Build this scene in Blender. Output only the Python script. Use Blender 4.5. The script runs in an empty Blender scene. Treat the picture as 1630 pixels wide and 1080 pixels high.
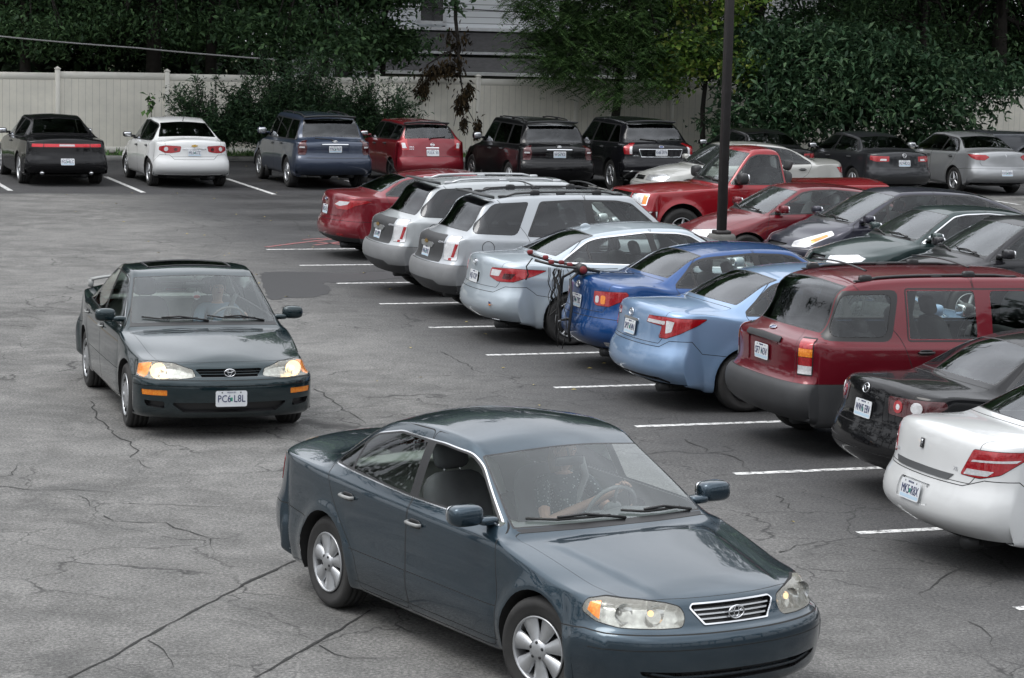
import bpy, math, random
import numpy as np
from mathutils import Vector, Matrix
R = math.radians
SC = bpy.context.scene
COL = SC.collection

# ------------------------------------------------------------ camera, sky, sun, exposure
CAM_H = 4.128
cam_d = bpy.data.cameras.new('camera'); cam = bpy.data.objects.new('camera', cam_d); COL.objects.link(cam)
cam_d.sensor_width = 36; cam_d.lens = 3976.2/1630*36; cam_d.clip_start = .2; cam_d.clip_end = 2000
cam.matrix_world = Matrix.Translation((0, 0, CAM_H)) @ Matrix.Rotation(math.pi/2-.1299, 4, 'X') @ Matrix.Rotation(.02478, 4, 'Z')
SC.camera = cam
CLD = 9.0
W = bpy.data.worlds.new('World'); SC.world = W; W.use_nodes = True
wn = W.node_tree.nodes; wl = W.node_tree.links; wn.clear()
SUN_EL, SUN_AZ = R(62), R(-110)
sky = wn.new('ShaderNodeTexSky'); sky.sky_type = 'NISHITA'; sky.sun_disc = False
sky.sun_elevation = SUN_EL; sky.sun_rotation = SUN_AZ; sky.air_density = 1.0; sky.dust_density = 4; sky.ozone_density = 1
hs = wn.new('ShaderNodeHueSaturation'); hs.inputs['Saturation'].default_value = .28; hs.inputs['Value'].default_value = 1.0
tc = wn.new('ShaderNodeTexCoord'); nz = wn.new('ShaderNodeTexNoise'); nz.inputs['Scale'].default_value = 2.2; nz.inputs['Detail'].default_value = 5
mr = wn.new('ShaderNodeMapRange'); mr.inputs['From Min'].default_value = .35; mr.inputs['From Max'].default_value = .68
mr.inputs['To Min'].default_value = .72; mr.inputs['To Max'].default_value = 1.45
mx = wn.new('ShaderNodeMix'); mx.data_type = 'RGBA'; mx.blend_type = 'MULTIPLY'; mx.inputs['Factor'].default_value = 1
bg = wn.new('ShaderNodeBackground'); bg.inputs['Strength'].default_value = .12
wo = wn.new('ShaderNodeOutputWorld')
cl = wn.new('ShaderNodeMix'); cl.data_type = 'RGBA'; cl.inputs['Factor'].default_value = .72; cl.inputs['B'].default_value = (CLD, CLD*1.03, CLD*1.08, 1)   # cloud layer over the sky
wl.new(sky.outputs[0], hs.inputs['Color']); wl.new(hs.outputs[0], cl.inputs['A']); wl.new(cl.outputs['Result'], mx.inputs['A'])
wl.new(tc.outputs['Generated'], nz.inputs['Vector']); wl.new(nz.outputs['Fac'], mr.inputs['Value']); wl.new(mr.outputs[0], mx.inputs['B'])
sz = wn.new('ShaderNodeSeparateXYZ'); wl.new(tc.outputs['Generated'], sz.inputs[0])      # overcast sky: three times brighter overhead than at the horizon
gm = wn.new('ShaderNodeMapRange'); gm.inputs['To Min'].default_value = .48; gm.inputs['To Max'].default_value = 1.44; wl.new(sz.outputs['Z'], gm.inputs['Value'])
m3 = wn.new('ShaderNodeMix'); m3.data_type = 'RGBA'; m3.blend_type = 'MULTIPLY'; m3.inputs['Factor'].default_value = 1; wl.new(mx.outputs['Result'], m3.inputs['A']); wl.new(gm.outputs[0], m3.inputs['B'])
wl.new(m3.outputs['Result'], bg.inputs['Color']); wl.new(bg.outputs[0], wo.inputs['Surface'])
sun_d = bpy.data.lights.new('sun', 'SUN'); sun_d.energy = .6; sun_d.angle = R(25); sun_d.color = (1, .97, .93)
sun = bpy.data.objects.new('sun', sun_d); COL.objects.link(sun)
# sun direction: azimuth measured like the sky's (0 = +Y, turning towards +X)
sd = Vector((math.sin(SUN_AZ)*math.cos(SUN_EL), math.cos(SUN_AZ)*math.cos(SUN_EL), math.sin(SUN_EL)))
sun.rotation_euler = sd.to_track_quat('Z', 'Y').to_euler()
SC.view_settings.view_transform = 'Standard'; SC.view_settings.look = 'None'
SC.view_settings.exposure = .64; SC.view_settings.gamma = 1

# ------------------------------------------------------------ materials
def mk(name):
    m = bpy.data.materials.new(name); m.use_nodes = True
    nt = m.node_tree; return m, nt.nodes, nt.links, nt.nodes['Principled BSDF']
def noise(n, l, scale, detail=4, coord='Object', rough=.55, dist=0):
    t = n.new('ShaderNodeTexCoord'); x = n.new('ShaderNodeTexNoise'); x.inputs['Scale'].default_value = scale
    x.inputs['Detail'].default_value = detail; x.inputs['Roughness'].default_value = rough; x.inputs['Distortion'].default_value = dist
    l.new(t.outputs[coord], x.inputs['Vector']); return x.outputs['Fac']
def ramp(n, l, fac, stops):
    r = n.new('ShaderNodeValToRGB'); e = r.color_ramp.elements
    while len(e) < len(stops): e.new(.5)
    for q, (p, c) in zip(e, stops): q.position = p; q.color = (*c, 1)
    l.new(fac, r.inputs[0]); return r.outputs[0]
def bump(n, l, h, dist, strength, b):
    k = n.new('ShaderNodeBump'); k.inputs['Distance'].default_value = dist; k.inputs['Strength'].default_value = strength
    l.new(h, k.inputs['Height']); l.new(k.outputs[0], b.inputs['Normal']); return k
def plain(name, c, rough=.5, metal=0, coat=0, spec=.5, var=0):
    m, n, l, b = mk(name)
    b.inputs['Base Color'].default_value = (*c, 1); b.inputs['Roughness'].default_value = rough
    b.inputs['Metallic'].default_value = metal; b.inputs['Coat Weight'].default_value = coat
    b.inputs['Specular IOR Level'].default_value = spec
    if var:
        f = noise(n, l, 6, 5); o = ramp(n, l, f, [(.3, tuple(x*(1-var) for x in c)), (.7, tuple(min(1, x*(1+var)) for x in c))])
        l.new(o, b.inputs['Base Color'])
    return m
TRIM_IN = (.075, .078, .08)
def paint(name, c, metal=.0, rough=.35, flake=.3, inner=TRIM_IN, coat=1.0, dust=.16, keep=0):
    """car paint: clear coat over base, trim colour on the inner side of the panel"""
    lum = .3*c[0]+.6*c[1]+.1*c[2]; dk = 0 if keep else max(0, 1-lum/.06); coat = coat*(1-.45*dk)
    m, n, l, b = mk(name)
    f = noise(n, l, 1.7, 6, rough=.6)
    dusty = tuple(x*(1-dust*.3)+.12*dust*.35 for x in c)
    o = ramp(n, l, f, [(.35, c), (.75, dusty)])
    # road film: a little more of it low on the body
    t = n.new('ShaderNodeTexCoord'); s = n.new('ShaderNodeSeparateXYZ'); l.new(t.outputs['Object'], s.inputs[0])
    mr = n.new('ShaderNodeMapRange'); mr.inputs['From Min'].default_value = .55; mr.inputs['From Max'].default_value = .15
    mr.inputs['To Max'].default_value = .22-.14*dk; l.new(s.outputs['Z'], mr.inputs['Value'])
    mx = n.new('ShaderNodeMix'); mx.data_type = 'RGBA'; l.new(mr.outputs[0], mx.inputs['Factor']); l.new(o, mx.inputs['A'])
    mx.inputs['B'].default_value = (.12, .115, .11, 1)
    g = n.new('ShaderNodeNewGeometry'); m2 = n.new('ShaderNodeMix'); m2.data_type = 'RGBA'
    l.new(g.outputs['Backfacing'], m2.inputs['Factor']); l.new(mx.outputs['Result'], m2.inputs['A']); m2.inputs['B'].default_value = (*inner, 1)
    l.new(m2.outputs['Result'], b.inputs['Base Color'])
    ma = n.new('ShaderNodeMath'); ma.operation = 'MULTIPLY_ADD'; l.new(g.outputs['Backfacing'], ma.inputs[0]); ma.inputs[1].default_value = -coat; ma.inputs[2].default_value = coat
    l.new(ma.outputs[0], b.inputs['Coat Weight']); b.inputs['Coat Roughness'].default_value = .03; b.inputs['Specular IOR Level'].default_value = .15*(1-dk)
    mb = n.new('ShaderNodeMath'); mb.operation = 'MULTIPLY_ADD'; l.new(g.outputs['Backfacing'], mb.inputs[0]); mb.inputs[1].default_value = -metal; mb.inputs[2].default_value = metal
    l.new(mb.outputs[0], b.inputs['Metallic']); b.inputs['Roughness'].default_value = rough
    # faint orange peel
    f2 = noise(n, l, 9, 2); k = n.new('ShaderNodeBump'); k.inputs['Distance'].default_value = .0012; k.inputs['Strength'].default_value = .12
    l.new(f2, k.inputs['Height']); l.new(k.outputs[0], b.inputs['Coat Normal'])
    return m
def glass(name, tint, refl=1.5, haze=.0, hazec=(.5, .55, .55)):
    m = bpy.data.materials.new(name); m.use_nodes = True; n = m.node_tree.nodes; l = m.node_tree.links; n.clear()
    o = n.new('ShaderNodeOutputMaterial'); tr = n.new('ShaderNodeBsdfTransparent'); tr.inputs[0].default_value = (*tint, 1)
    gl = n.new('ShaderNodeBsdfGlossy'); gl.inputs['Roughness'].default_value = .02; gl.inputs[0].default_value = (.95, .97, 1, 1)
    fr = n.new('ShaderNodeFresnel'); fr.inputs[0].default_value = refl
    mx = n.new('ShaderNodeMixShader'); l.new(fr.outputs[0], mx.inputs[0]); l.new(tr.outputs[0], mx.inputs[1]); l.new(gl.outputs[0], mx.inputs[2])
    last = mx.outputs[0]
    if haze:
        df = n.new('ShaderNodeBsdfDiffuse'); df.inputs[0].default_value = (*hazec, 1)
        m2 = n.new('ShaderNodeMixShader'); m2.inputs[0].default_value = haze
        l.new(last, m2.inputs[1]); l.new(df.outputs[0], m2.inputs[2]); last = m2.outputs[0]
    l.new(last, o.inputs[0]); return m
def lamp_mat(name, c, c2, scale=60, rough=.12, metal=.3, emit=None):
    m, n, l, b = mk(name)
    t = n.new('ShaderNodeTexCoord'); v = n.new('ShaderNodeTexVoronoi'); v.inputs['Scale'].default_value = scale
    l.new(t.outputs['Object'], v.inputs['Vector'])
    l.new(ramp(n, l, v.outputs['Distance'], [(.0, c2), (.6, c)]), b.inputs['Base Color'])
    b.inputs['Roughness'].default_value = rough; b.inputs['Metallic'].default_value = metal
    b.inputs['Coat Weight'].default_value = 1; b.inputs['Coat Roughness'].default_value = .03
    k = n.new('ShaderNodeBump'); k.inputs['Distance'].default_value = .004; k.inputs['Strength'].default_value = .2
    l.new(v.outputs['Distance'], k.inputs['Height']); l.new(k.outputs[0], b.inputs['Normal'])
    if emit: b.inputs['Emission Color'].default_value = (*emit[0], 1); b.inputs['Emission Strength'].default_value = emit[1]
    return m
M = {}
M['black_trim'] = plain('black_trim', (.012, .012, .013), .35)
M['rubber'] = plain('rubber', (.014, .014, .014), .6, var=.2)
M['gap'] = plain('panel_gap', (.006, .006, .006), .8)
M['tyre'] = plain('tyre_rubber', (.022, .0215, .021), .78, var=.35)
M['chrome'] = plain('chrome', (.75, .76, .78), .12, 1)
M['alloy_grey'] = plain('brushed_grey_strip', (.13, .135, .14), .35, .6)
M['alloy'] = plain('alloy', (.46, .47, .48), .32, .85, var=.12)
M['hubcap'] = plain('silver_hubcap', (.42, .43, .44), .3, .7, var=.15)
M['dark_alloy'] = plain('dark_alloy', (.03, .03, .032), .4, .5)
M['underbody'] = plain('underbody', (.01, .01, .01), .9)
M['bumper_grey'] = plain('grey_bumper', (.17, .175, .18), .45, var=.08)
M['cladding'] = plain('grey_cladding', (.030, .031, .033), .55, var=.12)
M['dark_plastic'] = plain('dark_plastic', (.02, .021, .022), .5, var=.1)
M['seat_grey'] = plain('grey_seat_cloth', (.27, .275, .28), .85, var=.2)
M['seat_mid'] = plain('slate_seat_cloth', (.10, .105, .11), .85, var=.15)
M['seat_light'] = plain('pale_grey_seat_cloth', (.46, .47, .46), .85, var=.1)
M['seat_dark'] = plain('dark_seat_cloth', (.035, .036, .038), .8, var=.2)
M['seat_tan'] = plain('tan_seat_cloth', (.30, .28, .25), .85, var=.15)
M['dash'] = plain('dashboard_plastic', (.22, .225, .225), .6)
M['dash_dark'] = plain('dark_dashboard', (.025, .026, .027), .55)
M['glass'] = glass('window_glass', (.86, .92, .89), 1.52)
M['windshield'] = glass('windshield_glass', (.84, .90, .87), 1.85, .03, (.42, .48, .47))
M['hazy_windshield'] = glass('bright_windshield_glass', (.86, .92, .90), 1.6, .05, (.50, .57, .56))
M['privacy'] = glass('privacy_glass', (.16, .165, .17), 1.6)
M['rear_glass'] = glass('rear_window_glass', (.62, .70, .64), 1.7)
M['lens'] = glass('clear_lens', (.86, .87, .84), 1.45, .22, (.7, .68, .6))
M['red'] = lamp_mat('red_lens', (.30, .004, .009), (.40, .008, .014), 45)
M['bright_red'] = lamp_mat('bright_red_lens', (.62, .012, .025), (.75, .03, .05), 45)
M['darkred'] = lamp_mat('dark_red_lens', (.05, .003, .005), (.08, .005, .008), 45)
M['white'] = lamp_mat('white_lens', (.55, .55, .56), (.68, .68, .7), 45)
M['clear'] = lamp_mat('headlamp_lens', (.5, .51, .52), (.85, .86, .88), 38, .1, .6)
M['amber'] = lamp_mat('amber_lens', (.75, .2, .01), (.9, .36, .03))
M['reflector'] = lamp_mat('lamp_reflector', (.55, .55, .54), (.9, .9, .88), 26, .15, .9)
def emis(name, c, s):
    m, n, l, b = mk(name); b.inputs['Base Color'].default_value = (*c, 1); b.inputs['Emission Color'].default_value = (*c, 1); b.inputs['Emission Strength'].default_value = s; return m
M['plate_white'] = plain('plate_white', (.62, .64, .66), .4)
M['plate_blue'] = plain('plate_pale_blue', (.42, .55, .66), .4)
M['plate_ink'] = plain('plate_ink', (.02, .03, .10), .5)
M['plate_green'] = plain('plate_green', (.03, .25, .16), .5)
M['white_decal'] = plain('white_decal', (.7, .7, .7), .5)
M['ford_blue'] = plain('badge_blue', (.01, .03, .15), .2, .2, 1)
M['gold'] = plain('badge_gold', (.45, .28, .06), .25, .8)

# ------------------------------------------------------------ object helpers
def tag(o, label=None, cat=None, group=None, kind=None):
    if label: o['label'] = label
    if cat: o['category'] = cat
    if group: o['group'] = group
    if kind: o['kind'] = kind
    return o
def empty(name, loc=(0, 0, 0), rz=0, label=None, cat=None, group=None):
    o = bpy.data.objects.new(name, None); COL.objects.link(o); o.location = loc; o.rotation_euler = (0, 0, rz)
    o.empty_display_size = .2
    return tag(o, label, cat, group)
class MB:
    """collects faces with materials, then links them as one mesh object"""
    def __init__(s): s.v = []; s.f = []; s.m = []; s.sm = []; s.mats = []
    def mi(s, mat):
        if mat not in s.mats: s.mats.append(mat)
        return s.mats.index(mat)
    def add(s, vs, fs, mat, smooth=False, T=None):
        k = len(s.v)
        if T is not None: vs = [tuple(T @ Vector(p)) for p in vs]
        s.v += [tuple(p) for p in vs]; i = s.mi(mat)
        for f in fs: s.f.append([a+k for a in f]); s.m.append(i); s.sm.append(smooth)
        return s
    def box(s, c, d, mat, T=None, bev=0, taper=(1, 1)):
        x, y, z = d[0]/2, d[1]/2, d[2]/2; b = min(bev, x*.9, y*.9, z*.9)
        if b <= 0:
            vs = [(c[0]+i*x*(taper[0] if k > 0 else 1), c[1]+j*y*(taper[1] if k > 0 else 1), c[2]+k*z) for k in (-1, 1) for j in (-1, 1) for i in (-1, 1)]
            return s.add(vs, [(0, 2, 3, 1), (4, 5, 7, 6), (0, 1, 5, 4), (2, 6, 7, 3), (0, 4, 6, 2), (1, 3, 7, 5)], mat, False, T)
        rings = []
        for k, (zz, ins) in enumerate(((-z, b), (-z+b, 0), (z-b, 0), (z, b))):
            tx = taper[0] if k > 1 else 1; ty = taper[1] if k > 1 else 1
            ring = []
            for sx, sy in ((1, 1), (-1, 1), (-1, -1), (1, -1)):
                X = (x-ins)*tx; Y = (y-ins)*ty
                pa = (c[0]+sx*X, c[1]+sy*(Y-b*.99), c[2]+zz); pb = (c[0]+sx*(X-b*.99), c[1]+sy*Y, c[2]+zz)
                ring += [pa, pb] if sx*sy > 0 else [pb, pa]
            rings.append(ring)
        vs = sum(rings, []); fs = [tuple(range(7, -1, -1)), tuple(range(24, 32))]
        for k in range(3):
            for j in range(8): fs.append((k*8+j, k*8+(j+1) % 8, k*8+8+(j+1) % 8, k*8+8+j))
        return s.add(vs, fs, mat, True, T)
    def tube(s, pts, r, mat, n=8, T=None, cap=True, smooth=True, flat=1.0):
        pts = [Vector(p) for p in pts]; rs = r if isinstance(r, (list, tuple)) else [r]*len(pts)
        vs = []; up = None
        for i, p in enumerate(pts):
            d = (pts[min(i+1, len(pts)-1)]-pts[max(i-1, 0)])
            if d.length < 1e-9: d = Vector((0, 0, 1))
            d.normalize()
            if up is None: up = Vector((0, 0, 1)) if abs(d.z) < .9 else Vector((1, 0, 0))
            a = d.cross(up); a.normalize(); b = a.cross(d); b.normalize(); up = b
            for k in range(n):
                t = 2*math.pi*k/n; vs.append(tuple(p+a*math.cos(t)*rs[i]+b*math.sin(t)*rs[i]*flat))
        fs = [(i*n+k, i*n+(k+1) % n, (i+1)*n+(k+1) % n, (i+1)*n+k) for i in range(len(pts)-1) for k in range(n)]
        if cap: fs += [tuple(range(n-1, -1, -1)), tuple((len(pts)-1)*n+k for k in range(n))]
        return s.add(vs, fs, mat, smooth, T)
    def lathe(s, prof, mat, n=32, T=None, close=False, smooth=True):
        """prof: (radius, y) pairs turned about the y axis"""
        vs = [(r*math.cos(2*math.pi*k/n), y, r*math.sin(2*math.pi*k/n)) for r, y in prof for k in range(n)]
        m = len(prof); fs = [(i*n+k, (i+1)*n+k, (i+1)*n+(k+1) % n, i*n+(k+1) % n) for i in range(m-1) for k in range(n)]
        if close: fs += [((m-1)*n+k, k, (k+1) % n, (m-1)*n+(k+1) % n) for k in range(n)]
        return s.add(vs, fs, mat, smooth, T)
    def ball(s, c, r, mat, n=12, m=8, T=None):
        rx, ry, rz = r if isinstance(r, (list, tuple)) else (r, r, r)
        vs = [(c[0]+rx*math.sin(math.pi*i/m)*math.cos(2*math.pi*k/n), c[1]+ry*math.sin(math.pi*i/m)*math.sin(2*math.pi*k/n), c[2]+rz*math.cos(math.pi*i/m)) for i in range(m+1) for k in range(n)]
        fs = [(i*n+k, (i+1)*n+k, (i+1)*n+(k+1) % n, i*n+(k+1) % n) for i in range(m) for k in range(n)]
        return s.add(vs, fs, mat, True, T)
    def mesh(s, name):
        me = bpy.data.meshes.new(name); me.from_pydata(s.v, [], s.f)
        for m in s.mats: me.materials.append(m)
        me.polygons.foreach_set('material_index', s.m); me.polygons.foreach_set('use_smooth', s.sm); me.update(); return me
    def build(s, name, parent=None, loc=None, rot=None):
        o = bpy.data.objects.new(name, s.mesh(name)); COL.objects.link(o)
        if parent is not None: o.parent = parent
        if loc: o.location = loc
        if rot: o.rotation_euler = rot
        return o
def text_mesh(body, size, depth=.001, align='CENTER'):
    cu = bpy.data.curves.new('t', 'FONT'); cu.body = body; cu.size = size; cu.extrude = depth; cu.align_x = align; cu.align_y = 'CENTER'; cu.resolution_u = 2
    o = bpy.data.objects.new('t', cu); COL.objects.link(o); dg = bpy.context.evaluated_depsgraph_get()
    me = bpy.data.meshes.new_from_object(o.evaluated_get(dg)); vs = [tuple(v.co) for v in me.vertices]; fs = [tuple(p.vertices) for p in me.polygons]
    bpy.data.objects.remove(o); bpy.data.meshes.remove(me); return vs, fs

# ------------------------------------------------------------ polygon helpers
def inset(poly, d):
    P = np.array(poly, float); n = len(P); A = .5*sum(P[i][0]*P[(i+1) % n][1]-P[(i+1) % n][0]*P[i][1] for i in range(n)); s = 1 if A > 0 else -1
    dx, dy = (d, d) if not isinstance(d, (tuple, list)) else d
    out = []
    for i in range(n):
        a, b, c = P[i-1], P[i], P[(i+1) % n]; e1 = b-a; e2 = c-b; e1 = e1/(np.hypot(*e1)+1e-12); e2 = e2/(np.hypot(*e2)+1e-12)
        n1 = np.array([-e1[1], e1[0]])*s; n2 = np.array([-e2[1], e2[0]])*s; m = n1+n2; k = m@m
        m = m/max(k, .5)*2 if k > 1e-9 else n1
        out.append((b[0]+m[0]*dx, b[1]+m[1]*dy))
    return out
def rpoly(pts, r, n=3):
    out = []; N = len(pts)
    for i in range(N):
        p = pts[i]; rr = r if not isinstance(r, (list, tuple)) else r[i]
        a = Vector(pts[i-1][:2]); b = Vector(p[:2]); c = Vector(pts[(i+1) % N][:2])
        u = a-b; w = c-b; d = min(rr, u.length*.45, w.length*.45)
        if d < 1e-4: out.append(tuple(b)); continue
        s = b+u.normalized()*d; e = b+w.normalized()*d
        for k in range(n+1):
            t = k/n; out.append(tuple(s*(1-t)**2+b*2*t*(1-t)+e*t*t))
    return out
def clip_half(poly, p, q):
    """keep the part of poly left of the line p->q"""
    out = []; n = len(poly)
    def sd(a): return (q[0]-p[0])*(a[1]-p[1])-(q[1]-p[1])*(a[0]-p[0])
    for i in range(n):
        a, b = poly[i], poly[(i+1) % n]; sa, sb = sd(a), sd(b)
        if sa >= 0: out.append(a)
        if (sa >= 0) != (sb >= 0):
            t = sa/(sa-sb); out.append((a[0]+(b[0]-a[0])*t, a[1]+(b[1]-a[1])*t))
    return out

class Soup:
    """half of a car shell; regions are cut out of it exactly along their outlines"""
    def __init__(s, G, N, U, Vv):
        a, b = G.shape[:2]
        s.V = [tuple(x) for x in np.concatenate([G, N, U[..., None], Vv[..., None]], 2).reshape(-1, 8)]
        s.F = []; s.L = []
        for i in range(a-1):
            for j in range(b-1):
                q = [i*b+j, (i+1)*b+j, (i+1)*b+j+1, i*b+j+1]
                p = G[i, j], G[i+1, j], G[i+1, j+1], G[i, j+1]
                if np.linalg.norm(np.cross(p[2]-p[0], p[3]-p[1])) < 1e-7: continue
                s.F.append(q); s.L.append('body')
        s.dirty = True
    def _prep(s):
        VA = np.array(s.V); lens = np.array([len(f) for f in s.F]); flat = np.array([i for f in s.F for i in f]); st = np.concatenate([[0], np.cumsum(lens)[:-1]])
        s.VA, s.flat, s.st, s.lens = VA, flat, st, lens
        s.CE = np.add.reduceat(VA[flat], st, axis=0)/lens[:, None]
    def region(s, poly, frame, label, cond=None, over=None):
        s._prep(); P2 = frame(s.VA); pf = P2[s.flat]
        mn = np.minimum.reduceat(pf, s.st, axis=0); mxx = np.maximum.reduceat(pf, s.st, axis=0)
        poly = [tuple(p) for p in poly]; pa = np.array(poly); lo, hi = pa.min(0), pa.max(0)
        ok = (mn[:, 0] < hi[0]) & (mxx[:, 0] > lo[0]) & (mn[:, 1] < hi[1]) & (mxx[:, 1] > lo[1])
        if cond is not None: ok &= cond(s.CE)
        if over is not None: ok &= np.array([l in over for l in s.L])
        cand = list(np.nonzero(ok)[0])
        if not cand: return
        Q = [tuple(p) for p in P2]; V = s.V; n = len(poly)
        for k in range(n):
            a, b = poly[k], poly[(k+1) % n]; ex, ey = b[0]-a[0], b[1]-a[1]; L = math.hypot(ex, ey)
            if L < 1e-7: continue
            ex /= L; ey /= L
            x0, x1 = min(a[0], b[0])-1e-5, max(a[0], b[0])+1e-5; y0, y1 = min(a[1], b[1])-1e-5, max(a[1], b[1])+1e-5
            cache = {}; new = []
            for fi in cand:
                f = s.F[fi]; qx = [Q[i][0] for i in f]; qy = [Q[i][1] for i in f]
                if max(qx) < x0 or min(qx) > x1 or max(qy) < y0 or min(qy) > y1: continue
                d = [ex*(y-a[1])-ey*(x-a[0]) for x, y in zip(qx, qy)]
                if max(d) < 1e-6 or min(d) > -1e-6: continue
                # the segment must really pass through this face
                t = [ex*(x-a[0])+ey*(y-a[1]) for x, y in zip(qx, qy)]
                if max(t) < 0 or min(t) > L: continue
                A = []; B = []; m = len(f)
                for i in range(m):
                    v = f[i]; dv = d[i]; w = f[(i+1) % m]; dw = d[(i+1) % m]
                    if dv >= -1e-6: A.append(v)
                    if dv <= 1e-6: B.append(v)
                    if (dv > 1e-6 and dw < -1e-6) or (dv < -1e-6 and dw > 1e-6):
                        key = (v, w) if v < w else (w, v)
                        if key not in cache:
                            r = dv/(dv-dw); vv, ww = V[v], V[w]
                            V.append(tuple(p+(q-p)*r for p, q in zip(vv, ww))); Q.append((Q[v][0]+(Q[w][0]-Q[v][0])*r, Q[v][1]+(Q[w][1]-Q[v][1])*r)); cache[key] = len(V)-1
                        A.append(cache[key]); B.append(cache[key])
                if len(A) > 2 and len(B) > 2:
                    s.F[fi] = A; s.F.append(B); s.L.append(s.L[fi]); new.append(len(s.F)-1)
            cand += new
        for fi in cand:
            f = s.F[fi]; m = len(f); cx = sum(Q[i][0] for i in f)/m; cy = sum(Q[i][1] for i in f)/m; ins = False
            for k in range(n):
                a, b = poly[k], poly[(k+1) % n]
                if (a[1] > cy) != (b[1] > cy) and cx < (b[0]-a[0])*(cy-a[1])/(b[1]-a[1])+a[0]: ins = not ins
            if ins: s.L[fi] = label
    def extract(s, specs, name, parent, sides=(1, -1)):
        """specs: {label: (material, emboss, skirt depth)}; one object of all those labels"""
        mb = []; loops = []; verts = []; mats = []; mi = []
        for lab, (mat, emb, skirt) in specs.items():
            fs = [f for f, l in zip(s.F, s.L) if l == lab]
            if not fs: continue
            if mat not in mats: mats.append(mat)
            k = mats.index(mat)
            off = {}
            for sgn in sides:
                vm = {}
                for f in fs:
                    for i in f:
                        if i not in vm:
                            x = s.V[i]; n = x[3:6]
                            p = (x[0]+n[0]*emb, (x[1]+n[1]*emb), x[2]+n[2]*emb)
                            if abs(x[1]) < 1e-6: p = (p[0], 0, p[2])
                            vm[i] = len(verts); verts.append((p[0], p[1]*sgn, p[2])); off[len(verts)-1] = (n[0], n[1]*sgn, n[2])
                    ff = [vm[i] for i in f]
                    if sgn < 0: ff.reverse()
                    mb.append(ff); loops += [off[i] for i in ff]; mi.append(k)
                if skirt:
                    ed = {}
                    for f in fs:
                        m = len(f)
                        for i in range(m):
                            e = (f[i], f[(i+1) % m])
                            if (e[1], e[0]) in ed: del ed[(e[1], e[0])]
                            else: ed[e] = 1
                    for (a, b) in ed:
                        if abs(s.V[a][1]) < 1e-5 and abs(s.V[b][1]) < 1e-5: continue
                        q = []
                        for i in (b, a):
                            x = s.V[i]; q.append(Vector((x[0]+x[3]*emb, (x[1]+x[4]*emb)*sgn, x[2]+x[5]*emb)))
                        for i in (a, b):
                            x = s.V[i]; dd = emb-skirt; q.append(Vector((x[0]+x[3]*dd, (x[1]+x[4]*dd)*sgn, x[2]+x[5]*dd)))
                        if (q[0]-q[1]).length < 1e-6: continue
                        if sgn < 0: q.reverse()
                        nn = (q[1]-q[0]).cross(q[3]-q[0])
                        if nn.length < 1e-12: continue
                        nn.normalize()
                        if skirt < 0: pass
                        kk = len(verts); verts += [tuple(p) for p in q]; mb.append([kk, kk+1, kk+2, kk+3]); loops += [tuple(nn)]*4; mi.append(k)
        if not mb: return None
        me = bpy.data.meshes.new(name); me.from_pydata(verts, [], mb)
        for m in mats: me.materials.append(m)
        me.polygons.foreach_set('material_index', mi); me.polygons.foreach_set('use_smooth', [True]*len(mb))
        me.normals_split_custom_set(loops); me.update()
        o = bpy.data.objects.new(name, me); COL.objects.link(o); o.parent = parent
        return o

def bs_mat(ts, n):
    Bm = np.zeros((len(ts), n+2))
    for r, t in enumerate(ts):
        i = min(int(t), n-2); x = t-i
        Bm[r, i:i+4] = [(1-x)**3/6, (3*x**3-6*x*x+4)/6, (-3*x**3+3*x*x+3*x+1)/6, x**3/6]
    return Bm
def pad(P):
    P = np.concatenate([2*P[:1]-P[1:2], P, 2*P[-1:]-P[-2:-1]], 0)
    mir = P[:, -2:-1].copy(); mir[..., 1] *= -1
    return np.concatenate([2*P[:, :1]-P[:, 1:2], P, mir], 1)

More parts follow.
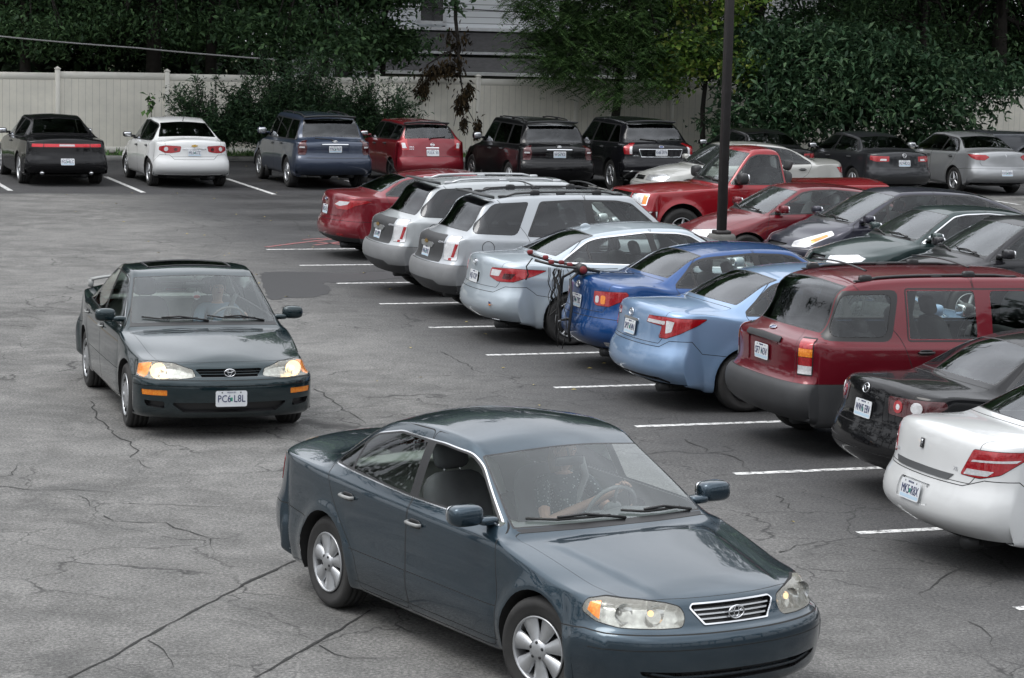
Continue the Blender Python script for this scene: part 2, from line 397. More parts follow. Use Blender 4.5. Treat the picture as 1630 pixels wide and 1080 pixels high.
# ------------------------------------------------------------ car shell
def lerp(a, b, t): return a+(b-a)*t
class Ctx: pass
def cage(sp):
    xf, xr, w, sill = sp['xf'], sp['xr'], sp['w'], sp.get('sill', .2)
    fr, hood, cw, hd, rf, rr, bl, rear = (sp[k] for k in ('front', 'hood', 'cowl', 'header', 'roof', 'rroof', 'bl', 'rear'))
    ax = sp['wb']/2; bul = sp.get('bulge', .03); FY = (1, .96, .89, .80, .66, .38, 0); S = []
    lead_sx = fr[-1][0]-fr[-1][2]; csx = cw[0]+cw[2]-.02
    sw = sp.get('sw', w-.03)
    def low(s, b, k):
        # rows 0..4
        y0, z0 = b[1], b[2]; out = [(b[0], y0-.12, z0), (b[0], y0, z0)]
        for t, q in sp.get('side', ((.28, .85), (.55, 1.0), (.83, .55))):
            out.append((lerp(b[0], s[0], t), lerp(y0, s[1], t)+bul*k*q, lerp(z0, s[2], t)))
        return out
    def endst(p, i, n, sg, xlead):
        x, z, fc, ys, zs = p[:5]; pw = p[5] if len(p) > 5 else sp.get('plan', 2.4)
        rows = [(x-sg*fc*(1-math.sqrt(max(0, 1-f**pw))), ys*f, lerp(z, zs, f*f)) for f in FY]
        s = rows[0]; t = i/max(1, n-1); b = (lerp(x-sg*fc, xlead, t), min(ys, lerp(ys, sw-.02, t)), min(zs, lerp(sill+(.09 if sg < 0 else 0), sill, t)))
        return low(s, b, t*.8)+rows
    n = len(fr)
    for i, p in enumerate(fr): S.append(endst(p, i, n, 1, lead_sx))
    yw0 = cw[3]
    lead = fr[-1]
    def top(xc, zc, drop, ys, zs, yw, crn=2.2, pl=2.0):
        rows = []
        for k, y in enumerate((ys, ys-.025, lerp(ys-.03, yw, .55), yw, yw-.08, (yw-.08)*.5, 0)):
            f = y/ys; zz = zc-(zc-zs)*f**crn
            if k == 0: zz = zs-.012
            rows.append((xc-drop*f**pl, y, zz))
        return rows
    hx = [h[0] for h in hood]
    for i, h in enumerate(hood):
        t = (i+1)/(len(hood)+1); tt = (lead[0]-h[0])/(lead[0]-cw[0])
        sx = lerp(lead_sx, csx, tt); ys = h[2] if len(h) > 2 else lerp(lead[3], cw[5], min(1, tt*1.6)); zs = h[3] if len(h) > 3 else lerp(lead[4], cw[6], tt)
        rows = top(h[0], h[1], h[0]-sx, ys, zs, lerp(lead[3]*.8, yw0, t), sp.get('crn', 2.2)); S.append(low(rows[0], (sx-.02, sw-.02, sill), .9+.1*t)+rows)
    def green(xc, zc, gdx, gy, gz, sx, ys, zs, crn=2.0, yin=.065):
        gx = xc+gdx; rows = [(sx, ys, zs-.012), (sx, ys-.03, zs+.012)]
        g = (gx, gy, gz); r6 = rows[1]
        rows.append((lerp(r6[0], g[0], .5), lerp(r6[1], g[1], .5)+.014*min(1, (gz-zs)/.3), lerp(r6[2], g[2], .5)))
        rows.append(g); y9 = gy-yin; gz2 = zc-(zc-gz)*.55
        rows.append((xc+gdx*(y9/gy)**2, y9, lerp(zc, gz, (y9/gy)**2.6)+.002)); y10 = y9*.5
        rows.append((xc+gdx*(y10/gy)**2, y10, lerp(zc, gz, (y10/gy)**crn))); rows.append((xc, 0, zc))
        return low(rows[0], (sx-.0, sw, sill), 1)+rows
    # cowl
    def zb(x): return lerp(cw[6], bl[6], (csx-x)/(csx-(bl[0]+bl[2])))
    cx, cz, cg, cy, cgz, csy, csz = cw
    S.append(green(cx, cz, cg, cy, cgz, csx, csy, csz)); ci = len(S)-1
    hx_, hz, hg, hy, hgz = hd
    wsb = sp.get('wsb', .012)
    S.append(green(lerp(cx, hx_, .5)+wsb*.6, lerp(cz, hz, .5)+wsb, lerp(cg, hg, .5), lerp(cy, hy, .5)+.006, lerp(cgz, hgz, .5)+wsb*.8, lerp(csx, hx_+hg, .5), csy+.008, zb(lerp(csx, hx_+hg, .5))))
    S.append(green(hx_, hz, hg, hy, hgz, hx_+hg, csy+.012, zb(hx_+hg))); hi = len(S)-1
    for (x, z, gy, gz) in rf: S.append(green(x, z, 0, gy, gz, x, csy+.015, zb(x)))
    x, z, g, gy, gz = rr; bx, bz, bg, by, bgz, bsy, bsz = bl
    S.append(green(x, z, g, gy, gz, x+g, lerp(csy, bsy, .5)+.012, zb(x+g))); ri = len(S)-1
    blb = sp.get('blb', .012)
    S.append(green(lerp(x, bx, .5)-blb*.6, lerp(z, bz, .5)+blb, lerp(g, bg, .5), lerp(gy, by, .5)+.006, lerp(gz, bgz, .5)+blb*.8, lerp(x+g, bx+bg, .5), bsy+.006, zb(lerp(x+g, bx+bg, .5))))
    S.append(green(bx, bz, bg, by, bgz, bx+bg, bsy, bsz)); bi = len(S)-1
    deck = sp.get('deck', []); nr = len(rear); dsx = bx+bg; r0 = rear[0]; rsx = r0[0]+r0[2]
    for i, h in enumerate(deck):
        tt = (bx-h[0])/(bx-r0[0]); sx = lerp(dsx, rsx, tt); ys = h[2] if len(h) > 2 else lerp(bsy, r0[3], tt**2); zs = h[3] if len(h) > 3 else lerp(bsz, r0[4], tt)
        rows = top(h[0], h[1], -(sx-h[0]), ys, zs, lerp(by, r0[3]*.8, tt), sp.get('crnr', 2.4)); S.append(low(rows[0], (sx, sw-.02, sill), .95)+rows)
    for i, p in enumerate(rear):
        S.append(endst(p, nr-1-i, nr, -1, rsx))
    P = np.array(S, float); di = len(S)-nr
    return P, dict(ci=ci, hi=hi, ri=ri, bi=bi, di=di, n=len(S), li=n-1)
def shell(sp, step=.05):
    P, ix = cage(sp); Pp = pad(P); n, m = P.shape[:2]
    k = sp.get('fit', .75)
    A = bs_mat(range(n), n); Bv = bs_mat(range(m), m)
    Q = np.einsum('ab,bcd,ec->aed', A, Pp, Bv); P2 = P+k*(P-Q); P2[:, -1, 1] = 0; Pp = pad(P2)
    us = []
    for i in range(n-1):
        L = max(np.linalg.norm(P[i+1, r]-P[i, r]) for r in (4, 8, 11)); c = max(2, int(math.ceil(L/step))); us += [i+j/c for j in range(c)]
    us.append(n-1); vs = []
    mid = n//2
    for j in range(m-1):
        L = max(np.linalg.norm(P[r, j+1]-P[r, j]) for r in (mid, ix['ci']-1, ix['bi'])); c = max(2, int(math.ceil(L/step))); vs += [j+q/c for q in range(c)]
    vs.append(m-1)
    G = np.einsum('ab,bcd,ec->aed', bs_mat(us, n), Pp, bs_mat(vs, m)); G[:, -1, 1] = 0
    us = np.array(us); vs = np.array(vs); U, Vv = np.meshgrid(us, vs, indexing='ij')
    def normals(G):
        du = np.gradient(G, us, axis=0); dv = np.gradient(G, vs, axis=1); dv[:, -1, 0] = 0; dv[:, -1, 2] = 0; dv[:, -1, 1] = np.minimum(dv[:, -1, 1], -1e-6)
        N = np.cross(du, dv); N /= np.linalg.norm(N, axis=2, keepdims=True)+1e-12; return N
    N = normals(G)
    # wheel arch flares and style creases
    ax = sp['wb']/2; ar = sp.get('arch', sp['tr']+.045); fl = sp.get('flare', .012)
    d = np.zeros(G.shape[:2]); side = np.clip((N[..., 1]-.35)/.3, 0, 1)
    for a in (ax, -ax):
        rr = np.hypot(G[..., 0]-a, G[..., 2]-sp['tr']); d += fl*np.exp(-((rr-ar)/sp.get('flw', .055))**2)*side*(G[..., 2] > .1)
    for f in sp.get('disp', ()): d += f(G, N, U, Vv)
    G = G+N*d[..., None]; G[:, -1, 1] = 0; N = normals(G)
    return G, N, U, Vv, ix
XZ = lambda V: V[:, [0, 2]]
UV = lambda V: V[:, 6:8]
YZ = lambda V: V[:, 1:3]
XY = lambda V: V[:, 0:2]
SIDE = lambda C: (C[:, 1] > .35) & (C[:, 4] > .3) & (C[:, 7] < 8.35)
def sell(mb, c, r, mat, e=.55, n=16, m=10, T=None):
    """rounded block (superellipsoid)"""
    def pw(x, k): return math.copysign(abs(x)**k, x)
    vs = []
    for i in range(m+1):
        a = -math.pi/2+math.pi*i/m
        for k in range(n):
            b = 2*math.pi*k/n
            vs.append((c[0]+r[0]*pw(math.cos(a), e)*pw(math.cos(b), e), c[1]+r[1]*pw(math.cos(a), e)*pw(math.sin(b), e), c[2]+r[2]*pw(math.sin(a), e)))
    fs = [(i*n+k, i*n+(k+1) % n, (i+1)*n+(k+1) % n, (i+1)*n+k) for i in range(m) for k in range(n)]
    mb.add(vs, fs, mat, True, T)

# ------------------------------------------------------------ wheels
WHEELS = {}
def rim_mesh(style, rr):
    b = MB(); al = M['alloy']; sp = 5
    if style in ('hubcap7', 'hubcap_holes'):
        al = M['hubcap']
    if style == 'steel': al = M['dark_alloy']
    lip = [(rr, .0), (rr*1.03, .012), (rr*.985, .02), (rr*.95, .006), (rr*.93, -.02), (rr*.93, -.14)]
    b.lathe(lip, M['dark_alloy'] if style == 'steel' else al, 40)
    b.lathe([(.001, -.075), (rr*.93, -.075)], M['underbody'], 24)           # dark well behind the spokes
    b.lathe([(.001, -.05), (rr*.55, -.05), (rr*.55, -.07)], M['cladding'], 24)
    def spoke(a, w0, w1, r0, r1, y0, y1, mat, tw=0):
        vs = []
        N = 6
        for i in range(N+1):
            t = i/N; r = lerp(r0, r1, t); w = lerp(w0, w1, t); y = lerp(y0, y1, t)-.006*math.sin(math.pi*t); aa = a+tw*t
            ca, sa = math.cos(aa), math.sin(aa)
            for (u, yy) in ((-w, y-.02), (-w*.8, y), (0, y+.007), (w*.8, y), (w, y-.02)):
                vs.append((ca*r-sa*u, yy, sa*r+ca*u))
        fs = [(i*5+k, (i+1)*5+k, (i+1)*5+k+1, i*5+k+1) for i in range(N) for k in range(4)]
        b.add(vs, fs, mat, True)
    if style == 'hubcap7':
        for k in range(7): spoke(2*math.pi*k/7+.2, rr*.11, rr*.33, rr*.18, rr*.97, .012, .004, al)
        b.lathe([(.001, .03), (rr*.16, .028), (rr*.3, .02), (rr*.34, .0)], al, 28)
        for k in range(5):
            a = 2*math.pi*k/5; b.ball((rr*.24*math.cos(a), .024, rr*.24*math.sin(a)), (.011, .006, .011), M['dark_alloy'], 8, 6)
    elif style == 'hubcap_holes':
        b.lathe([(.001, .028), (rr*.5, .02), (rr*.78, .0), (rr*.95, .004)], al, 36)
        for k in range(14):
            a = 2*math.pi*k/14; T = Matrix.Translation((rr*.74*math.cos(a), .006, rr*.74*math.sin(a))) @ Matrix.Rotation(-a, 4, 'Y')
            sell(b, (0, 0, 0), (rr*.13, .008, rr*.055), M['underbody'], .8, 10, 6, T)
        b.lathe([(.001, .036), (rr*.14, .034), (rr*.16, .02)], al, 20)
    elif style == 'steel':
        b.lathe([(.001, .0), (rr*.3, .0), (rr*.42, -.03), (rr*.7, -.035), (rr*.92, -.005)], M['dark_alloy'], 36)
        b.lathe([(.001, .018), (rr*.16, .015), (rr*.18, -.01)], M['dark_alloy'], 16)
        for k in range(10):
            a = 2*math.pi*k/10; b.ball((rr*.62*math.cos(a), -.032, rr*.62*math.sin(a)), (.018, .006, .018), M['underbody'], 8, 6)
    else:
        cnt, w0, w1 = {'five': (5, .15, .12), 'six': (6, .14, .13), 'seven': (7, .1, .09), 'ten': (10, .07, .06), 'split5': (5, .1, .1)}[style]
        for k in range(cnt):
            a = 2*math.pi*k/cnt+math.pi/2
            if style == 'split5':
                spoke(a-.05, rr*.06, rr*.06, rr*.15, rr*.96, .01, .0, al, -.14); spoke(a+.05, rr*.06, rr*.06, rr*.15, rr*.96, .01, .0, al, .14)
            else: spoke(a, rr*w0, rr*w1, rr*.12, rr*.96, .012, .0, al)
        b.lathe([(.001, .024), (rr*.12, .022), (rr*.22, .014), (rr*.25, -.01)], al, 24)
        for k in range(5):
            a = 2*math.pi*(k+.5)/5; b.ball((rr*.19*math.cos(a), .017, rr*.19*math.sin(a)), (.009, .006, .009), M['dark_alloy'], 6, 5)
    return b.mesh('rim')
def tyre_mesh(tr, rr, tw):
    b = MB(); h = tw/2; s = tr-rr
    prof = [(rr-.004, -h*.8), (rr+s*.35, -h*1.0), (tr-s*.22, -h*1.0), (tr-.012, -h*.86), (tr, -h*.7)]
    for g in (-.45, 0, .45): prof += [(tr, h*(g-.04)), (tr-.005, h*(g-.03)), (tr-.005, h*(g+.03)), (tr, h*(g+.04))]
    prof += [(tr, h*.7), (tr-.012, h*.86), (tr-s*.22, h*1.0), (tr-s*.45, h*1.03), (tr-s*.5, h*1.0), (rr+s*.25, h*.98), (rr+.006, h*.88), (rr-.004, h*.8)]
    b.lathe(prof, M['tyre'], 56); return b.mesh('tyre')
def wheel(parent, x, y, tr, rr, tw, style, steer=0):
    key = (tr, rr, tw, style)
    if key not in WHEELS:
        hb = MB(); hb.lathe([(.001, -.04), (rr*.6, -.04), (rr*.6, -.06), (rr*.9, -.06), (rr*.9, -tw*.4)], M['underbody'], 20)
        WHEELS[key] = (hb.mesh('wheel'), tyre_mesh(tr, rr, tw), rim_mesh(style, rr))
    wm, tm, rm = WHEELS[key]; s = 1 if y > 0 else -1
    o = bpy.data.objects.new('wheel', wm); COL.objects.link(o); o.parent = parent
    o.location = (x, y-s*tw*.5, tr); o.rotation_euler = (0, .7*x, steer+(0 if s > 0 else math.pi))
    for nm, me in (('tyre', tm), ('rim', rm)):
        c = bpy.data.objects.new(nm, me); COL.objects.link(c); c.parent = o
        if nm == 'rim': c.location = (0, tw*.43, 0)
    return o

# ------------------------------------------------------------ plates, badges
TXT = {}
def get_text(t, size):
    k = (t, size)
    if k not in TXT: TXT[k] = text_mesh(t, size)
    return TXT[k]
def plate(parent, loc, ry, txt, front=False, style='mo', rz=0, label=None):
    """ry: tilt; the plate's face looks along -x (rear) or +x (front)"""
    T = Matrix.Rotation(math.pi/2 if front else -math.pi/2, 4, 'Z') @ Matrix.Rotation(math.pi/2, 4, 'X')   # xy plane -> yz, facing out
    b = MB(); pw, ph = .305, .152
    out = rpoly([(-pw/2, -ph/2), (pw/2, -ph/2), (pw/2, ph/2), (-pw/2, ph/2)], .02); n = len(out)
    b.add([(x, y, 0) for x, y in out]+[(x, y, .004) for x, y in out], [tuple(range(n, 2*n))]+[(i, (i+1) % n, n+(i+1) % n, n+i) for i in range(n)], M['plate_white'] if style != 'dark' else M['dark_plastic'], False, T)
    if style == 'mo': b.add([(-pw/2+.01, -.066, .0045), (pw/2-.01, -.066, .0045), (pw/2-.01, -.04, .0045), (-pw/2+.01, -.04, .0045)], [(0, 1, 2, 3)], M['plate_blue'], False, T)
    if style == 'green': b.add([(-.012, -.025, .0046), (.012, -.025, .0046), (.012, .012, .0046), (-.012, .012, .0046)], [(0, 1, 2, 3)], M['plate_green'], False, T)
    if style == 'mo': b.add([(-.012, -.022, .0046), (.012, -.022, .0046), (.012, .012, .0046), (-.012, .012, .0046)], [(0, 1, 2, 3)], M['plate_green'], False, T)
    v, f = get_text(txt, .088); kx = min(1, .27/(2*max(abs(q[0]) for q in v)))
    b.add([(x*kx, y*1.12-.002, z+.006) for x, y, z in v], f, M['plate_ink'], False, T)
    for sx in (-.09, .09): b.add([(sx-.006, .055, .006), (sx+.006, .055, .006), (sx+.006, .066, .006), (sx-.006, .066, .006)], [(0, 1, 2, 3)], M['rubber'], False, T)
    if style != 'dark':
        v, f = get_text('MISSOURI', .02); b.add([(x, y+.06, z+.005) for x, y, z in v], f, M['plate_ink'], False, T)
    o = b.build('license_plate', parent, loc, (0, ry, rz)); 
    return o
def badge(parent, kind, loc, ry=0, front=False, size=1.0, mat='chrome'):
    T = Matrix.Rotation(math.pi/2 if front else -math.pi/2, 4, 'Z') @ Matrix.Rotation(math.pi/2, 4, 'X') @ Matrix.Scale(size, 4)
    b = MB(); c = M[mat]
    def ell(cx, cy, a, bb, r=.004):
        b.tube([(cx+a*math.cos(t*math.pi/12), cy+bb*math.sin(t*math.pi/12), .006) for t in range(25)], r, c, 6, T, False)
    if kind == 'ovals': ell(0, 0, .055, .038, .005); ell(0, .004, .018, .033); ell(0, .018, .036, .015)
    elif kind == 'bowtie':
        p = [(-.07, -.016), (-.028, -.016), (-.034, -.028), (.022, -.028), (.027, -.016), (.07, -.016), (.078, .016), (.032, .016), (.036, .028), (-.02, .028), (-.026, .016), (-.062, .016)]
        n = len(p); b.add([(x, y, .004) for x, y in p]+[(x*.93, y*.9, .011) for x, y in p], [tuple(range(n, 2*n))]+[(i, (i+1) % n, n+(i+1) % n, n+i) for i in range(n)], M['gold'], False, T)
    elif kind == 'oval':
        b.ball((0, 0, .002), (.062, .026, .008), M['ford_blue'], 20, 8, T); ell(0, 0, .062, .026, .004)
    elif kind == 'ring_wing':
        ell(0, 0, .052, .042, .005); b.tube([(-.046, .012, .006), (-.015, .012, .008), (0, -.018, .009), (.015, .012, .008), (.046, .012, .006)], .005, c, 6, T)
    elif kind == 'ring_v':
        ell(0, 0, .05, .05, .005); b.tube([(-.028, .034, .006), (0, -.002, .006), (.028, .034, .006)], .004, c, 6, T); b.tube([(-.044, .016, .006), (-.02, -.042, .006), (0, 0, .006), (.02, -.042, .006), (.044, .016, .006)], .004, c, 6, T)
    elif kind == 'ring_bar': ell(0, 0, .045, .04, .006); b.box((0, 0, .008), (.105, .014, .006), c, T)
    elif kind == 'slant_h':
        ell(0, 0, .06, .03, .0045); b.tube([(-.022, -.02, .006), (-.014, .02, .006)], .0045, c, 6, T); b.tube([(.014, -.02, .006), (.022, .02, .006)], .0045, c, 6, T); b.tube([(-.018, .004, .007), (.018, -.004, .007)], .004, c, 6, T)
    elif kind == 'arrow':
        b.add([(0, -.045, .012), (-.018, .03, .002), (0, .022, .008), (.018, .03, .002)], [(0, 2, 1), (0, 3, 2)], c, False, T)
    elif kind == 'square_swoosh':
        b.box((0, 0, .003), (.045, .075, .008), M['black_trim'], T); b.tube([(-.014, -.03, .009), (0, 0, .01), (.014, .03, .009)], .004, c, 6, T); b.tube([(.004, -.03, .009), (.008, .0, .01), (-.006, .03, .009)], .003, c, 6, T)
    else:
        v, f = get_text(kind, .045); b.add([(x, y, z+.002) for x, y, z in v], f, c, False, T)
        return b.build('lettering', parent, loc, (0, ry, 0))
    return b.build('emblem', parent, loc, (0, ry, 0))

# ------------------------------------------------------------ whole cars
def interior(root, sp, seatmat, dash):
    dz = sp.get('seatz', 0); cx = sp['cowl'][0]; hx = sp['header'][0]; bx = sp['bl'][0]+.1; w = sp['w']
    sx = sp.get('seatx', cx-1.08); sm = M[seatmat]; rm = M[sp.get('rseat', seatmat)]; dm = M[dash]
    b = MB(); zf = .30+dz*.8
    b.box(((cx+bx)/2-.1, 0, zf), (cx-bx+.1, 2*w-.22, .03), M['dash_dark'], bev=.01)
    b.build('cabin_floor', root)
    for y in (.36, -.36):
        b = MB(); T = Matrix.Translation((sx, y, dz))
        sell(b, (.0, 0, .44), (.27, .25, .10), sm, .5, 16, 8, T)
        Tb = T @ Matrix.Translation((-.25, 0, .46)) @ Matrix.Rotation(R(-20), 4, 'Y')
        sell(b, (0, 0, .31), (.085, .245, .34), sm, .5, 16, 10, Tb)
        b.tube([(-.0, -.06, .6), (-.0, -.06, .74)], .007, M['chrome'], 6, Tb); b.tube([(0, .06, .6), (0, .06, .74)], .007, M['chrome'], 6, Tb)
        sell(b, (.01, 0, .755), (.05, .13, .095), sm, .6, 14, 8, Tb)
        b.build('seat', root)
    rx = sp.get('rseatx', sx-.76)
    if rx is not None:
        b = MB(); sell(b, (rx, 0, .44+dz), (.25, w-.25, .10), rm, .4, 20, 8)
        Tb = Matrix.Translation((rx-.26, 0, .46+dz)) @ Matrix.Rotation(R(-24), 4, 'Y'); sell(b, (0, 0, .25), (.08, w-.26, .28), rm, .4, 20, 8, Tb)
        for y in (-.38, .38): sell(b, (.02, y, .56), (.05, .13, .07), rm, .6, 12, 8, Tb)
        b.build('rear_seat', root)
        if sp.get('deck'):
            b = MB(); zt = sp['bl'][1]-.09; b.box((bx-.02, 0, zt), (.55, 2*sp['bl'][3]-.02, .03), rm if 'rseat' in sp else dm, bev=.01); b.build('parcel_shelf', root)
    b = MB(); zc = sp['cowl'][1]; yw = w-.16
    prof = [(cx-.02, zc-.10), (cx-.10, zc-.045), (cx-.34, zc-.02), (cx-.50, zc-.03), (cx-.57, zc-.10), (cx-.50, zc-.36), (cx-.2, zc-.40)]
    n = len(prof); ys = [-yw, -yw*.93, -.1, .1, .24, .36, .50, yw*.93, yw]; hump = [0, 0, 0, .0, .015, .03, .015, 0, 0]
    vs = [(x-(.04 if (h and 2 <= i <= 4) else 0)-.10*(abs(y)/yw)**2*(i < 2), y, z+(h if 1 < i < 4 else 0)) for y, h in zip(ys, hump) for i, (x, z) in enumerate(prof)]
    fs = [(j*n+i, j*n+(i+1) % n, (j+1)*n+(i+1) % n, (j+1)*n+i) for j in range(len(ys)-1) for i in range(n)]
    b.add(vs, fs, dm, True); b.build('dashboard', root)
    b = MB(); T = Matrix.Translation((cx-.70, .36, zc-.06)) @ Matrix.Rotation(R(-66), 4, 'Y')
    b.tube([(.185*math.cos(t*math.pi/16), .185*math.sin(t*math.pi/16), 0) for t in range(33)], .014, dm, 8, T, False)
    sell(b, (0, 0, -.01), (.075, .07, .03), dm, .7, 12, 6, T)
    for a in (0, 180, 270 if 0 else 90): b.tube([(.05*math.sin(R(a)+0), .05*math.cos(R(a)), -.01), (.18*math.sin(R(a)), .18*math.cos(R(a)), 0)], .012, dm, 6, T)
    b.tube([(0, 0, -.02), (0, 0, -.2)], .03, dm, 8, T); o = b.build('steering_wheel', root)
    b = MB(); hz = sp['header'][1]; b.box((hx+.05, 0, hz-.12), (.03, .22, .06), M['dark_plastic'], bev=.012); b.tube([(hx+.05, 0, hz-.1), (hx+.02, 0, hz-.04)], .008, M['dark_plastic'], 6); b.build('rear_view_mirror', root)
def near(G, N, mask, key, val):
    d = np.where(mask, (G[..., key[0]]-val[0])**2+(G[..., key[1]]-val[1])**2, 1e9); i = np.unravel_index(np.argmin(d), d.shape); return G[i], N[i]
def build_car(sp, name, label, loc, yaw, cat='car', step=None, group=None, steer=0, gap=.007, wheels=True):
    root = empty(name, (loc[0], loc[1], 0), yaw, label, cat, group)
    G, N, U, V, ix = shell(sp, step or sp.get('step', .07)); set_uv(U, V); so = Soup(G, N, U, V)
    c = Ctx(); c.root = root; c.so = so; c.sp = sp; c.ix = ix; xf, xr, w = sp['xf'], sp['xr'], sp['w']; ax = sp['wb']/2
    pm = sp['paint']; front_m = N[..., 0] > .3; rear_m = N[..., 0] < -.3; side_m = N[..., 1] > .4; top_m = N[..., 2] > .3
    def onplane(mask, key, val, free):
        p, n = near(G, N, mask, key, val); q = [0, 0, 0]; q[key[0]] = val[0]; q[key[1]] = val[1]
        q[free] = p[free]-(n[key[0]]*(val[0]-p[key[0]])+n[key[1]]*(val[1]-p[key[1]]))/n[free]; return Vector(q), Vector(n)
    c.side = lambda x, z: onplane(side_m, (0, 2), (x, z), 1)
    c.front = lambda y, z: onplane(front_m, (1, 2), (y, z), 0)
    c.rearp = lambda y, z: onplane(rear_m, (1, 2), (y, z), 0)
    c.top = lambda x, y: onplane(top_m, (0, 1), (x, y), 2)
    FQ = lambda A: np.stack([A[:, 1]+xf-A[:, 0], A[:, 2]], 1); RQ = lambda A: np.stack([A[:, 1]+A[:, 0]-xr, A[:, 2]], 1)
    FC = lambda C: (C[:, 0] > ax*.5) & (C[:, 6] < ix['ci']-.5); RC = lambda C: (C[:, 0] < -ax*.5) & (C[:, 6] > ix['bi']-1.3)
    c.FQ, c.RQ, c.FC, c.RC = FQ, RQ, FC, RC
    parts = {}                     # object name -> (labels dict, sided)
    def part(nm, lab, mat, emb=0, skirt=0, sided=False):
        parts.setdefault(nm, ({}, sided))[0][lab] = (mat, emb, skirt)
    c.part = part
    part('body', 'body', pm); part('body', 'gap', M['gap']); part('body', 'archlip', pm)
    # panels
    li, ci, hi, ri, bi, di = (ix[k] for k in ('li', 'ci', 'hi', 'ri', 'bi', 'di'))
    def panel(poly, frame, cond, lab, nm, g=gap, sided=False, mat=None):
        so.region(poly, frame, 'gap', cond); so.region(inset(poly, g), frame, lab, cond); part(nm, lab, mat or pm, sided=sided)
    c.panel = panel
    hv = sp.get('hood_v', 8.0); uvg = (.045, .05)
    if sp.get('hoodp', True):
        hu = sp.get('hood_u', li-.15)
        panel([(hu, 11.5), (hu, hv+1.1), (hu+.25, hv+.25), (hu+1.2, hv), (ci-.25, hv+.15), (ci-.1, hv+.6), (ci-.06, 11.5)], UV, None, 'hood', 'hood', uvg)
        part('hood', 'cowl', M['black_trim'])
        so.region([(ci-.08, 11.5), (ci-.10, hv+.75), (ci+.06, hv+.55), (ci+.10, 11.5)], UV, 'cowl', None)
    if 'trunk' in sp:              # (u0, u1, v) in station space
        u0, u1, tv = sp['trunk']; panel([(u0, 11.5), (u0, tv+.15), (u0+.3, tv), (u1-.4, tv), (u1, tv+.5), (u1, 11.5)], UV, RC, 'trunk', sp.get('trunk_name', 'trunk_lid'), uvg)
    if 'fbump' in sp:
        P = sp['fbump']; panel([(-.1, P[0][1])]+list(P)+[(P[-1][0], -.2), (-.1, -.2)], FQ, FC, 'fb', 'bumper', gap, mat=sp.get('bump_mat', pm)); parts['bumper'][0]['fb'] = (sp.get('bump_mat', pm), sp.get('bump_emb', 0), sp.get('bump_emb', 0))
    if 'rbump' in sp:
        P = sp['rbump']; panel([(-.1, P[0][1])]+list(P)+[(P[-1][0], -.2), (-.1, -.2)], RQ, RC, 'rb', 'rear_bumper', gap, mat=sp.get('rbump_mat', sp.get('bump_mat', pm))); parts['rear_bumper'][0]['rb'] = (sp.get('rbump_mat', sp.get('bump_mat', pm)), sp.get('bump_emb', 0), sp.get('bump_emb', 0))
    dn = ['front_door', 'rear_door']
    for k, P in enumerate(sp.get('doors', ())): panel(P, XZ, SIDE, 'door%d' % k, dn[k], gap, True)
    for nm, lab, mat, emb, sk, frame, cond, poly in sp.get('regions', ()):
        fr = {'S': XZ, 'F': FQ, 'R': RQ, 'UV': UV}[frame]; cd = {'S': SIDE, 'F': FC, 'R': RC, None: None}[cond]
        if lab in ('tl', 'hl', 'tb', 'qw'): so.region(inset(poly, -.005), fr, 'gap', cd)
        so.region(poly, fr, lab, cd)
        if nm: part(nm, lab, pm if mat == 'paint' else M[mat], emb, sk, sided=nm in ('headlight', 'tail_light', 'fog_lamp', 'turn_signal', 'fender_flare', 'front_door', 'rear_door', 'side_moulding', 'air_intake', 'marker_lamp', 'rocker_panel', 'quarter_window'))
    # daylight opening
    dlo = sp['dlo']; trim = sp.get('dlo_trim', 'black_trim')
    so.region(dlo, XZ, 'dlo_t', SIDE); part('window_trim', 'dlo_t', M[trim], .002, 0, True)
    d1 = inset(dlo, sp.get('trim_w', .014)); so.region(d1, XZ, 'dlo_b', SIDE); part('window_trim', 'dlo_b', M[sp.get('pillar_mat', 'black_trim')] if sp.get('pillar_mat') != 'paint' else pm, .001, 0, True)
    d2 = inset(d1, sp.get('rub_w', .012)); glz = []
    rest = d2; segs = []
    for (xb, xt, pw) in sp.get('pillars', ()):       # from front to rear: x at belt, x at roof, width
        zb0, zt0 = min(p[1] for p in dlo), max(p[1] for p in dlo)
        f = clip_half(rest, (xb+pw/2, zb0), (xt+pw/2, zt0)) if False else None
        a = ((xb+pw/2, zb0), (xt+pw/2, zt0)); b2 = ((xb-pw/2, zb0), (xt-pw/2, zt0))
        frontp = clip_half(rest, a[1], a[0]); rearp = clip_half(rest, b2[0], b2[1]); segs.append(frontp); rest = rearp
    segs.append(rest); gm = sp.get('glasses', ['glass']*len(segs))
    for k, P in enumerate(segs):
        if len(P) < 3: continue
        P = rpoly(P, sp.get('win_r', .035), 2) if k not in sp.get('sharp', ()) else P
        if gm[k] is None: so.region(P, XZ, 'open', SIDE); continue
        so.region(P, XZ, 'glass%d' % k, SIDE); part('side_window%d' % k, 'glass%d' % k, M[gm[k]], 0, 0, True)
    # windscreen, rear window (outlines in the shell's own coordinates)
    wv = sp.get('ws_v', 8.38); rv = sp.get('rw_v', 8.42)
    a, b2 = ci+sp.get('ws_u0', .08), hi-sp.get('ws_u1', .05)
    so.region(rpoly([(a, 11.6), (a, wv), (b2, wv), (b2, 11.6)], [0, .12, .12, 0]), UV, 'ws_t'); so.region(rpoly([(a+.05, 11.6), (a+.05, wv+.16), (b2-.05, wv+.16), (b2-.05, 11.6)], [0, .12, .12, 0]), UV, 'ws')
    part('windshield', 'ws', M[sp.get('wsg', 'windshield')]); part('windshield', 'ws_t', M['black_trim'])
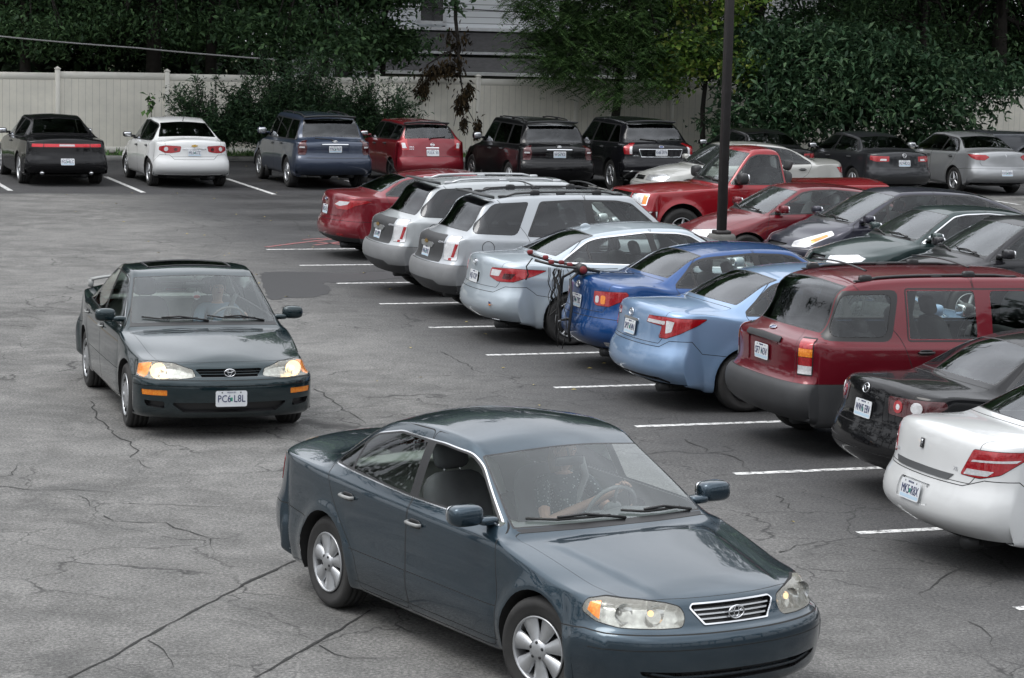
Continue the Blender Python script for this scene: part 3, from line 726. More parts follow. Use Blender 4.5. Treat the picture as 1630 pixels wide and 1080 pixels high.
    if sp.get('rearwin', True):
        a, b2 = ri+sp.get('rw_u0', .08), bi-sp.get('rw_u1', .10)
        so.region(rpoly([(a, 11.6), (a, rv), (b2, rv), (b2, 11.6)], [0, .14, .14, 0]), UV, 'rw_t'); so.region(rpoly([(a+.05, 11.6), (a+.05, rv+.16), (b2-.05, rv+.16), (b2-.05, 11.6)], [0, .12, .12, 0]), UV, 'rw')
        part('rear_window', 'rw', M[sp.get('rwg', 'rear_glass')]); part('rear_window', 'rw_t', M['black_trim'])
    # wheel arches
    ar = sp.get('arch', sp['tr']+.045); arr = sp.get('arch_r', ar)
    for a, r in ((ax, ar), (-ax, arr)):
        P = [(a+r*math.cos(math.pi*k/18), sp['tr']+sp.get('archz', .0)+r*math.sin(math.pi*k/18)) for k in range(19)]; P = [(P[0][0]-.01, -.2)]+P+[(P[-1][0]+.01, -.2)]
        so.region(P, XZ, 'arch', lambda C: (C[:, 1] > w*.55) & (C[:, 7] < 5.5))
    objs = {}
    if sp.get('extra_regions'): sp['extra_regions'](c)
    for nm, (labs, sided) in parts.items():
        base = nm.rstrip('0123456789')
        if sided:
            for s in (1, -1):
                o = so.extract(labs, base, root, (s,))
                if o: objs[(nm, s)] = o
        else:
            o = so.extract(labs, base, root)
            if o: objs[nm] = o
    c.objs = objs
    for (nm, s) in [k for k in objs if isinstance(k, tuple) and k[0].startswith('side_window')]:
        k = int(nm[-1]); dk = sp.get('win_door', {0: 'front_door', 1: 'rear_door'}).get(k)
        if dk and (dk, s) in objs: objs[(nm, s)].parent = objs[(dk, s)]
    # rolled lip of each arch + liner + floor pan
    ub = MB()
    for s in (1, -1):
        for a, r in ((ax, ar), (-ax, arr)):
            cz = sp['tr']+sp.get('archz', 0); N_ = 18; P = [(a+r*math.cos(math.pi*k/N_), cz+r*math.sin(math.pi*k/N_)) for k in range(N_+1)]
            P = [(P[0][0], sp.get('sill', .2))]+P+[(P[-1][0], sp.get('sill', .2))]; vs = []
            for (x, z) in P:
                p, _ = c.side(x, max(z, .22)); vs += [(x, (p[1]-.002)*s, z), (x, (w-.34)*s, z)]
            ub.add(vs, [(2*i, 2*i+2, 2*i+3, 2*i+1) if s > 0 else (2*i+1, 2*i+3, 2*i+2, 2*i) for i in range(len(P)-1)], M['underbody'], True)
            ub.add([(x, (w-.34)*s, z) for x, z in P], [tuple(range(len(P)))], M['underbody'], False)
    zb = sp.get('sill', .2)+.03
    ub.box(((xf+xr)/2-.02, 0, zb), (xf-xr-.75, 2*w-.7, .04), M['underbody']); ub.box((0, 0, zb), (sp['wb']-2*ar-.02, 2*w-.2, .04), M['underbody'])
    for a in (ax, -ax): ub.tube([(a, -w+.15, sp['tr']), (a, w-.15, sp['tr'])], .04, M['underbody'], 8)
    ub.tube([(-ax-.3, -.3, zb-.03), (xr+.25, -.45, zb-.0)], .06, M['dark_plastic'], 8)
    ub.build('underbody', root)
    interior(root, sp, sp.get('seat', 'seat_grey'), sp.get('dash', 'dash'))
    if wheels:
        for a in (ax, -ax):
            for s in (1, -1): wheel(root, a, s*(w+sp.get('track', -.02)), sp['tr'], sp.get('rr', sp['tr']-.115), sp.get('tw', .205), sp.get('rim', 'five'), steer if a > 0 else 0)
    # mirrors
    if 'mirror' in sp:
        mx_, mz, msx, msy, msz, mmat = sp['mirror']
        for s in (1, -1):
            p, n = c.side(mx_, mz-.02); yb = p[1]; b = MB(); mt = pm if mmat == 'paint' else M[mmat]; yc = yb+.06+msy
            sell(b, (mx_-.0, s*yc, mz+.03), (msx, msy, msz), mt, .6, 16, 10); sell(b, (mx_-msx*.86, s*yc, mz+.03), (.02, msy*.86, msz*.82), M['chrome'], .5, 14, 8)
            sell(b, (mx_+.03, s*(yb+.03), mz-.01), (.05, .07, .028), mt if mmat == 'paint' else M['black_trim'], .6, 12, 8); b.build('side_mirror', root)
    # handles
    for k, (hx, hz) in enumerate(sp.get('handles', ())):
        for s in (1, -1):
            p, n = c.side(hx, hz); par = objs.get((dn[k], s), root); b = MB(); hm = pm if sp.get('handle_mat', 'paint') == 'paint' else M[sp['handle_mat']]
            T = Matrix.Translation((hx, s*(p[1]), hz)) @ Matrix.Rotation(-s*math.asin(max(-1, min(1, n[2])))*1, 4, 'X')
            sell(b, (0, s*.001, 0), (.075, .006, .032), M['black_trim'], .6, 14, 6, T)
            b.tube([(-.085, s*.004, .004), (-.07, s*.03, .006), (.0, s*.036, .006), (.07, s*.03, .006), (.085, s*.004, .004)], .012, hm, 8, T, True, True, 1.0)
            b.build('door_handle', par)
    # wipers
    if sp.get('wipers', True):
        for (y0, y1) in ((.52, .02), (-.08, -.62)):
            b = MB(); pts = []
            for t in (0, .33, .66, 1):
                y = lerp(y0, y1, t); f = abs(y)/.7; 
                x = cx_on(G, N, ix, y, .02+.10*t); pts.append((x[0]+x[3]*.02, y, x[2]+x[5]*.02))
            b.tube(pts, .009, M['rubber'], 6); mid = pts[1]
            q = cx_on(G, N, ix, lerp(y0, y1, -.2), -.08); b.tube([(q[0], lerp(y0, y1, -.2), q[2]+.012), (pts[1][0]+.0, pts[1][1], pts[1][2]+.022), (pts[2][0], pts[2][1], pts[2][2]+.014)], .010, M['black_trim'], 6)
            b.build('wiper', root)
    return c
def cx_on(G, N, ix, y, du):
    """point on the windscreen at lateral y, du stations above its foot"""
    g = G[:, :, :]; m = np.argmin(np.abs(np.arange(G.shape[0])[:, None]*0+0), axis=0)
    us = cx_on.U[:, 0]; i = int(np.argmin(np.abs(us-(ix['ci']+.16+du)))); row = G[i]; sel = cx_on.Vv[0] >= 8.3
    k = np.nonzero(sel)[0]; j = k[int(np.argmin(np.abs(row[k, 1]-abs(y))))]; p = row[j]; n = N[i, j]
    return (p[0], y, p[2], n[0], n[1], n[2])
def set_uv(U, V): cx_on.U = U; cx_on.Vv = V

# ------------------------------------------------------------ car families
def gen(pt, L, w, wb, fo, H, hz, cx, cz, hx, rx, bx, bz, dz=None, tail=None, belt=(.90, .955), yh=.60, yr=.56, yc=.75, yb=.69, sill=.21,
        rrz=-.05, hdz=-.055, plan=2.3, fc=.50, rc=.40, bp=.36, nose=None, hood=None, deckx=None, bzr=.63, up=0, endf=.85, **k):
    """a shell from its side view: bonnet foot, screen, roof and tail points; lengths in metres from the middle of the wheelbase"""
    xf = wb/2+fo; xr = xf-L; b = w-.012
    n = nose or [(-.10, .20+up, -.02), (-.03, .245+up, 0), (-.005, .36+up, 0), (.0, .50+up, 0), (-.015, .56+up, 0), (-.05, .60+up, -.01), (-.085, hz-.13, -.03), (-.125, hz-.05, -.05), (-.19, hz, -.07)]
    front = [(xf+a, z, fc, b+dy, z-.01*(z > .6)) for a, z, dy in n]
    lx = front[-1][0]
    hood = hood or [(lx-.13, lerp(hz, cz, .24)+.012), (lerp(lx, cx, .42), lerp(hz, cz, .56)+.018), (lerp(lx, cx, .75), lerp(hz, cz, .83)+.012), (cx+.10, cz-.018)]
    sp = dict(paint=pt, xf=xf, xr=xr, w=w, wb=wb, sill=sill, front=front, hood=hood, plan=plan,
        cowl=(cx, cz, -.17, yc, cz-.028, w-.025, belt[0]), header=(hx, H+hdz, -.10, yh, H+hdz-.042),
        roof=[(hx-.23, H-.016, yh+.012, H-.066), (lerp(hx, rx, .5), H, yh+.018, H-.052)], rroof=(rx, H+rrz, .06, yr, H+rrz-.05),
        bl=(bx, bz, .14, yb, bz-.03, w-.03, belt[1]))
    if tail is None:
        sp['deck'] = [(lerp(bx, xr+.32, .3), lerp(bz, dz, .25)+.004)] if deckx is None else deckx
        tail = [(.32, dz, -.055, dz-.085), (.15, dz-.018, -.075, dz-.09), (.10, dz-.13, -.065, dz-.15), (.075, bzr+.08, -.05, bzr+.08), (.028, bzr, -.015, bzr), (0, .50, -.005, .50), (.02, .39, -.015, .39), (.15, .30, -.04, .30)]
    sp['rear'] = [(xr+a, z, rc, b+dy, zs) for a, z, dy, zs in tail]
    ar = k.get('arch', k['tr']+.042); bb, bt = k.pop('bpil', (-.20, -.27)); cg = cx-.17
    if 'dlo' not in k:
        k['dlo'] = rpoly([(cg-.04, belt[0]+.035), (hx-.12, H+hdz-.06), (hx-.30, H-.082), (lerp(hx, rx, .5), H-.07), (rx+.10, H+rrz-.06), (rx-.06, H+rrz-.10), (bx+.22, belt[1]+.07), (bx+.22, belt[1]+.03)], [.02, .05, .05, .05, .08, .08, .05, .05], 3)
    ax = wb/2; rb = k.pop('rdoor', bx+.2)
    s1 = sill+.035
    k.setdefault('doors', [rpoly([(cg+.04, s1), (cg+.05, .60), (cg-.01, belt[0]+.02), (hx-.06, H-.02), (bt-.003, H-.02), (bb+.02, belt[0]+.05), (bb+.04, s1)], .05),
        rpoly([(bb+.035, s1), (bb+.015, belt[0]+.05), (bt-.008, H-.02), (rx+.06, H-.04), (rb, belt[1]+.04), (min(rb+.12, -ax+ar+.05), .80), (-ax+ar*.9, .56), (-ax+ar+.05, .42), (-ax+ar+.05, s1)], .05)])
    k.setdefault('seat', 'seat_dark'); k.setdefault('dash', 'dash_dark')
    sp.update(k)
    P, ix = cage(sp)
    if sp.get('deck'): sp.setdefault('trunk', (ix['bi']+.2, ix['di']+3.1, 8.1))
    sp['ix'] = ix; sp.setdefault('mirror', (cg-.22, belt[0]+.11, .07, .105, .065, 'paint')); sp.setdefault('handles', [(bb+.14, belt[0]-.06), (rb+.25, belt[1]-.085)])
    return sp
HATCH = [(.16, .99, -.05, .97), (.11, .82, -.05, .82), (.085, .70, -.04, .70), (.03, .62, -.015, .62), (0, .50, -.005, .50), (.02, .36, -.015, .36), (.12, .26, -.04, .26)]
SUVT = [(.13, 1.03, -.045, 1.02), (.105, .88, -.04, .88), (.095, .74, -.035, .74), (.02, .68, -.01, .68), (0, .56, .0, .56), (.02, .44, -.01, .44), (.14, .33, -.04, .33)]
def finish(c, sp, plt=None, pz=.80, bd=None, bdz=.92, py=0, front=False, style='mo', fplt=None, fbd=None, fbz=.66, texts=(), ant=None):
    """plates, badges and lettering"""
    if plt:
        p, n = c.rearp(0, pz); plate(c.root, (p[0]-.006, py, pz), math.atan2(n[2], -n[0]) if not front else 0, plt, False, style)
    if fplt:
        p, n = c.front(0, fplt[1]); plate(c.root, (p[0]+.006, 0, fplt[1]), 0, fplt[0], True, fplt[2] if len(fplt) > 2 else 'mo')
    if bd: p, n = c.rearp(0, bdz); badge(c.root, bd, (p[0]-.004, 0, bdz), math.atan2(n[2], -n[0]))
    if fbd: p, n = c.front(0, fbz); badge(c.root, fbd, (p[0]+.012, 0, fbz), 0, True)
    for t, y, z in texts:
        p, n = c.rearp(abs(y), z); b = MB(); T = Matrix.Rotation(-math.pi/2, 4, 'Z') @ Matrix.Rotation(math.pi/2, 4, 'X')
        v, f = get_text(t, .04); b.add([(q[0], q[1], q[2]) for q in v], f, M['chrome'], False, T)
        b.build('lettering', c.root, (p[0]-.004, y, z), (0, math.atan2(n[2], -n[0]), math.atan2(-n[1], -n[0])*(-1 if y < 0 else 1)*.9))
    if ant:
        x, y = ant; p, n = c.top(x, y); b = MB(); b.tube([(x, y, p[2]-.005), (x-.04, y, p[2]+.05), (x-.22, y, p[2]+.28)], [.012, .006, .003], M['black_trim'], 6); b.build('antenna', c.root)
def rails(c, x0, x1, y, mat, h=.05, cross=()):
    H = {}
    for s in (1, -1):
        b = MB(); pts = []
        for i in range(9):
            t = i/8; x = lerp(x0, x1, t); p, n = c.top(x, y); e = min(1, min(t, 1-t)*8); pts.append((x, s*y, p[2]+h*e**.6-.004)); H[round(x, 2)] = p[2]
        b.tube(pts, .015, M[mat], 8)
        for t in (.02, .5, .98):
            x = lerp(x0, x1, t); p, n = c.top(x, y); sell(b, (x, s*y, p[2]+h*.35), (.07, .022, h*.5), M[mat] if mat != 'chrome' else M['black_trim'], .6, 10, 6)
        b.build('roof_rail', c.root)
    for x in cross:
        b = MB(); p, n = c.top(x, 0); pts = [(x, yy, p[2]+h+.045+.03*(1-(yy/y)**2)) for yy in np.linspace(-y, y, 11)]; b.tube(pts, .017, M['black_trim'], 8, None, True, True, .5)
        for s in (1, -1): q, n = c.top(x, y); sell(b, (x, s*y, q[2]+h*.7), (.07, .03, .045), M['black_trim'], .6, 12, 8)
        b.build('crossbar', c.root)
def spoiler(c, x, z, y, depth, mat, drop=.02):
    b = MB(); n = 14; vs = []
    for i in range(n+1):
        yy = lerp(-y, y, i/n); bow = .10*(yy/y)**2
        for dx, dzz in ((.0, 0), (-depth, drop), (-depth, drop-.025), (0, -.04)): vs.append((x+dx+bow, yy, z+dzz-.03*(yy/y)**2))
    fs = [(i*4+k, i*4+(k+1) % 4, (i+1)*4+(k+1) % 4, (i+1)*4+k) for i in range(n) for k in range(4)]+[(0, 3, 2, 1), (n*4, n*4+1, n*4+2, n*4+3)]
    b.add(vs, fs, mat, True); return b.build('spoiler', c.root)
def exhaust(c, ys, z=.27, r=.032, dx=.03):
    b = MB()
    for y in ys: b.tube([(c.sp['xr']+.45, y, z+.02), (c.sp['xr']+.10, y, z)], r, M['chrome'], 12)
    b.build('exhaust_pipe', c.root)
def rear_wiper(c, z0=1.14, y0=.05, y1=.42):
    b = MB(); pts = []
    for t in (0, .5, 1):
        y = lerp(y0, y1, t); z = z0+.03*t; p, n = c.rearp(abs(y), z); pts.append((p[0]-.022, y, z))
    b.tube(pts, .010, M['rubber'], 6); p, n = c.rearp(0, z0-.03); b.ball((p[0]-.01, y0, z0-.01), .022, M['black_trim'], 8, 6); b.build('rear_wiper', c.root)
def fuel_door(c, x, z, s=-1, r=.085):
    b = MB(); p, n = c.side(x, z)
    pts = []
    for k in range(25):
        a = 2*math.pi*k/24; xx, zz = x+r*math.cos(a), z+r*math.sin(a); q, m = c.side(xx, zz); pts.append((xx, s*(q[1]+.001), zz))
    b.tube(pts, .004, M['gap'], 4, None, False); b.build('fuel_door', c.root)

# ------------------------------------------------------------ the blue-green saloon in the foreground
def lit_lamp(c, spots, r=.045, mat=None, depth=.05, par='headlight'):
    """bulb discs and bowls behind a clear lens"""
    for s in (1, -1):
        for (y, z, m) in spots:
            p, n = c.front(y, z); b = MB(); d = Vector((n[0], s*n[1], n[2]))
            q = Vector((p[0], s*p[1], p[2]))-Vector((1, 0, 0))*depth; T = Matrix.Translation(q) @ Matrix.Rotation(-math.pi/2, 4, 'Z')
            b.lathe([(.001, -.04), (r*.5, -.03), (r, .0), (r*1.25, .028)], M['chrome'], 20, T); b.ball((0, -.02, 0), r*.40, m, 12, 8, T)
            b.build('bulb', c.objs.get((par, s), c.root))
def lamp_box(c, lab, par, depth=.055, mat='reflector'):
    """reflector bowl: the lens region set back into the body"""
    so = c.so
    for s in (1, -1):
        o = so.extract({lab: (M[mat], -depth, -depth)}, 'reflector', c.objs.get((par, s), c.root), (s,))
def camry00():
    p = paint('blue_green_paint', (.023, .044, .062), .7, .24, dust=.04, keep=1, inner=(.26, .265, .26))
    hl = [(.49, .592), (.66, .588), (1.0, .592), (1.20, .615), (1.34, .66), (1.30, .725), (1.15, .742), (.85, .735), (.65, .722), (.53, .70), (.485, .65)]
    sp = dict(paint=p, wsg='hazy_windshield', step=.042, plan=2.3, xf=2.29, xr=-2.50, w=.885, wb=2.67, tr=.322, rr=.205, tw=.205, sill=.21, arch=.365, flare=.016, rim='hubcap7', track=-.03,
        front=[(2.20, .19, .48, .82, .19), (2.265, .235, .50, .85, .24), (2.29, .34, .52, .865, .34), (2.298, .48, .52, .868, .47), (2.285, .545, .52, .868, .535), (2.24, .572, .50, .855, .565), (2.20, .60, .50, .845, .60), (2.165, .69, .50, .83, .69), (2.10, .745, .50, .82, .735)],
        hood=[(1.98, .785), (1.65, .845), (1.30, .895), (1.14, .925)], cowl=(1.04, .95, -.17, .745, .925, .86, .90),
        header=(.32, 1.375, -.10, .605, 1.315), roof=[(.08, 1.45, .62, 1.365), (-.35, 1.485, .63, 1.39)], rroof=(-.98, 1.42, .07, .59, 1.345),
        bl=(-1.60, 1.09, .16, .665, 1.06, .855, .955), deck=[(-1.80, 1.085)], rear=[(-2.20, 1.07, .30, .835, .97), (-2.36, 1.045, .38, .82, .965), (-2.40, .95, .40, .83, .91), (-2.425, .70, .42, .845, .70), (-2.475, .63, .44, .865, .63), (-2.50, .50, .46, .868, .50), (-2.48, .39, .46, .86, .39), (-2.36, .30, .44, .83, .30)],
        fbump=[(0, .562), (.55, .562), (1.10, .562), (1.30, .57), (1.60, .545)], rbump=[(0, .64), (.9, .64), (1.35, .63), (1.75, .60)],
        doors=[rpoly([(.90, .24), (.93, .60), (.86, .93), (.30, 1.40), (-.27, 1.40), (-.20, .95), (-.16, .24)], .05), rpoly([(-.165, .24), (-.205, .95), (-.275, 1.40), (-.90, 1.38), (-1.42, 1.06), (-1.24, .80), (-1.02, .60), (-.87, .45), (-.84, .24)], .05)],
        dlo=rpoly([(.80, .965), (.33, 1.265), (.18, 1.325), (-.1, 1.345), (-.7, 1.335), (-1.02, 1.27), (-1.36, 1.06), (-1.36, 1.01), (-.3, .975)], .05, 3), dlo_trim='chrome', trim_w=.007,
        pillars=[(-.20, -.26, .10), (-1.08, -1.13, .03)], glasses=[None, 'glass', 'glass'], win_r=.02,
        mirror=(.66, 1.0, .075, .115, .068, 'paint'), handles=[(-.08, .83), (-1.00, .845)], seatx=-.03, rseatx=-1.05, seat='seat_mid', rseat='seat_light', dash='dash')
    P, ix = cage(sp); sp['trunk'] = (ix['bi']+.15, ix['di']+3.1, 8.1)
    sp['regions'] = [
        ('headlight', 'hl', 'lens', 0, 0, 'F', 'F', rpoly(hl, .03)), (None, 'x', None, 0, 0, 'F', 'F', [(0, 0), (0, 0), (0, 0)]),
        ('headlight', 'ts', 'amber', 0, 0, 'F', 'F', [(1.17, .625), (1.22, .64), (1.285, .668), (1.265, .712), (1.17, .725)]),
        ('grille', 'gt', 'chrome', .008, .02, 'F', 'F', rpoly([(-.3, .592), (.33, .592), (.465, .69), (.45, .712), (-.3, .712)], .015)),
        ('grille', 'gr', 'black_trim', -.03, -.03, 'F', 'F', rpoly([(-.3, .600), (.326, .600), (.452, .692), (.443, .704), (-.3, .704)], .01)),
        ('grille', 'gs1', 'alloy', -.004, .02, 'F', 'F', [(-.1, .622), (.35, .622), (.36, .632), (-.1, .632)]),
        ('grille', 'gs1', 'alloy', -.004, .02, 'F', 'F', [(-.1, .648), (.38, .648), (.393, .658), (-.1, .658)]),
        ('grille', 'gs1', 'alloy', -.004, .02, 'F', 'F', [(-.1, .674), (.415, .674), (.425, .684), (-.1, .684)]),
        ('air_intake', 'ai', 'black_trim', -.03, -.03, 'F', 'F', rpoly([(-.1, .275), (.50, .275), (.78, .325), (.80, .35), (.5, .342), (-.1, .342)], .02)),
        ('air_intake', 'ais', 'paint', -.006, .02, 'F', 'F', [(-.1, .300), (.5, .302), (.72, .332), (.70, .342), (.5, .317), (-.1, .315)]),
        ('bumper', 'bl1', 'gap', 0, 0, 'F', 'F', [(-.1, .472), (1.25, .468), (1.25, .474), (-.1, .478)]),
        ('tail_light', 'tl', 'red', .003, .01, 'R', 'R', rpoly([(.42, .76), (.85, .76), (1.17, .77), (1.20, .93), (.9, .955), (.42, .94)], .02)),
        ('front_door', 'd0g', 'gap', 0, 0, 'S', 'S', [(-.17, .500), (.92, .500), (.92, .506), (-.17, .506)]),
        ('rear_door', 'd1g', 'gap', 0, 0, 'S', 'S', [(-.95, .500), (-.19, .500), (-.19, .506), (-.95, .506)]),
        ('rocker_panel', 'rk', 'gap', 0, 0, 'S', 'S', [(-.9, .285), (.92, .285), (.92, .291), (-.9, .291)]),
    ]
    def belt(G, N, U, V):       # crease along the doors under the glass and the raised lower cladding
        z = G[..., 2]; s = np.clip((N[..., 1]-.5)/.3, 0, 1)*(np.abs(G[..., 0]) < 2.0)
        return s*(.010*np.exp(-((z-.43)/.09)**4))
    def hoodc(G, N, U, V):
        x, y = G[..., 0], G[..., 1]; t = np.clip((x-1.05)/1.0, 0, 1); yy = .62-.16*t
        return np.where((x > 1.05) & (V > 7), .012*np.clip((yy-y)/.05, 0, 1)*np.clip((2.1-x)/.2, 0, 1)*np.clip((x-1.05)/.1, 0, 1), 0)
    sp['disp'] = [belt, hoodc]
    return sp
def build_camry00(loc, yaw, label):
    sp = camry00(); c = build_car(sp, 'saloon_car', label, loc, yaw, 'car', steer=.24)
    lamp_box(c, 'hl', 'headlight'); warm = emis('warm_bulb', (1, .62, .3), 1.2)
    lit_lamp(c, [(.50, .655, warm), (.66, .66, M['reflector'])], .05)
    p, n = c.front(0, .652); badge(c.root, 'ovals', (p[0]+.012, 0, .652), 0, True, 1.0)
    # fresh-air dots, seat belt pillar, antenna lead
    return c

# ------------------------------------------------------------ every other car of the place
ROWDIR = (math.cos(-1.2672), math.sin(-1.2672)); STALL = (math.cos(.32791), math.sin(.32791)); ORG = (-4.246, 42.601); PITCH = 2.6377
def lot(row, depth): return (ORG[0]+ROWDIR[0]*row*PITCH+STALL[0]*depth, ORG[1]+ROWDIR[1]*row*PITCH+STALL[1]*depth)
YP, YF, YB = .328, .328+math.pi, .328+math.pi/2+.015
PL_R = 'cars parked nose-in in the marked row, tails to the driving lane'
PL_F = 'cars parked in the row facing the driving lane'
PL_B = 'cars parked along the white fence'
def TL(c, poly, mat='red', lab='tl', em=.004): return ('tail_light', lab, mat, em, .01, 'R', 'R', poly)
def GR(poly, mat='black_trim', lab='gr', em=-.03): return ('grille', lab, mat, em, em if em < 0 else .01, 'F', 'F', poly)
def HL(poly, mat='clear', lab='hl', em=.003): return ('headlight', lab, mat, em, .01, 'F', 'F', poly)
def RR(nm, poly, mat, lab, em=.004): return (nm, lab, mat, em, em if em < 0 else .01, 'R', 'R', poly)
def SW(poly, lab, mat='privacy', em=0): return ('quarter_window', lab, mat, em, 0, 'S', 'S', poly)
FB = [(0, .575), (.55, .575), (1.05, .575), (1.3, .575), (1.62, .55)]
RB = [(0, .655), (.9, .655), (1.4, .64), (1.8, .60)]
def std_front(hz=.72, hlw=.30, y0=.42, y1=1.25, slant=.05, gz0=None, mat='clear'):
    g0 = gz0 or hz-.10
    return [HL(rpoly([(y0, hz-.10), (y1-.1, hz-.10), (y1+slant, hz-.01), (y1-.15, hz+.035), (y0+.06, hz)], .02), mat),
            GR(rpoly([(-.2, g0), (y0-.09, g0), (y0-.05, hz-.01), (-.2, hz-.01)], .01)), GR([(-.2, g0+.035), (y0-.08, g0+.035), (y0-.075, g0+.048), (-.2, g0+.048)], 'chrome', 'gs', -.004),
            ('air_intake', 'ai', 'black_trim', -.03, -.03, 'F', 'F', rpoly([(-.1, .27), (.5, .27), (.62, .36), (-.1, .37)], .02))]

def mk_camry95(loc, label):
    p = paint('dark_green_paint', (.004, .017, .022), .5, .22, dust=.03, keep=1, inner=(.26, .265, .26))
    sp = gen(p, 4.77, .885, 2.62, .95, 1.465, .735, 1.02, .945, .33, -.93, -1.55, 1.07, dz=1.055, belt=(.885, .93), yh=.625, yr=.575, yc=.765, tr=.315, rr=.205, rim='hubcap_holes', seat='seat_mid', rseat='seat_light', dash='dash', bpil=(-.20, -.27), fc=.40,
        dlo_trim='chrome', trim_w=.008, wsg='hazy_windshield', step=.05, steer=0, seatx=-.05, rseatx=-1.05,
        regions=[HL(rpoly([(.43, .60), (.60, .582), (1.05, .582), (1.30, .60), (1.33, .70), (1.1, .725), (.75, .715), (.50, .665)], .02), 'lens', 'hl', 0), HL(rpoly([(1.06, .588), (1.28, .605), (1.31, .69), (1.12, .712), (1.06, .712)], .01), 'amber', 'tsg', .001),
            GR(rpoly([(-.2, .60), (.36, .60), (.47, .665), (.44, .672), (-.2, .672)], .01), em=-.035), GR([(-.1, .622), (.39, .622), (.405, .632), (-.1, .632)], 'paint', 'gsl', -.006), GR([(-.1, .645), (.43, .645), (.44, .652), (-.1, .652)], 'paint', 'gsl', -.006),
            ('turn_signal', 'ts', 'amber', -.006, .012, 'F', 'F', rpoly([(.70, .425), (1.07, .425), (1.09, .478), (.70, .478)], .01)),
            ('air_intake', 'ai', 'black_trim', -.04, -.04, 'F', 'F', rpoly([(-.1, .265), (.52, .265), (.63, .34), (.63, .36), (-.1, .36)], .02)), ('air_intake', 'ai', 'black_trim', -.04, -.04, 'F', 'F', rpoly([(.74, .30), (1.0, .32), (1.04, .375), (.74, .37)], .02)),
            ('bumper', 'bln', 'gap', -.004, .004, 'F', 'F', [(-.1, .515), (1.3, .51), (1.3, .517), (-.1, .522)]),
            TL(0, rpoly([(.3, .78), (1.15, .78), (1.18, .93), (.3, .94)], .02)), ('front_door', 'dl0', 'gap', 0, 0, 'S', 'S', [(-.17, .52), (.9, .52), (.9, .526), (-.17, .526)]), ('rear_door', 'dl1', 'gap', 0, 0, 'S', 'S', [(-.9, .52), (-.18, .52), (-.18, .526), (-.9, .526)])],
        fbump=FB, rbump=RB, pillars=[(-.20, -.27, .09), (-1.05, -1.09, .03)])
    # gold pin stripe along the side
    sp['regions'] += [('front_door', 'pin0', 'gold', .001, 0, 'S', 'S', [(-.17, .795), (.88, .785), (.88, .79), (-.17, .80)]), ('rear_door', 'pin1', 'gold', .001, 0, 'S', 'S', [(-1.1, .80), (-.19, .796), (-.19, .801), (-1.1, .806)])]
    sp['hood_v'] = 7.6
    c = build_car(sp, 'saloon_car', label, loc, -1.2556, steer=-.02)
    lamp_box(c, 'hl', 'headlight'); hot = emis('lit_headlamp', (1, .66, .34), 2.6)
    lit_lamp(c, [(.66, .645, hot)], .062, depth=.03)
    p_, n = c.front(0, .632); badge(c.root, 'ovals', (p_[0]+.012, 0, .637), 0, True, .95)
    finish(c, sp, fplt=('PC6 L8L', .40, 'green'))
    # sunroof
    b = MB(); vs = []; nx, ny = 6, 10
    for i in range(nx+1):
        for j in range(ny+1):
            x = lerp(.05, -.42, i/nx); y = lerp(-.43, .43, j/ny); q, n_ = c.top(x, abs(y)); vs.append((x, y, q[2]+.004))
    b.add(vs, [(i*(ny+1)+j, (i+1)*(ny+1)+j, (i+1)*(ny+1)+j+1, i*(ny+1)+j+1) for i in range(nx) for j in range(ny)], M['sunroof'], True)
    rim = [vs[j] for j in range(ny+1)]+[vs[i*(ny+1)+ny] for i in range(1, nx+1)]+[vs[nx*(ny+1)+j] for j in range(ny-1, -1, -1)]+[vs[i*(ny+1)] for i in range(nx-1, -1, -1)]
    b.tube(rim, .007, M['cladding'], 5, None, False); b.build('sunroof', c.root)
    # boot spoiler on two posts
    b = MB(); pts = [(-2.22+.10*(y/.7)**2, y, 1.12-.04*(abs(y)/.7)**3) for y in np.linspace(-.7, .7, 17)]; b.tube(pts, .05, p, 8, None, True, True, .35)
    for s in (1, -1): b.tube([(-2.12, s*.69, 1.08), (-2.10, s*.70, 1.00)], .03, p, 8)
    b.build('spoiler', c.root)
    # round decal hanging from the rear-view mirror, inspection sticker
    b = MB(); b.ball((.30, .03, 1.17), (.006, .042, .045), M['white_decal'], 16, 8); b.ball((.305, .03, 1.155), (.004, .036, .018), M['red'], 12, 6); b.tube([(.3, .03, 1.19), (.33, .02, 1.27)], .002, M['rubber'], 4); b.build('hanging_charm', c.root)
    return c

def R_focus(loc, label):
    p = paint('deep_red_paint', (.16, .006, .014), .35, .35, dust=.08)
    sp = gen(p, 4.53, .91, 2.65, .90, 1.47, .76, 1.12, 1.0, .36, -1.0, -1.62, 1.13, dz=1.12, belt=(.93, 1.03), yh=.585, yr=.53, tr=.32, rim='five', step=.07, rrz=-.075, bump_mat=p,
        regions=[TL(0, rpoly([(.50, .90), (.72, .985), (1.38, .995), (1.52, .965), (1.2, .90), (1.0, .83), (.68, .83)], .02)), TL(0, rpoly([(.54, .905), (.72, .965), (1.05, .965), (.98, .915), (.75, .885)], .01), 'white', 'tw', .005),
            RR('rear_bumper', rpoly([(-.1, .22), (1.5, .22), (1.5, .36), (.9, .385), (-.1, .40)], .02), 'dark_plastic', 'rbd', .003), RR('rear_bumper', [(.72, .41), (.95, .40), (.94, .435), (.75, .44)], 'red', 'rbr')]+std_front(.72),
        fbump=FB, rbump=RB, pillars=[(-.2, -.28, .08)])
    c = build_car(sp, 'saloon_car', label, loc, YP, group=PL_R); finish(c, sp, '5BC 7F2', .80, 'oval', .97, ant=(-.98, .0)); return c
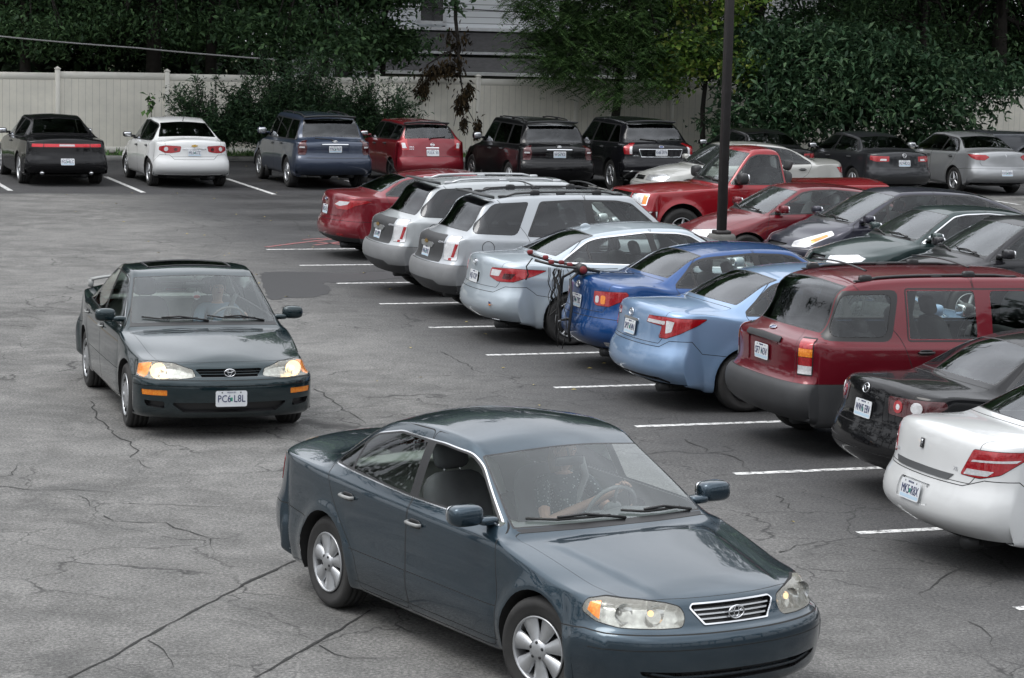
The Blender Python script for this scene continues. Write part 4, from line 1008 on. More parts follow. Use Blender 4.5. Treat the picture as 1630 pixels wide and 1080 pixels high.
def R_equinox(loc, label, rail, dark, plt, mat):
    p = paint(mat, (.36, .38, .39) if not dark else (.33, .35, .37), .45, .42, dust=.1)
    sp = gen(p, 4.80, .907, 2.857, .94, 1.70, .92, 1.22, 1.10, .55, -1.62, -2.08, 1.18, tail=[(.15, 1.10, -.045, 1.08), (.12, .95, -.04, .95), (.10, .80, -.035, .80), (.02, .73, -.012, .73), (-.005, .62, 0, .62), (.015, .47, -.01, .47), (.16, .34, -.05, .34)],
        belt=(1.03, 1.10), yh=.62, yr=.60, yc=.76, yb=.70, sill=.30, tr=.35, rr=.22, tw=.235, rim='five', step=.065, rc=.26, seatz=.2, up=.10, rrz=-.045, blb=.03, arch=.40, archz=.01,
        dlo=rpoly([(1.00, 1.07), (.42, 1.56), (.2, 1.60), (-.4, 1.61), (-.92, 1.585), (-1.16, 1.12), (-.4, 1.09)], .05, 3), rdoor=-1.16,
        pillars=[(-.18, -.24, .12)], glasses=['glass', 'privacy'], rwg='privacy', rw_u1=.02, rw_u0=.22, rv=8.7, bump_mat=M['bumper_grey'],
        fbump=[(0, .66), (1.4, .62)], rbump=[(0, .745), (1.0, .745), (1.60, .73), (1.64, .40)], bump_emb=.012,
        regions=[SW(rpoly([(-1.30, 1.14), (-1.12, 1.50), (-1.08, 1.575), (-1.58, 1.55), (-1.86, 1.28), (-1.90, 1.165)], .08), 'qw'), TL(0, rpoly([(.80, .80), (1.12, .80), (1.15, 1.115), (.86, 1.115), (.78, .95)], .02), 'white'), TL(0, [(.98, .84), (1.05, .84), (1.13, 1.02), (1.06, 1.02)], 'red', 'tr1', .006), TL(0, [(.92, .80), (1.0, .80), (1.0, .83), (.93, .83)], 'red', 'tr1', .006),
            RR('tailgate', rpoly([(-.1, .76), (.70, .76), (.76, .95), (.76, 1.12), (-.1, 1.12)], .03), 'cladding', 'tg', .002),
            RR('tailgate', rpoly([(-.1, .93), (.36, .93), (.42, .98), (.36, 1.0), (-.1, 1.0)], .01), 'alloy', 'tgb', .012), RR('tailgate', rpoly([(-.1, .80), (.24, .80), (.24, .92), (-.1, .92)], .01), 'dark_plastic', 'tgp', -.01),
            RR('rear_bumper', rpoly([(-.1, .2), (1.7, .2), (1.7, .47), (.75, .47), (.60, .52), (-.1, .52)], .02), 'cladding', 'rlow', .006), ('rocker_panel', 'rk', 'cladding', .006, .01, 'S', 'S', [(-.98, .2), (.98, .2), (.98, .42), (-.98, .42)])]+std_front(.9),
        flare=.03)
    c = build_car(sp, 'estate_car', label, loc, YP, 'SUV', group=PL_R)
    finish(c, sp, plt, .86, None, 1.0, style='mo', texts=[('EQUINOX', -.52, 1.03)]); badge(c.root, 'bowtie', (c.rearp(0, 1.0)[0][0]-.012, 0, 1.0), 0)
    rails(c, .30, -1.45, .53, rail, .04, (-.05, -.95) if rail == 'black_trim' else ()); spoiler(c, -1.66, 1.685, .62, .17, p); fuel_door(c, -1.72, .98)
    return c
def R_sonata(loc, label):
    p = paint('silver_blue_paint', (.36, .41, .45), .4, .38, dust=.08)
    sp = gen(p, 4.82, .918, 2.795, .93, 1.475, .74, 1.20, .96, .40, -1.05, -1.72, 1.11, dz=1.09, belt=(.91, 1.0), yh=.60, yr=.54, tr=.33, rr=.222, tw=.215, rim='split5', step=.06, rrz=-.08, dlo_trim='chrome', trim_w=.014, rc=.36,
        regions=[TL(0, rpoly([(.60, .845), (.64, .955), (1.1, .965), (1.62, .945), (1.45, .88), (1.15, .80), (.82, .795)], .02)), TL(0, rpoly([(.63, .86), (.66, .935), (.90, .935), (.84, .86)], .01), 'white', 'tw', .006), TL(0, rpoly([(.92, .83), (1.1, .83), (1.18, .90), (.95, .90)], .02), 'darkred', 'td', .006),
            RR('rear_bumper', [(.6, .30), (.82, .28), (.86, .325), (.66, .335)], 'chrome', 'ex', -.004), RR('trunk_lid', rpoly([(-.1, .74), (.26, .74), (.28, .86), (-.1, .87)], .01), 'gap', 'tp', -.012)]+std_front(.72),
        fbump=FB, rbump=[(0, .66), (.75, .66), (1.0, .74), (1.35, .74), (1.5, .64), (1.85, .60)], pillars=[(-.22, -.30, .09), (-1.12, -1.16, .03)],
        disp=[lambda G, N, U, V: .012*np.exp(-((G[..., 2]-(.80+.05*(-G[..., 0]-1)*.5))/.045)**2)*np.clip((N[..., 1]-.5)/.3, 0, 1)*(np.abs(G[..., 0]) < 2.1)])
    c = build_car(sp, 'saloon_car', label, loc, YP, group=PL_R); finish(c, sp, 'RJ3 K2P', .80, 'slant_h', .985, style='white')
    b = MB(); q, n = c.top(-.92, 0); sell(b, (-.92, 0, q[2]+.005), (.075, .014, .05), p, 1.1, 12, 8); b.build('shark_fin_antenna', c.root)
    b = MB(); q, n = c.rearp(.62, .50); b.box((q[0]-.004, -.62, .50), (.004, .11, .022), M['amber'], bev=.001); b.box((q[0]-.004, -.62, .525), (.004, .05, .03), M['ford_blue'], bev=.001); b.build('bumper_sticker', c.root)
    return c
def R_corolla(loc, label):
    p = paint('deep_blue_paint', (.005, .05, .18), .35, .32, dust=.06)
    sp = gen(p, 4.54, .88, 2.60, .92, 1.465, .75, 1.10, .98, .38, -.95, -1.53, 1.12, dz=1.11, belt=(.92, .98), yh=.585, yr=.55, tr=.315, rim='ten', step=.065, rrz=-.06,
        regions=[TL(0, rpoly([(.56, .83), (.56, .95), (1.18, .965), (1.22, .93), (1.12, .86), (.9, .79), (.62, .79)], .02)), TL(0, rpoly([(.60, .82), (.68, .82), (.68, .90), (.60, .90)], .03), 'white', 'tw', .006), TL(0, rpoly([(.72, .81), (.82, .81), (.82, .91), (.72, .91)], .03), 'amber', 'ta', .006),
            RR('rear_bumper', [(.85, .33), (1.0, .33), (1.0, .38), (.85, .38)], 'white', 'ex', -.002)]+std_front(.73), fbump=FB, rbump=RB, pillars=[(-.2, -.27, .08), (-1.05, -1.09, .03)], dlo_trim='black_trim')
    c = build_car(sp, 'saloon_car', label, loc, YP, group=PL_R); finish(c, sp, 'XB4 T9S', .80, 'ovals', .99); return c
def R_camry12(loc, label):
    p = paint('sky_blue_paint', (.19, .29, .44), .4, .36, dust=.06)
    sp = gen(p, 4.80, .910, 2.775, .94, 1.475, .76, 1.14, .99, .42, -.98, -1.62, 1.12, dz=1.115, belt=(.93, .985), yh=.60, yr=.56, tr=.33, rr=.205, tw=.215, rim='steel', step=.055, rrz=-.06, rc=.34,
        regions=[TL(0, rpoly([(.80, 1.0), (1.46, .99), (1.36, .93), (1.14, .84), (.92, .78), (.78, .78), (.82, .88)], .015)), TL(0, rpoly([(.50, .925), (.54, .995), (.80, .998), (.815, .905)], .01)), TL(0, [(.52, .928), (.54, .962), (.88, .955), (.87, .918)], 'white', 'tw', .007), TL(0, rpoly([(.90, .965), (1.04, .955), (1.0, .85), (.90, .83)], .01), 'white', 'tw', .007),
            RR('trunk_lid', rpoly([(-.1, .74), (.30, .74), (.32, .90), (-.1, .91)], .01), 'paint', 'tp', -.018), RR('trunk_lid', rpoly([(-.1, .905), (.30, .905), (.30, .93), (-.1, .935)], .01), 'chrome', 'tc', .008),
            RR('rear_bumper', rpoly([(-.1, .33), (.80, .33), (.98, .30), (1.0, .325), (.82, .365), (-.1, .365)], .01), 'gap', 'rg', -.012)]+std_front(.74), fbump=FB, rbump=[(0, .69), (.8, .69), (.98, .76), (1.30, .76), (1.42, .63), (1.8, .60)], pillars=[(-.22, -.29, .09), (-1.08, -1.13, .03)])
    c = build_car(sp, 'saloon_car', label, loc, YP, group=PL_R); finish(c, sp, 'SM7 X4N', .825, 'ovals', .985, texts=[('LE', -.62, .80)]); return c
def R_escape(loc, label):
    p = paint('maroon_paint', (.12, .005, .012), .35, .35, dust=.1)
    sp = gen(p, 4.42, .89, 2.62, .86, 1.72, .93, 1.02, 1.08, .58, -1.62, -1.98, 1.17, tail=[(.12, 1.12, -.035, 1.10), (.105, .95, -.03, .95), (.10, .75, -.03, .75), (.02, .695, .0, .695), (-.01, .60, .01, .60), (.01, .45, 0, .45), (.15, .35, -.04, .35)],
        belt=(1.02, 1.08), yh=.66, yr=.655, yc=.76, yb=.72, sill=.30, tr=.345, rr=.205, tw=.225, rim='five', step=.055, rc=.20, plan=3.0, seatz=.22, up=.1, hdz=-.05, rrz=-.035, arch=.395, archz=.02, flare=.02,
        dlo=rpoly([(.84, 1.07), (.45, 1.52), (.3, 1.585), (-1.0, 1.60), (-1.01, 1.10)], .04, 3), rdoor=-1.08, pillars=[(-.17, -.17, .17)], glasses=['glass', 'glass'], pillar_mat='paint', rwg='privacy', rw_u0=.14, rw_u1=.06, rw_v=8.6,
        fbump=[(0, .70), (1.4, .66)], rbump=[(0, .715), (.95, .715), (1.70, .71), (1.72, .35)], bump_mat=M['cladding'], bump_emb=.012, mirror=(.62, 1.13, .07, .11, .075, 'black_trim'), handle_mat='black_trim',
        regions=[SW(rpoly([(-1.18, 1.10), (-1.06, 1.585), (-1.72, 1.575), (-1.90, 1.12)], .09), 'qt', 'black_trim'), SW(rpoly([(-1.235, 1.145), (-1.14, 1.54), (-1.66, 1.535), (-1.81, 1.16)], .08), 'qw', 'glass'),
            TL(0, rpoly([(.85, .79), (1.08, .79), (1.08, 1.13), (.85, 1.13)], .015), 'black_trim', 'tb', .004), TL(0, [(.865, 1.04), (1.07, 1.04), (1.07, 1.12), (.865, 1.12)], 'red', 'tl', .008), TL(0, [(.865, .96), (1.07, .96), (1.07, 1.04), (.865, 1.04)], 'amber', 'ta', .008), TL(0, [(.865, .88), (1.07, .88), (1.07, .96), (.865, .96)], 'red', 'tl', .008), TL(0, [(.865, .80), (1.07, .80), (1.07, .88), (.865, .88)], 'white', 'tw', .008),
            RR('tailgate', rpoly([(-.1, 1.055), (.50, 1.055), (.52, 1.10), (-.1, 1.115)], .01), 'cladding', 'tg', .018), RR('tailgate', rpoly([(-.1, .80), (.44, .80), (.46, 1.05), (-.1, 1.05)], .02), 'paint', 'tgp', -.012),
            ('rocker_panel', 'rk', 'cladding', .006, .01, 'S', 'S', [(-.92, .2), (.92, .2), (.92, .43), (-.92, .43)]), RR('tailgate', [(.80, .72), (.806, .72), (.806, 1.6), (.80, 1.6)], 'gap', 'tgg', 0)]+std_front(.92))
    c = build_car(sp, 'estate_car', label, loc, YP, 'SUV', group=PL_R); finish(c, sp, 'SF7 N3V', .925, 'oval', 1.155)
    rails(c, .25, -1.45, .58, 'black_trim', .02, (-.25, -1.36)); return c
def R_mazda(loc, label):
    p = paint('black_paint_a', (.006, .006, .007), .2, .25, dust=.05)
    sp = gen(p, 4.74, .89, 2.675, .96, 1.44, .73, 1.12, .95, .40, -.98, -1.62, 1.06, dz=1.06, belt=(.90, .955), yh=.585, yr=.54, tr=.33, rr=.22, tw=.215, rim='split5', step=.055, rrz=-.07, rc=.34,
        regions=[TL(0, rpoly([(.52, .80), (.50, .95), (1.25, .95), (1.28, .90), (1.1, .82), (.8, .79)], .03), 'darkred', 'tl'), TL(0, [(.66+.065*math.cos(k*.5236), .872+.055*math.sin(k*.5236)) for k in range(12)], 'red', 'tr1', .01), TL(0, [(.66+.03*math.cos(k*.785), .872+.026*math.sin(k*.785)) for k in range(8)], 'white', 'tw', .014), TL(0, [(.92+.08*math.cos(k*.5236), .88+.05*math.sin(k*.5236)) for k in range(12)], 'white', 'tw', .01),
            RR('rear_bumper', rpoly([(-.1, .44), (1.1, .44), (1.1, .45), (-.1, .452)], .001), 'gap', 'bl', -.002)]+std_front(.70), fbump=FB, rbump=RB, pillars=[(-.2, -.27, .09), (-1.06, -1.11, .03)])
    c = build_car(sp, 'saloon_car', label, loc, YP, group=PL_R); finish(c, sp, 'WW5 E8V', .785, 'ring_wing', .965); return c
def R_aura(loc, label):
    p = paint('white_paint_a', (.55, .56, .56), .0, .35, dust=.1)
    sp = gen(p, 4.85, .895, 2.85, .94, 1.465, .74, 1.18, .97, .42, -1.02, -1.72, 1.09, dz=1.095, belt=(.92, .99), yh=.59, yr=.55, tr=.335, rr=.22, tw=.22, rim='five', step=.05, rrz=-.065, rc=.36, dlo_trim='chrome',
        regions=[TL(0, rpoly([(.66, .78), (.80, .975), (1.40, .975), (1.34, .92), (1.12, .81), (.9, .77)], .02)), TL(0, rpoly([(.70, .785), (.74, .83), (1.05, .83), (.98, .79)], .01), 'white', 'tw', .006), TL(0, rpoly([(.78, .885), (.80, .90), (1.30, .92), (1.26, .90)], .003), 'white', 'tw', .006),
            RR('trunk_lid', rpoly([(-.1, .715), (.50, .715), (.58, .765), (-.1, .77)], .01), 'alloy_grey', 'tc', .006), RR('rear_bumper', rpoly([(-.1, .485), (.26, .485), (.28, .645), (-.1, .65)], .015), 'paint', 'rp', -.014)]+std_front(.72),
        fbump=FB, rbump=[(0, .70), (.7, .70), (.95, .76), (1.30, .76), (1.46, .64), (1.85, .60)], pillars=[(-.22, -.29, .09), (-1.12, -1.17, .03)])
    c = build_car(sp, 'saloon_car', label, loc, YP, group=PL_R); finish(c, sp, 'MK5 R8X', .565, 'square_swoosh', .93, texts=[('XE', -.46, .81), ('AURA', .46, .81)]); return c
# ---- cars along the fence
def B_challenger(loc, label):
    p = paint('black_paint_b', (.006, .006, .007), .1, .22, dust=.05)
    sp = gen(p, 5.02, .955, 2.946, .95, 1.54, .80, 1.00, 1.04, .28, -1.10, -1.72, 1.13, dz=1.10, belt=(.96, 1.02), yh=.60, yr=.56, tr=.355, rr=.25, tw=.245, rim='five', step=.09, rc=.20, plan=3.0,
        regions=[RR('tail_bar', rpoly([(-.1, .865), (1.05, .865), (1.05, .98), (-.1, .98)], .01), 'black_trim', 'tb', -.004), TL(0, rpoly([(.30, .885), (.96, .885), (.96, .955), (.30, .955)], .01), 'bright_red', 'tl', .004), RR('tail_bar', rpoly([(-.1, .885), (.32, .885), (.32, .955), (-.1, .955)], .01), 'bright_red', 'tb2', .004), RR('tail_bar', rpoly([(-.1, .90), (.27, .90), (.27, .945), (-.1, .945)], .01), 'white', 'tb3', .006), TL(0, [(.63, .88), (.65, .88), (.65, .96), (.63, .96)], 'black_trim', 'tbk', .006)]+std_front(.75),
        fbump=FB, rbump=[(0, .78), (1.0, .78), (1.2, .6), (1.25, .4)], pillars=[(-.55, -.62, .10)], doors=[rpoly([(.86, .25), (.88, .6), (.80, .98), (.25, 1.44), (-.58, 1.44), (-.56, 1.0), (-.58, .25)], .05)], handles=[(-.42, .92)])
    c = build_car(sp, 'coupe_car', label, loc, YB, group=PL_B); finish(c, sp, 'PG3 4LC', .56, None); exhaust(c, (-.55, .55), .30, .045)
    for s in (-.55, .55): pass
    return c
def B_cruze(loc, label):
    p = paint('white_paint_b', (.62, .63, .63), 0, .35, dust=.06)
    sp = gen(p, 4.60, .898, 2.685, .93, 1.54, .77, 1.12, 1.0, .38, -1.0, -1.60, 1.12, dz=1.11, belt=(.93, 1.0), yh=.59, yr=.54, tr=.325, rim='five', step=.085, rrz=-.07, mirror=(.72, 1.04, .07, .105, .065, 'black_trim'),
        regions=[TL(0, rpoly([(.44, .83), (.42, .95), (.86, .965), (1.10, .93), (1.10, .86), (.86, .80), (.66, .80)], .03)), TL(0, [(.56+.05*math.cos(k*.785), .88+.04*math.sin(k*.785)) for k in range(8)], 'darkred', 'td', .008), TL(0, [(.84+.07*math.cos(k*.785), .885+.05*math.sin(k*.785)) for k in range(8)], 'white', 'tw', .008),
            RR('trunk_lid', [(-.1, .885), (.38, .885), (.38, .905), (-.1, .91)], 'chrome', 'tc', .012), RR('rear_bumper', rpoly([(-.1, .27), (.9, .27), (1.0, .33), (-.1, .34)], .02), 'paint', 'rp', -.008)]+std_front(.74), fbump=FB, rbump=[(0, .66), (.55, .66), (.72, .76), (1.05, .76), (1.3, .6), (1.38, .5)], pillars=[(-.2, -.28, .08), (-1.05, -1.1, .03)])
    c = build_car(sp, 'saloon_car', label, loc, YB, group=PL_B); finish(c, sp, 'ML6 K7Z', .81, 'bowtie', .965, ant=(-.95, 0)); return c
def suv_high(loc, label, col, plt, nm):
    p = paint(nm, col, .4, .3, dust=.07)
    sp = gen(p, 4.69, .915, 2.715, .93, 1.70, .90, 1.12, 1.06, .60, -1.72, -2.10, 1.17, tail=[(.11, 1.10, -.04, 1.08), (.09, .93, -.035, .93), (.085, .78, -.03, .78), (.01, .72, 0, .72), (-.01, .60, .005, .60), (.01, .45, -.01, .45), (.15, .34, -.05, .34)],
        belt=(1.01, 1.07), yh=.63, yr=.62, yc=.76, yb=.71, sill=.29, tr=.36, rr=.215, tw=.225, rim='five', step=.085, rc=.22, seatz=.22, up=.09, rrz=-.045, arch=.40,
        dlo=rpoly([(.92, 1.06), (.48, 1.52), (.3, 1.585), (-1.6, 1.57), (-1.92, 1.12)], .04, 3), rdoor=-1.12, pillars=[(-.15, -.15, .09), (-1.12, -1.05, .10)], glasses=['glass', 'privacy', 'privacy'], win_door={0: 'front_door', 1: 'rear_door'}, rwg='privacy', rw_u0=.2, rw_u1=.10,
        regions=[TL(0, rpoly([(.84, .80), (1.08, .80), (1.10, .98), (1.02, 1.12), (.90, 1.12), (.80, .98)], .03), 'darkred'), TL(0, rpoly([(.87, .95), (1.04, .95), (1.04, .985), (.87, .985)], .01), 'white', 'tw', .007),
            RR('tailgate', rpoly([(-.1, .85), (.40, .85), (.46, 1.03), (-.1, 1.04)], .02), 'paint', 'tp', -.012), RR('tailgate', [(-.1, 1.035), (.42, 1.03), (.42, 1.045), (-.1, 1.055)], 'chrome', 'tc', .01), RR('tailgate', [(-.1, .735), (.78, .735), (.78, .741), (-.1, .741)], 'gap', 'tg', 0)]+std_front(.9),
        fbump=[(0, .66), (1.4, .62)], rbump=[(0, .73), (1.0, .73), (1.3, .72), (1.36, .35)], mirror=(.72, 1.17, .07, .11, .085, 'paint'))
    c = build_car(sp, 'estate_car', label, loc, YB, 'SUV', group=PL_B); finish(c, sp, plt, .93, 'ovals', 1.10); spoiler(c, -1.80, 1.67, .60, .17, p); rear_wiper(c); rails(c, .3, -1.5, .54, 'black_trim', .04)
    for x in (-1.36-.42, .55):
        for s in (1, -1): b = MB(); b.box((x, s*.85, .26), (.012, .16, .26), M['rubber'], bev=.003); b.build('mud_flap', c.root)
    return c
def B_versa(loc, label):
    p = paint('crimson_paint', (.17, .006, .014), .35, .33, dust=.07)
    sp = gen(p, 4.14, .848, 2.60, .82, 1.535, .86, 1.18, 1.04, .55, -1.38, -1.82, 1.12, tail=HATCH, belt=(.98, 1.05), yh=.58, yr=.55, yc=.70, yb=.65, tr=.315, rim='steel', step=.085, rc=.26, seatz=.1, rrz=-.05, rwg='glass', rw_u0=.15, rw_u1=.06,
        regions=[TL(0, rpoly([(.72, .86), (.98, .84), (1.10, 1.02), (1.05, 1.17), (.93, 1.17), (.83, 1.0)], .03)), TL(0, rpoly([(.83, .90), (.97, .90), (1.03, 1.02), (.92, 1.02)], .02), 'white', 'tw', .007), RR('tailgate', [(-.1, .905), (.3, .905), (.3, .925), (-.1, .93)], 'chrome', 'tc', .008)]+std_front(.82), fbump=FB, rbump=[(0, .72), (.9, .72), (1.2, .66), (1.28, .5)], pillars=[(-.05, -.1, .08), (-1.0, -1.0, .06)], bpil=(-.05, -.1), rdoor=-1.02)
    c = build_car(sp, 'hatchback_car', label, loc, YB, group=PL_B); finish(c, sp, 'FULK 30', .80, 'ring_bar', .985, texts=[('VERSA', .50, .93), ('NOTE', .50, .88)], ant=(-.6, 0), style='white'); spoiler(c, -1.40, 1.505, .55, .14, p); rear_wiper(c, 1.14, .05, -.35)
    return c
def B_edge(loc, label):
    p = paint('black_paint_c', (.007, .007, .009), .3, .25, dust=.06)
    sp = gen(p, 4.68, .965, 2.825, .90, 1.70, .92, 1.20, 1.08, .62, -1.55, -2.02, 1.20, tail=[(.12, 1.12, -.05, 1.08), (.09, .95, -.045, .95), (.085, .80, -.04, .80), (.02, .70, -.01, .70), (0, .60, 0, .60), (.02, .45, -.01, .45), (.15, .34, -.05, .34)],
        belt=(1.02, 1.10), yh=.64, yr=.62, yc=.78, yb=.73, sill=.29, tr=.37, rr=.24, tw=.24, rim='split5', step=.085, rc=.26, seatz=.2, up=.09, rrz=-.055, arch=.41, dlo=rpoly([(1.0, 1.07), (.5, 1.53), (.3, 1.585), (-1.35, 1.56), (-1.80, 1.14)], .05, 3), rdoor=-1.15,
        pillars=[(-.12, -.12, .09), (-1.15, -1.08, .09)], glasses=['glass', 'privacy', 'privacy'], rwg='privacy', rw_u0=.18, rw_u1=.08,
        regions=[TL(0, rpoly([(.88, .90), (1.14, .90), (1.20, 1.06), (1.05, 1.16), (.92, 1.16)], .03)), TL(0, rpoly([(.88, .91), (.96, .91), (.98, 1.08), (.90, 1.08)], .01), 'white', 'tw', .007), RR('tailgate', rpoly([(-.1, .84), (.62, .84), (.70, 1.03), (-.1, 1.03)], .02), 'chrome', 'tc', .004), RR('tailgate', rpoly([(-.1, .855), (.61, .855), (.68, 1.02), (-.1, 1.02)], .02), 'paint', 'tp', -.006), RR('rear_bumper', [(-.1, .50), (1.1, .50), (1.1, .53), (-.1, .53)], 'chrome', 'rc', .004)]+std_front(.9), fbump=[(0, .66), (1.4, .62)], rbump=[(0, .72), (1.0, .72), (1.36, .70), (1.4, .35)], mirror=(.75, 1.16, .07, .11, .08, 'paint'))
    c = build_car(sp, 'estate_car', label, loc, YB, 'SUV', group=PL_B); finish(c, sp, 'K48 2974', .95, 'oval', 1.08, style='white', texts=[('LIMITED', .62, .87)]); spoiler(c, -1.60, 1.665, .60, .16, p); rear_wiper(c, 1.22); return c
def small_sedan(nm, label, loc, yaw, col, metal, grp, kind='saloon_car', plt=None, bd=None, lamp='a', dark=False, H=1.46, seats='seat_dark', face=False, fr=None, rim='five', trim='black_trim', ws='windshield', **k):
    p = paint(nm, col, metal, .3, dust=.07)
    base = dict(L=4.65, w=.885, wb=2.65, fo=.92, H=H, hz=.75, cx=1.12, cz=.98, hx=.38, rx=-1.0, bx=-1.60, bz=1.10, dz=1.09, belt=(.92, .98), yh=.585, yr=.545, tr=.32, rim=rim, step=.08, rrz=-.065)
    base.update(k); tails = {'a': [TL(0, rpoly([(.52, .83), (.54, .95), (1.22, .95), (1.1, .84), (.8, .80)], .02)), TL(0, rpoly([(.56, .85), (.57, .91), (.78, .91), (.76, .85)], .01), 'darkred', 'td', .007)],
        'vw': [TL(0, rpoly([(.52, .84), (.52, .96), (1.15, .965), (1.15, .87), (.9, .83)], .02)), TL(0, rpoly([(.60, .855), (.60, .90), (.78, .90), (.80, .855)], .01), 'white', 'tw', .007)],
        'g6': [TL(0, rpoly([(.58, .93), (.70, .98), (1.36, .985), (1.2, .91), (1.0, .86), (.72, .85)], .02))]}[lamp]
    sp = gen(p, regions=tails+(fr or std_front(base['hz']-.02)), fbump=FB, rbump=RB, pillars=base.pop('pillars', [(-.2, -.28, .08), (-1.05, -1.1, .03)]), seat=seats, dlo_trim=trim, wsg=ws, **base)
    c = build_car(sp, kind, label, loc, yaw, group=grp)
    if plt: finish(c, sp, plt[0], plt[1], bd, plt[2], style=plt[3] if len(plt) > 3 else 'mo')
    return c, sp, p
def pickup(nm, label, loc, yaw, col, grp, L=5.22, ext=False, bed_dark=False, face=True):
    p = paint(nm, col, .25, .3, dust=.08)
    sp = gen(p, L, .985, 3.04, .92, 1.83, 1.03, .78, 1.17, .20, -.50, -.68, 1.22, dz=1.24, belt=(1.12, 1.16), yh=.68, yr=.68, yc=.82, yb=.80, sill=.36, tr=.375, rr=.21, tw=.245, rim='five', step=.065, rc=.10, plan=3.4, fc=.30, up=.16, seatz=.32, seatx=-.28, rseatx=None, rrz=-.04, hdz=-.045, arch=.44, archz=.03, flare=.03,
        deckx=[(-.84, 1.215), (-1.4, 1.22)], blb=.002, bzr=.72, dlo=rpoly([(.58, 1.17), (.14, 1.66), (.0, 1.71), (-.42, 1.70), (-.46, 1.17)], .05, 3), pillars=[], glasses=['glass'], doors=[rpoly([(.66, .42), (.68, .7), (.62, 1.15), (.12, 1.80), (-.50, 1.80), (-.54, 1.2), (-.54, .42)], .05)], handles=[(-.40, 1.05)],
        rw_u0=.25, rw_u1=.2, fbump=[(0, .72), (1.4, .70)], rbump=[(0, .73), (1.2, .72)], bump_mat=M['chrome'] if face else p, rbump_mat=M['chrome'], mirror=(.42, 1.26, .09, .13, .105, 'dark_plastic'),
        regions=[HL(rpoly([(.62, .80), (1.16, .80), (1.20, 1.0), (.66, 1.0)], .02), 'chrome', 'hlt', .004), HL(rpoly([(.65, .82), (1.02, .82), (1.05, .98), (.68, .98)], .02), 'clear', 'hl', .007), HL(rpoly([(1.03, .82), (1.14, .82), (1.17, .98), (1.06, .98)], .01), 'amber', 'ha', .007),
            GR(rpoly([(-.2, .80), (.55, .80), (.60, 1.0), (-.2, 1.0)], .02), 'chrome', 'gt', .006), GR(rpoly([(-.2, .83), (.51, .83), (.55, .98), (-.2, .98)], .02), 'black_trim', 'gr', -.03), GR([(-.2, .895), (.54, .895), (.545, .915), (-.2, .915)], 'chrome', 'gs', -.002),
            ('body', 'cabgap', 'gap', 0, 0, 'S', 'S', [(-.72, .40), (-.70, .40), (-.70, 1.26), (-.72, 1.26)]), TL(0, rpoly([(.80, .85), (.93, .85), (.93, 1.12), (.80, 1.12)], .01), 'red')])
    sp['trunk'] = (sp['ix']['bi']+.55, sp['ix']['di']+.3, 8.4); sp['trunk_name'] = 'bed_cover'
    c = build_car(sp, 'pickup_truck', label, loc, yaw, 'pickup truck', group=grp); return c, sp, p

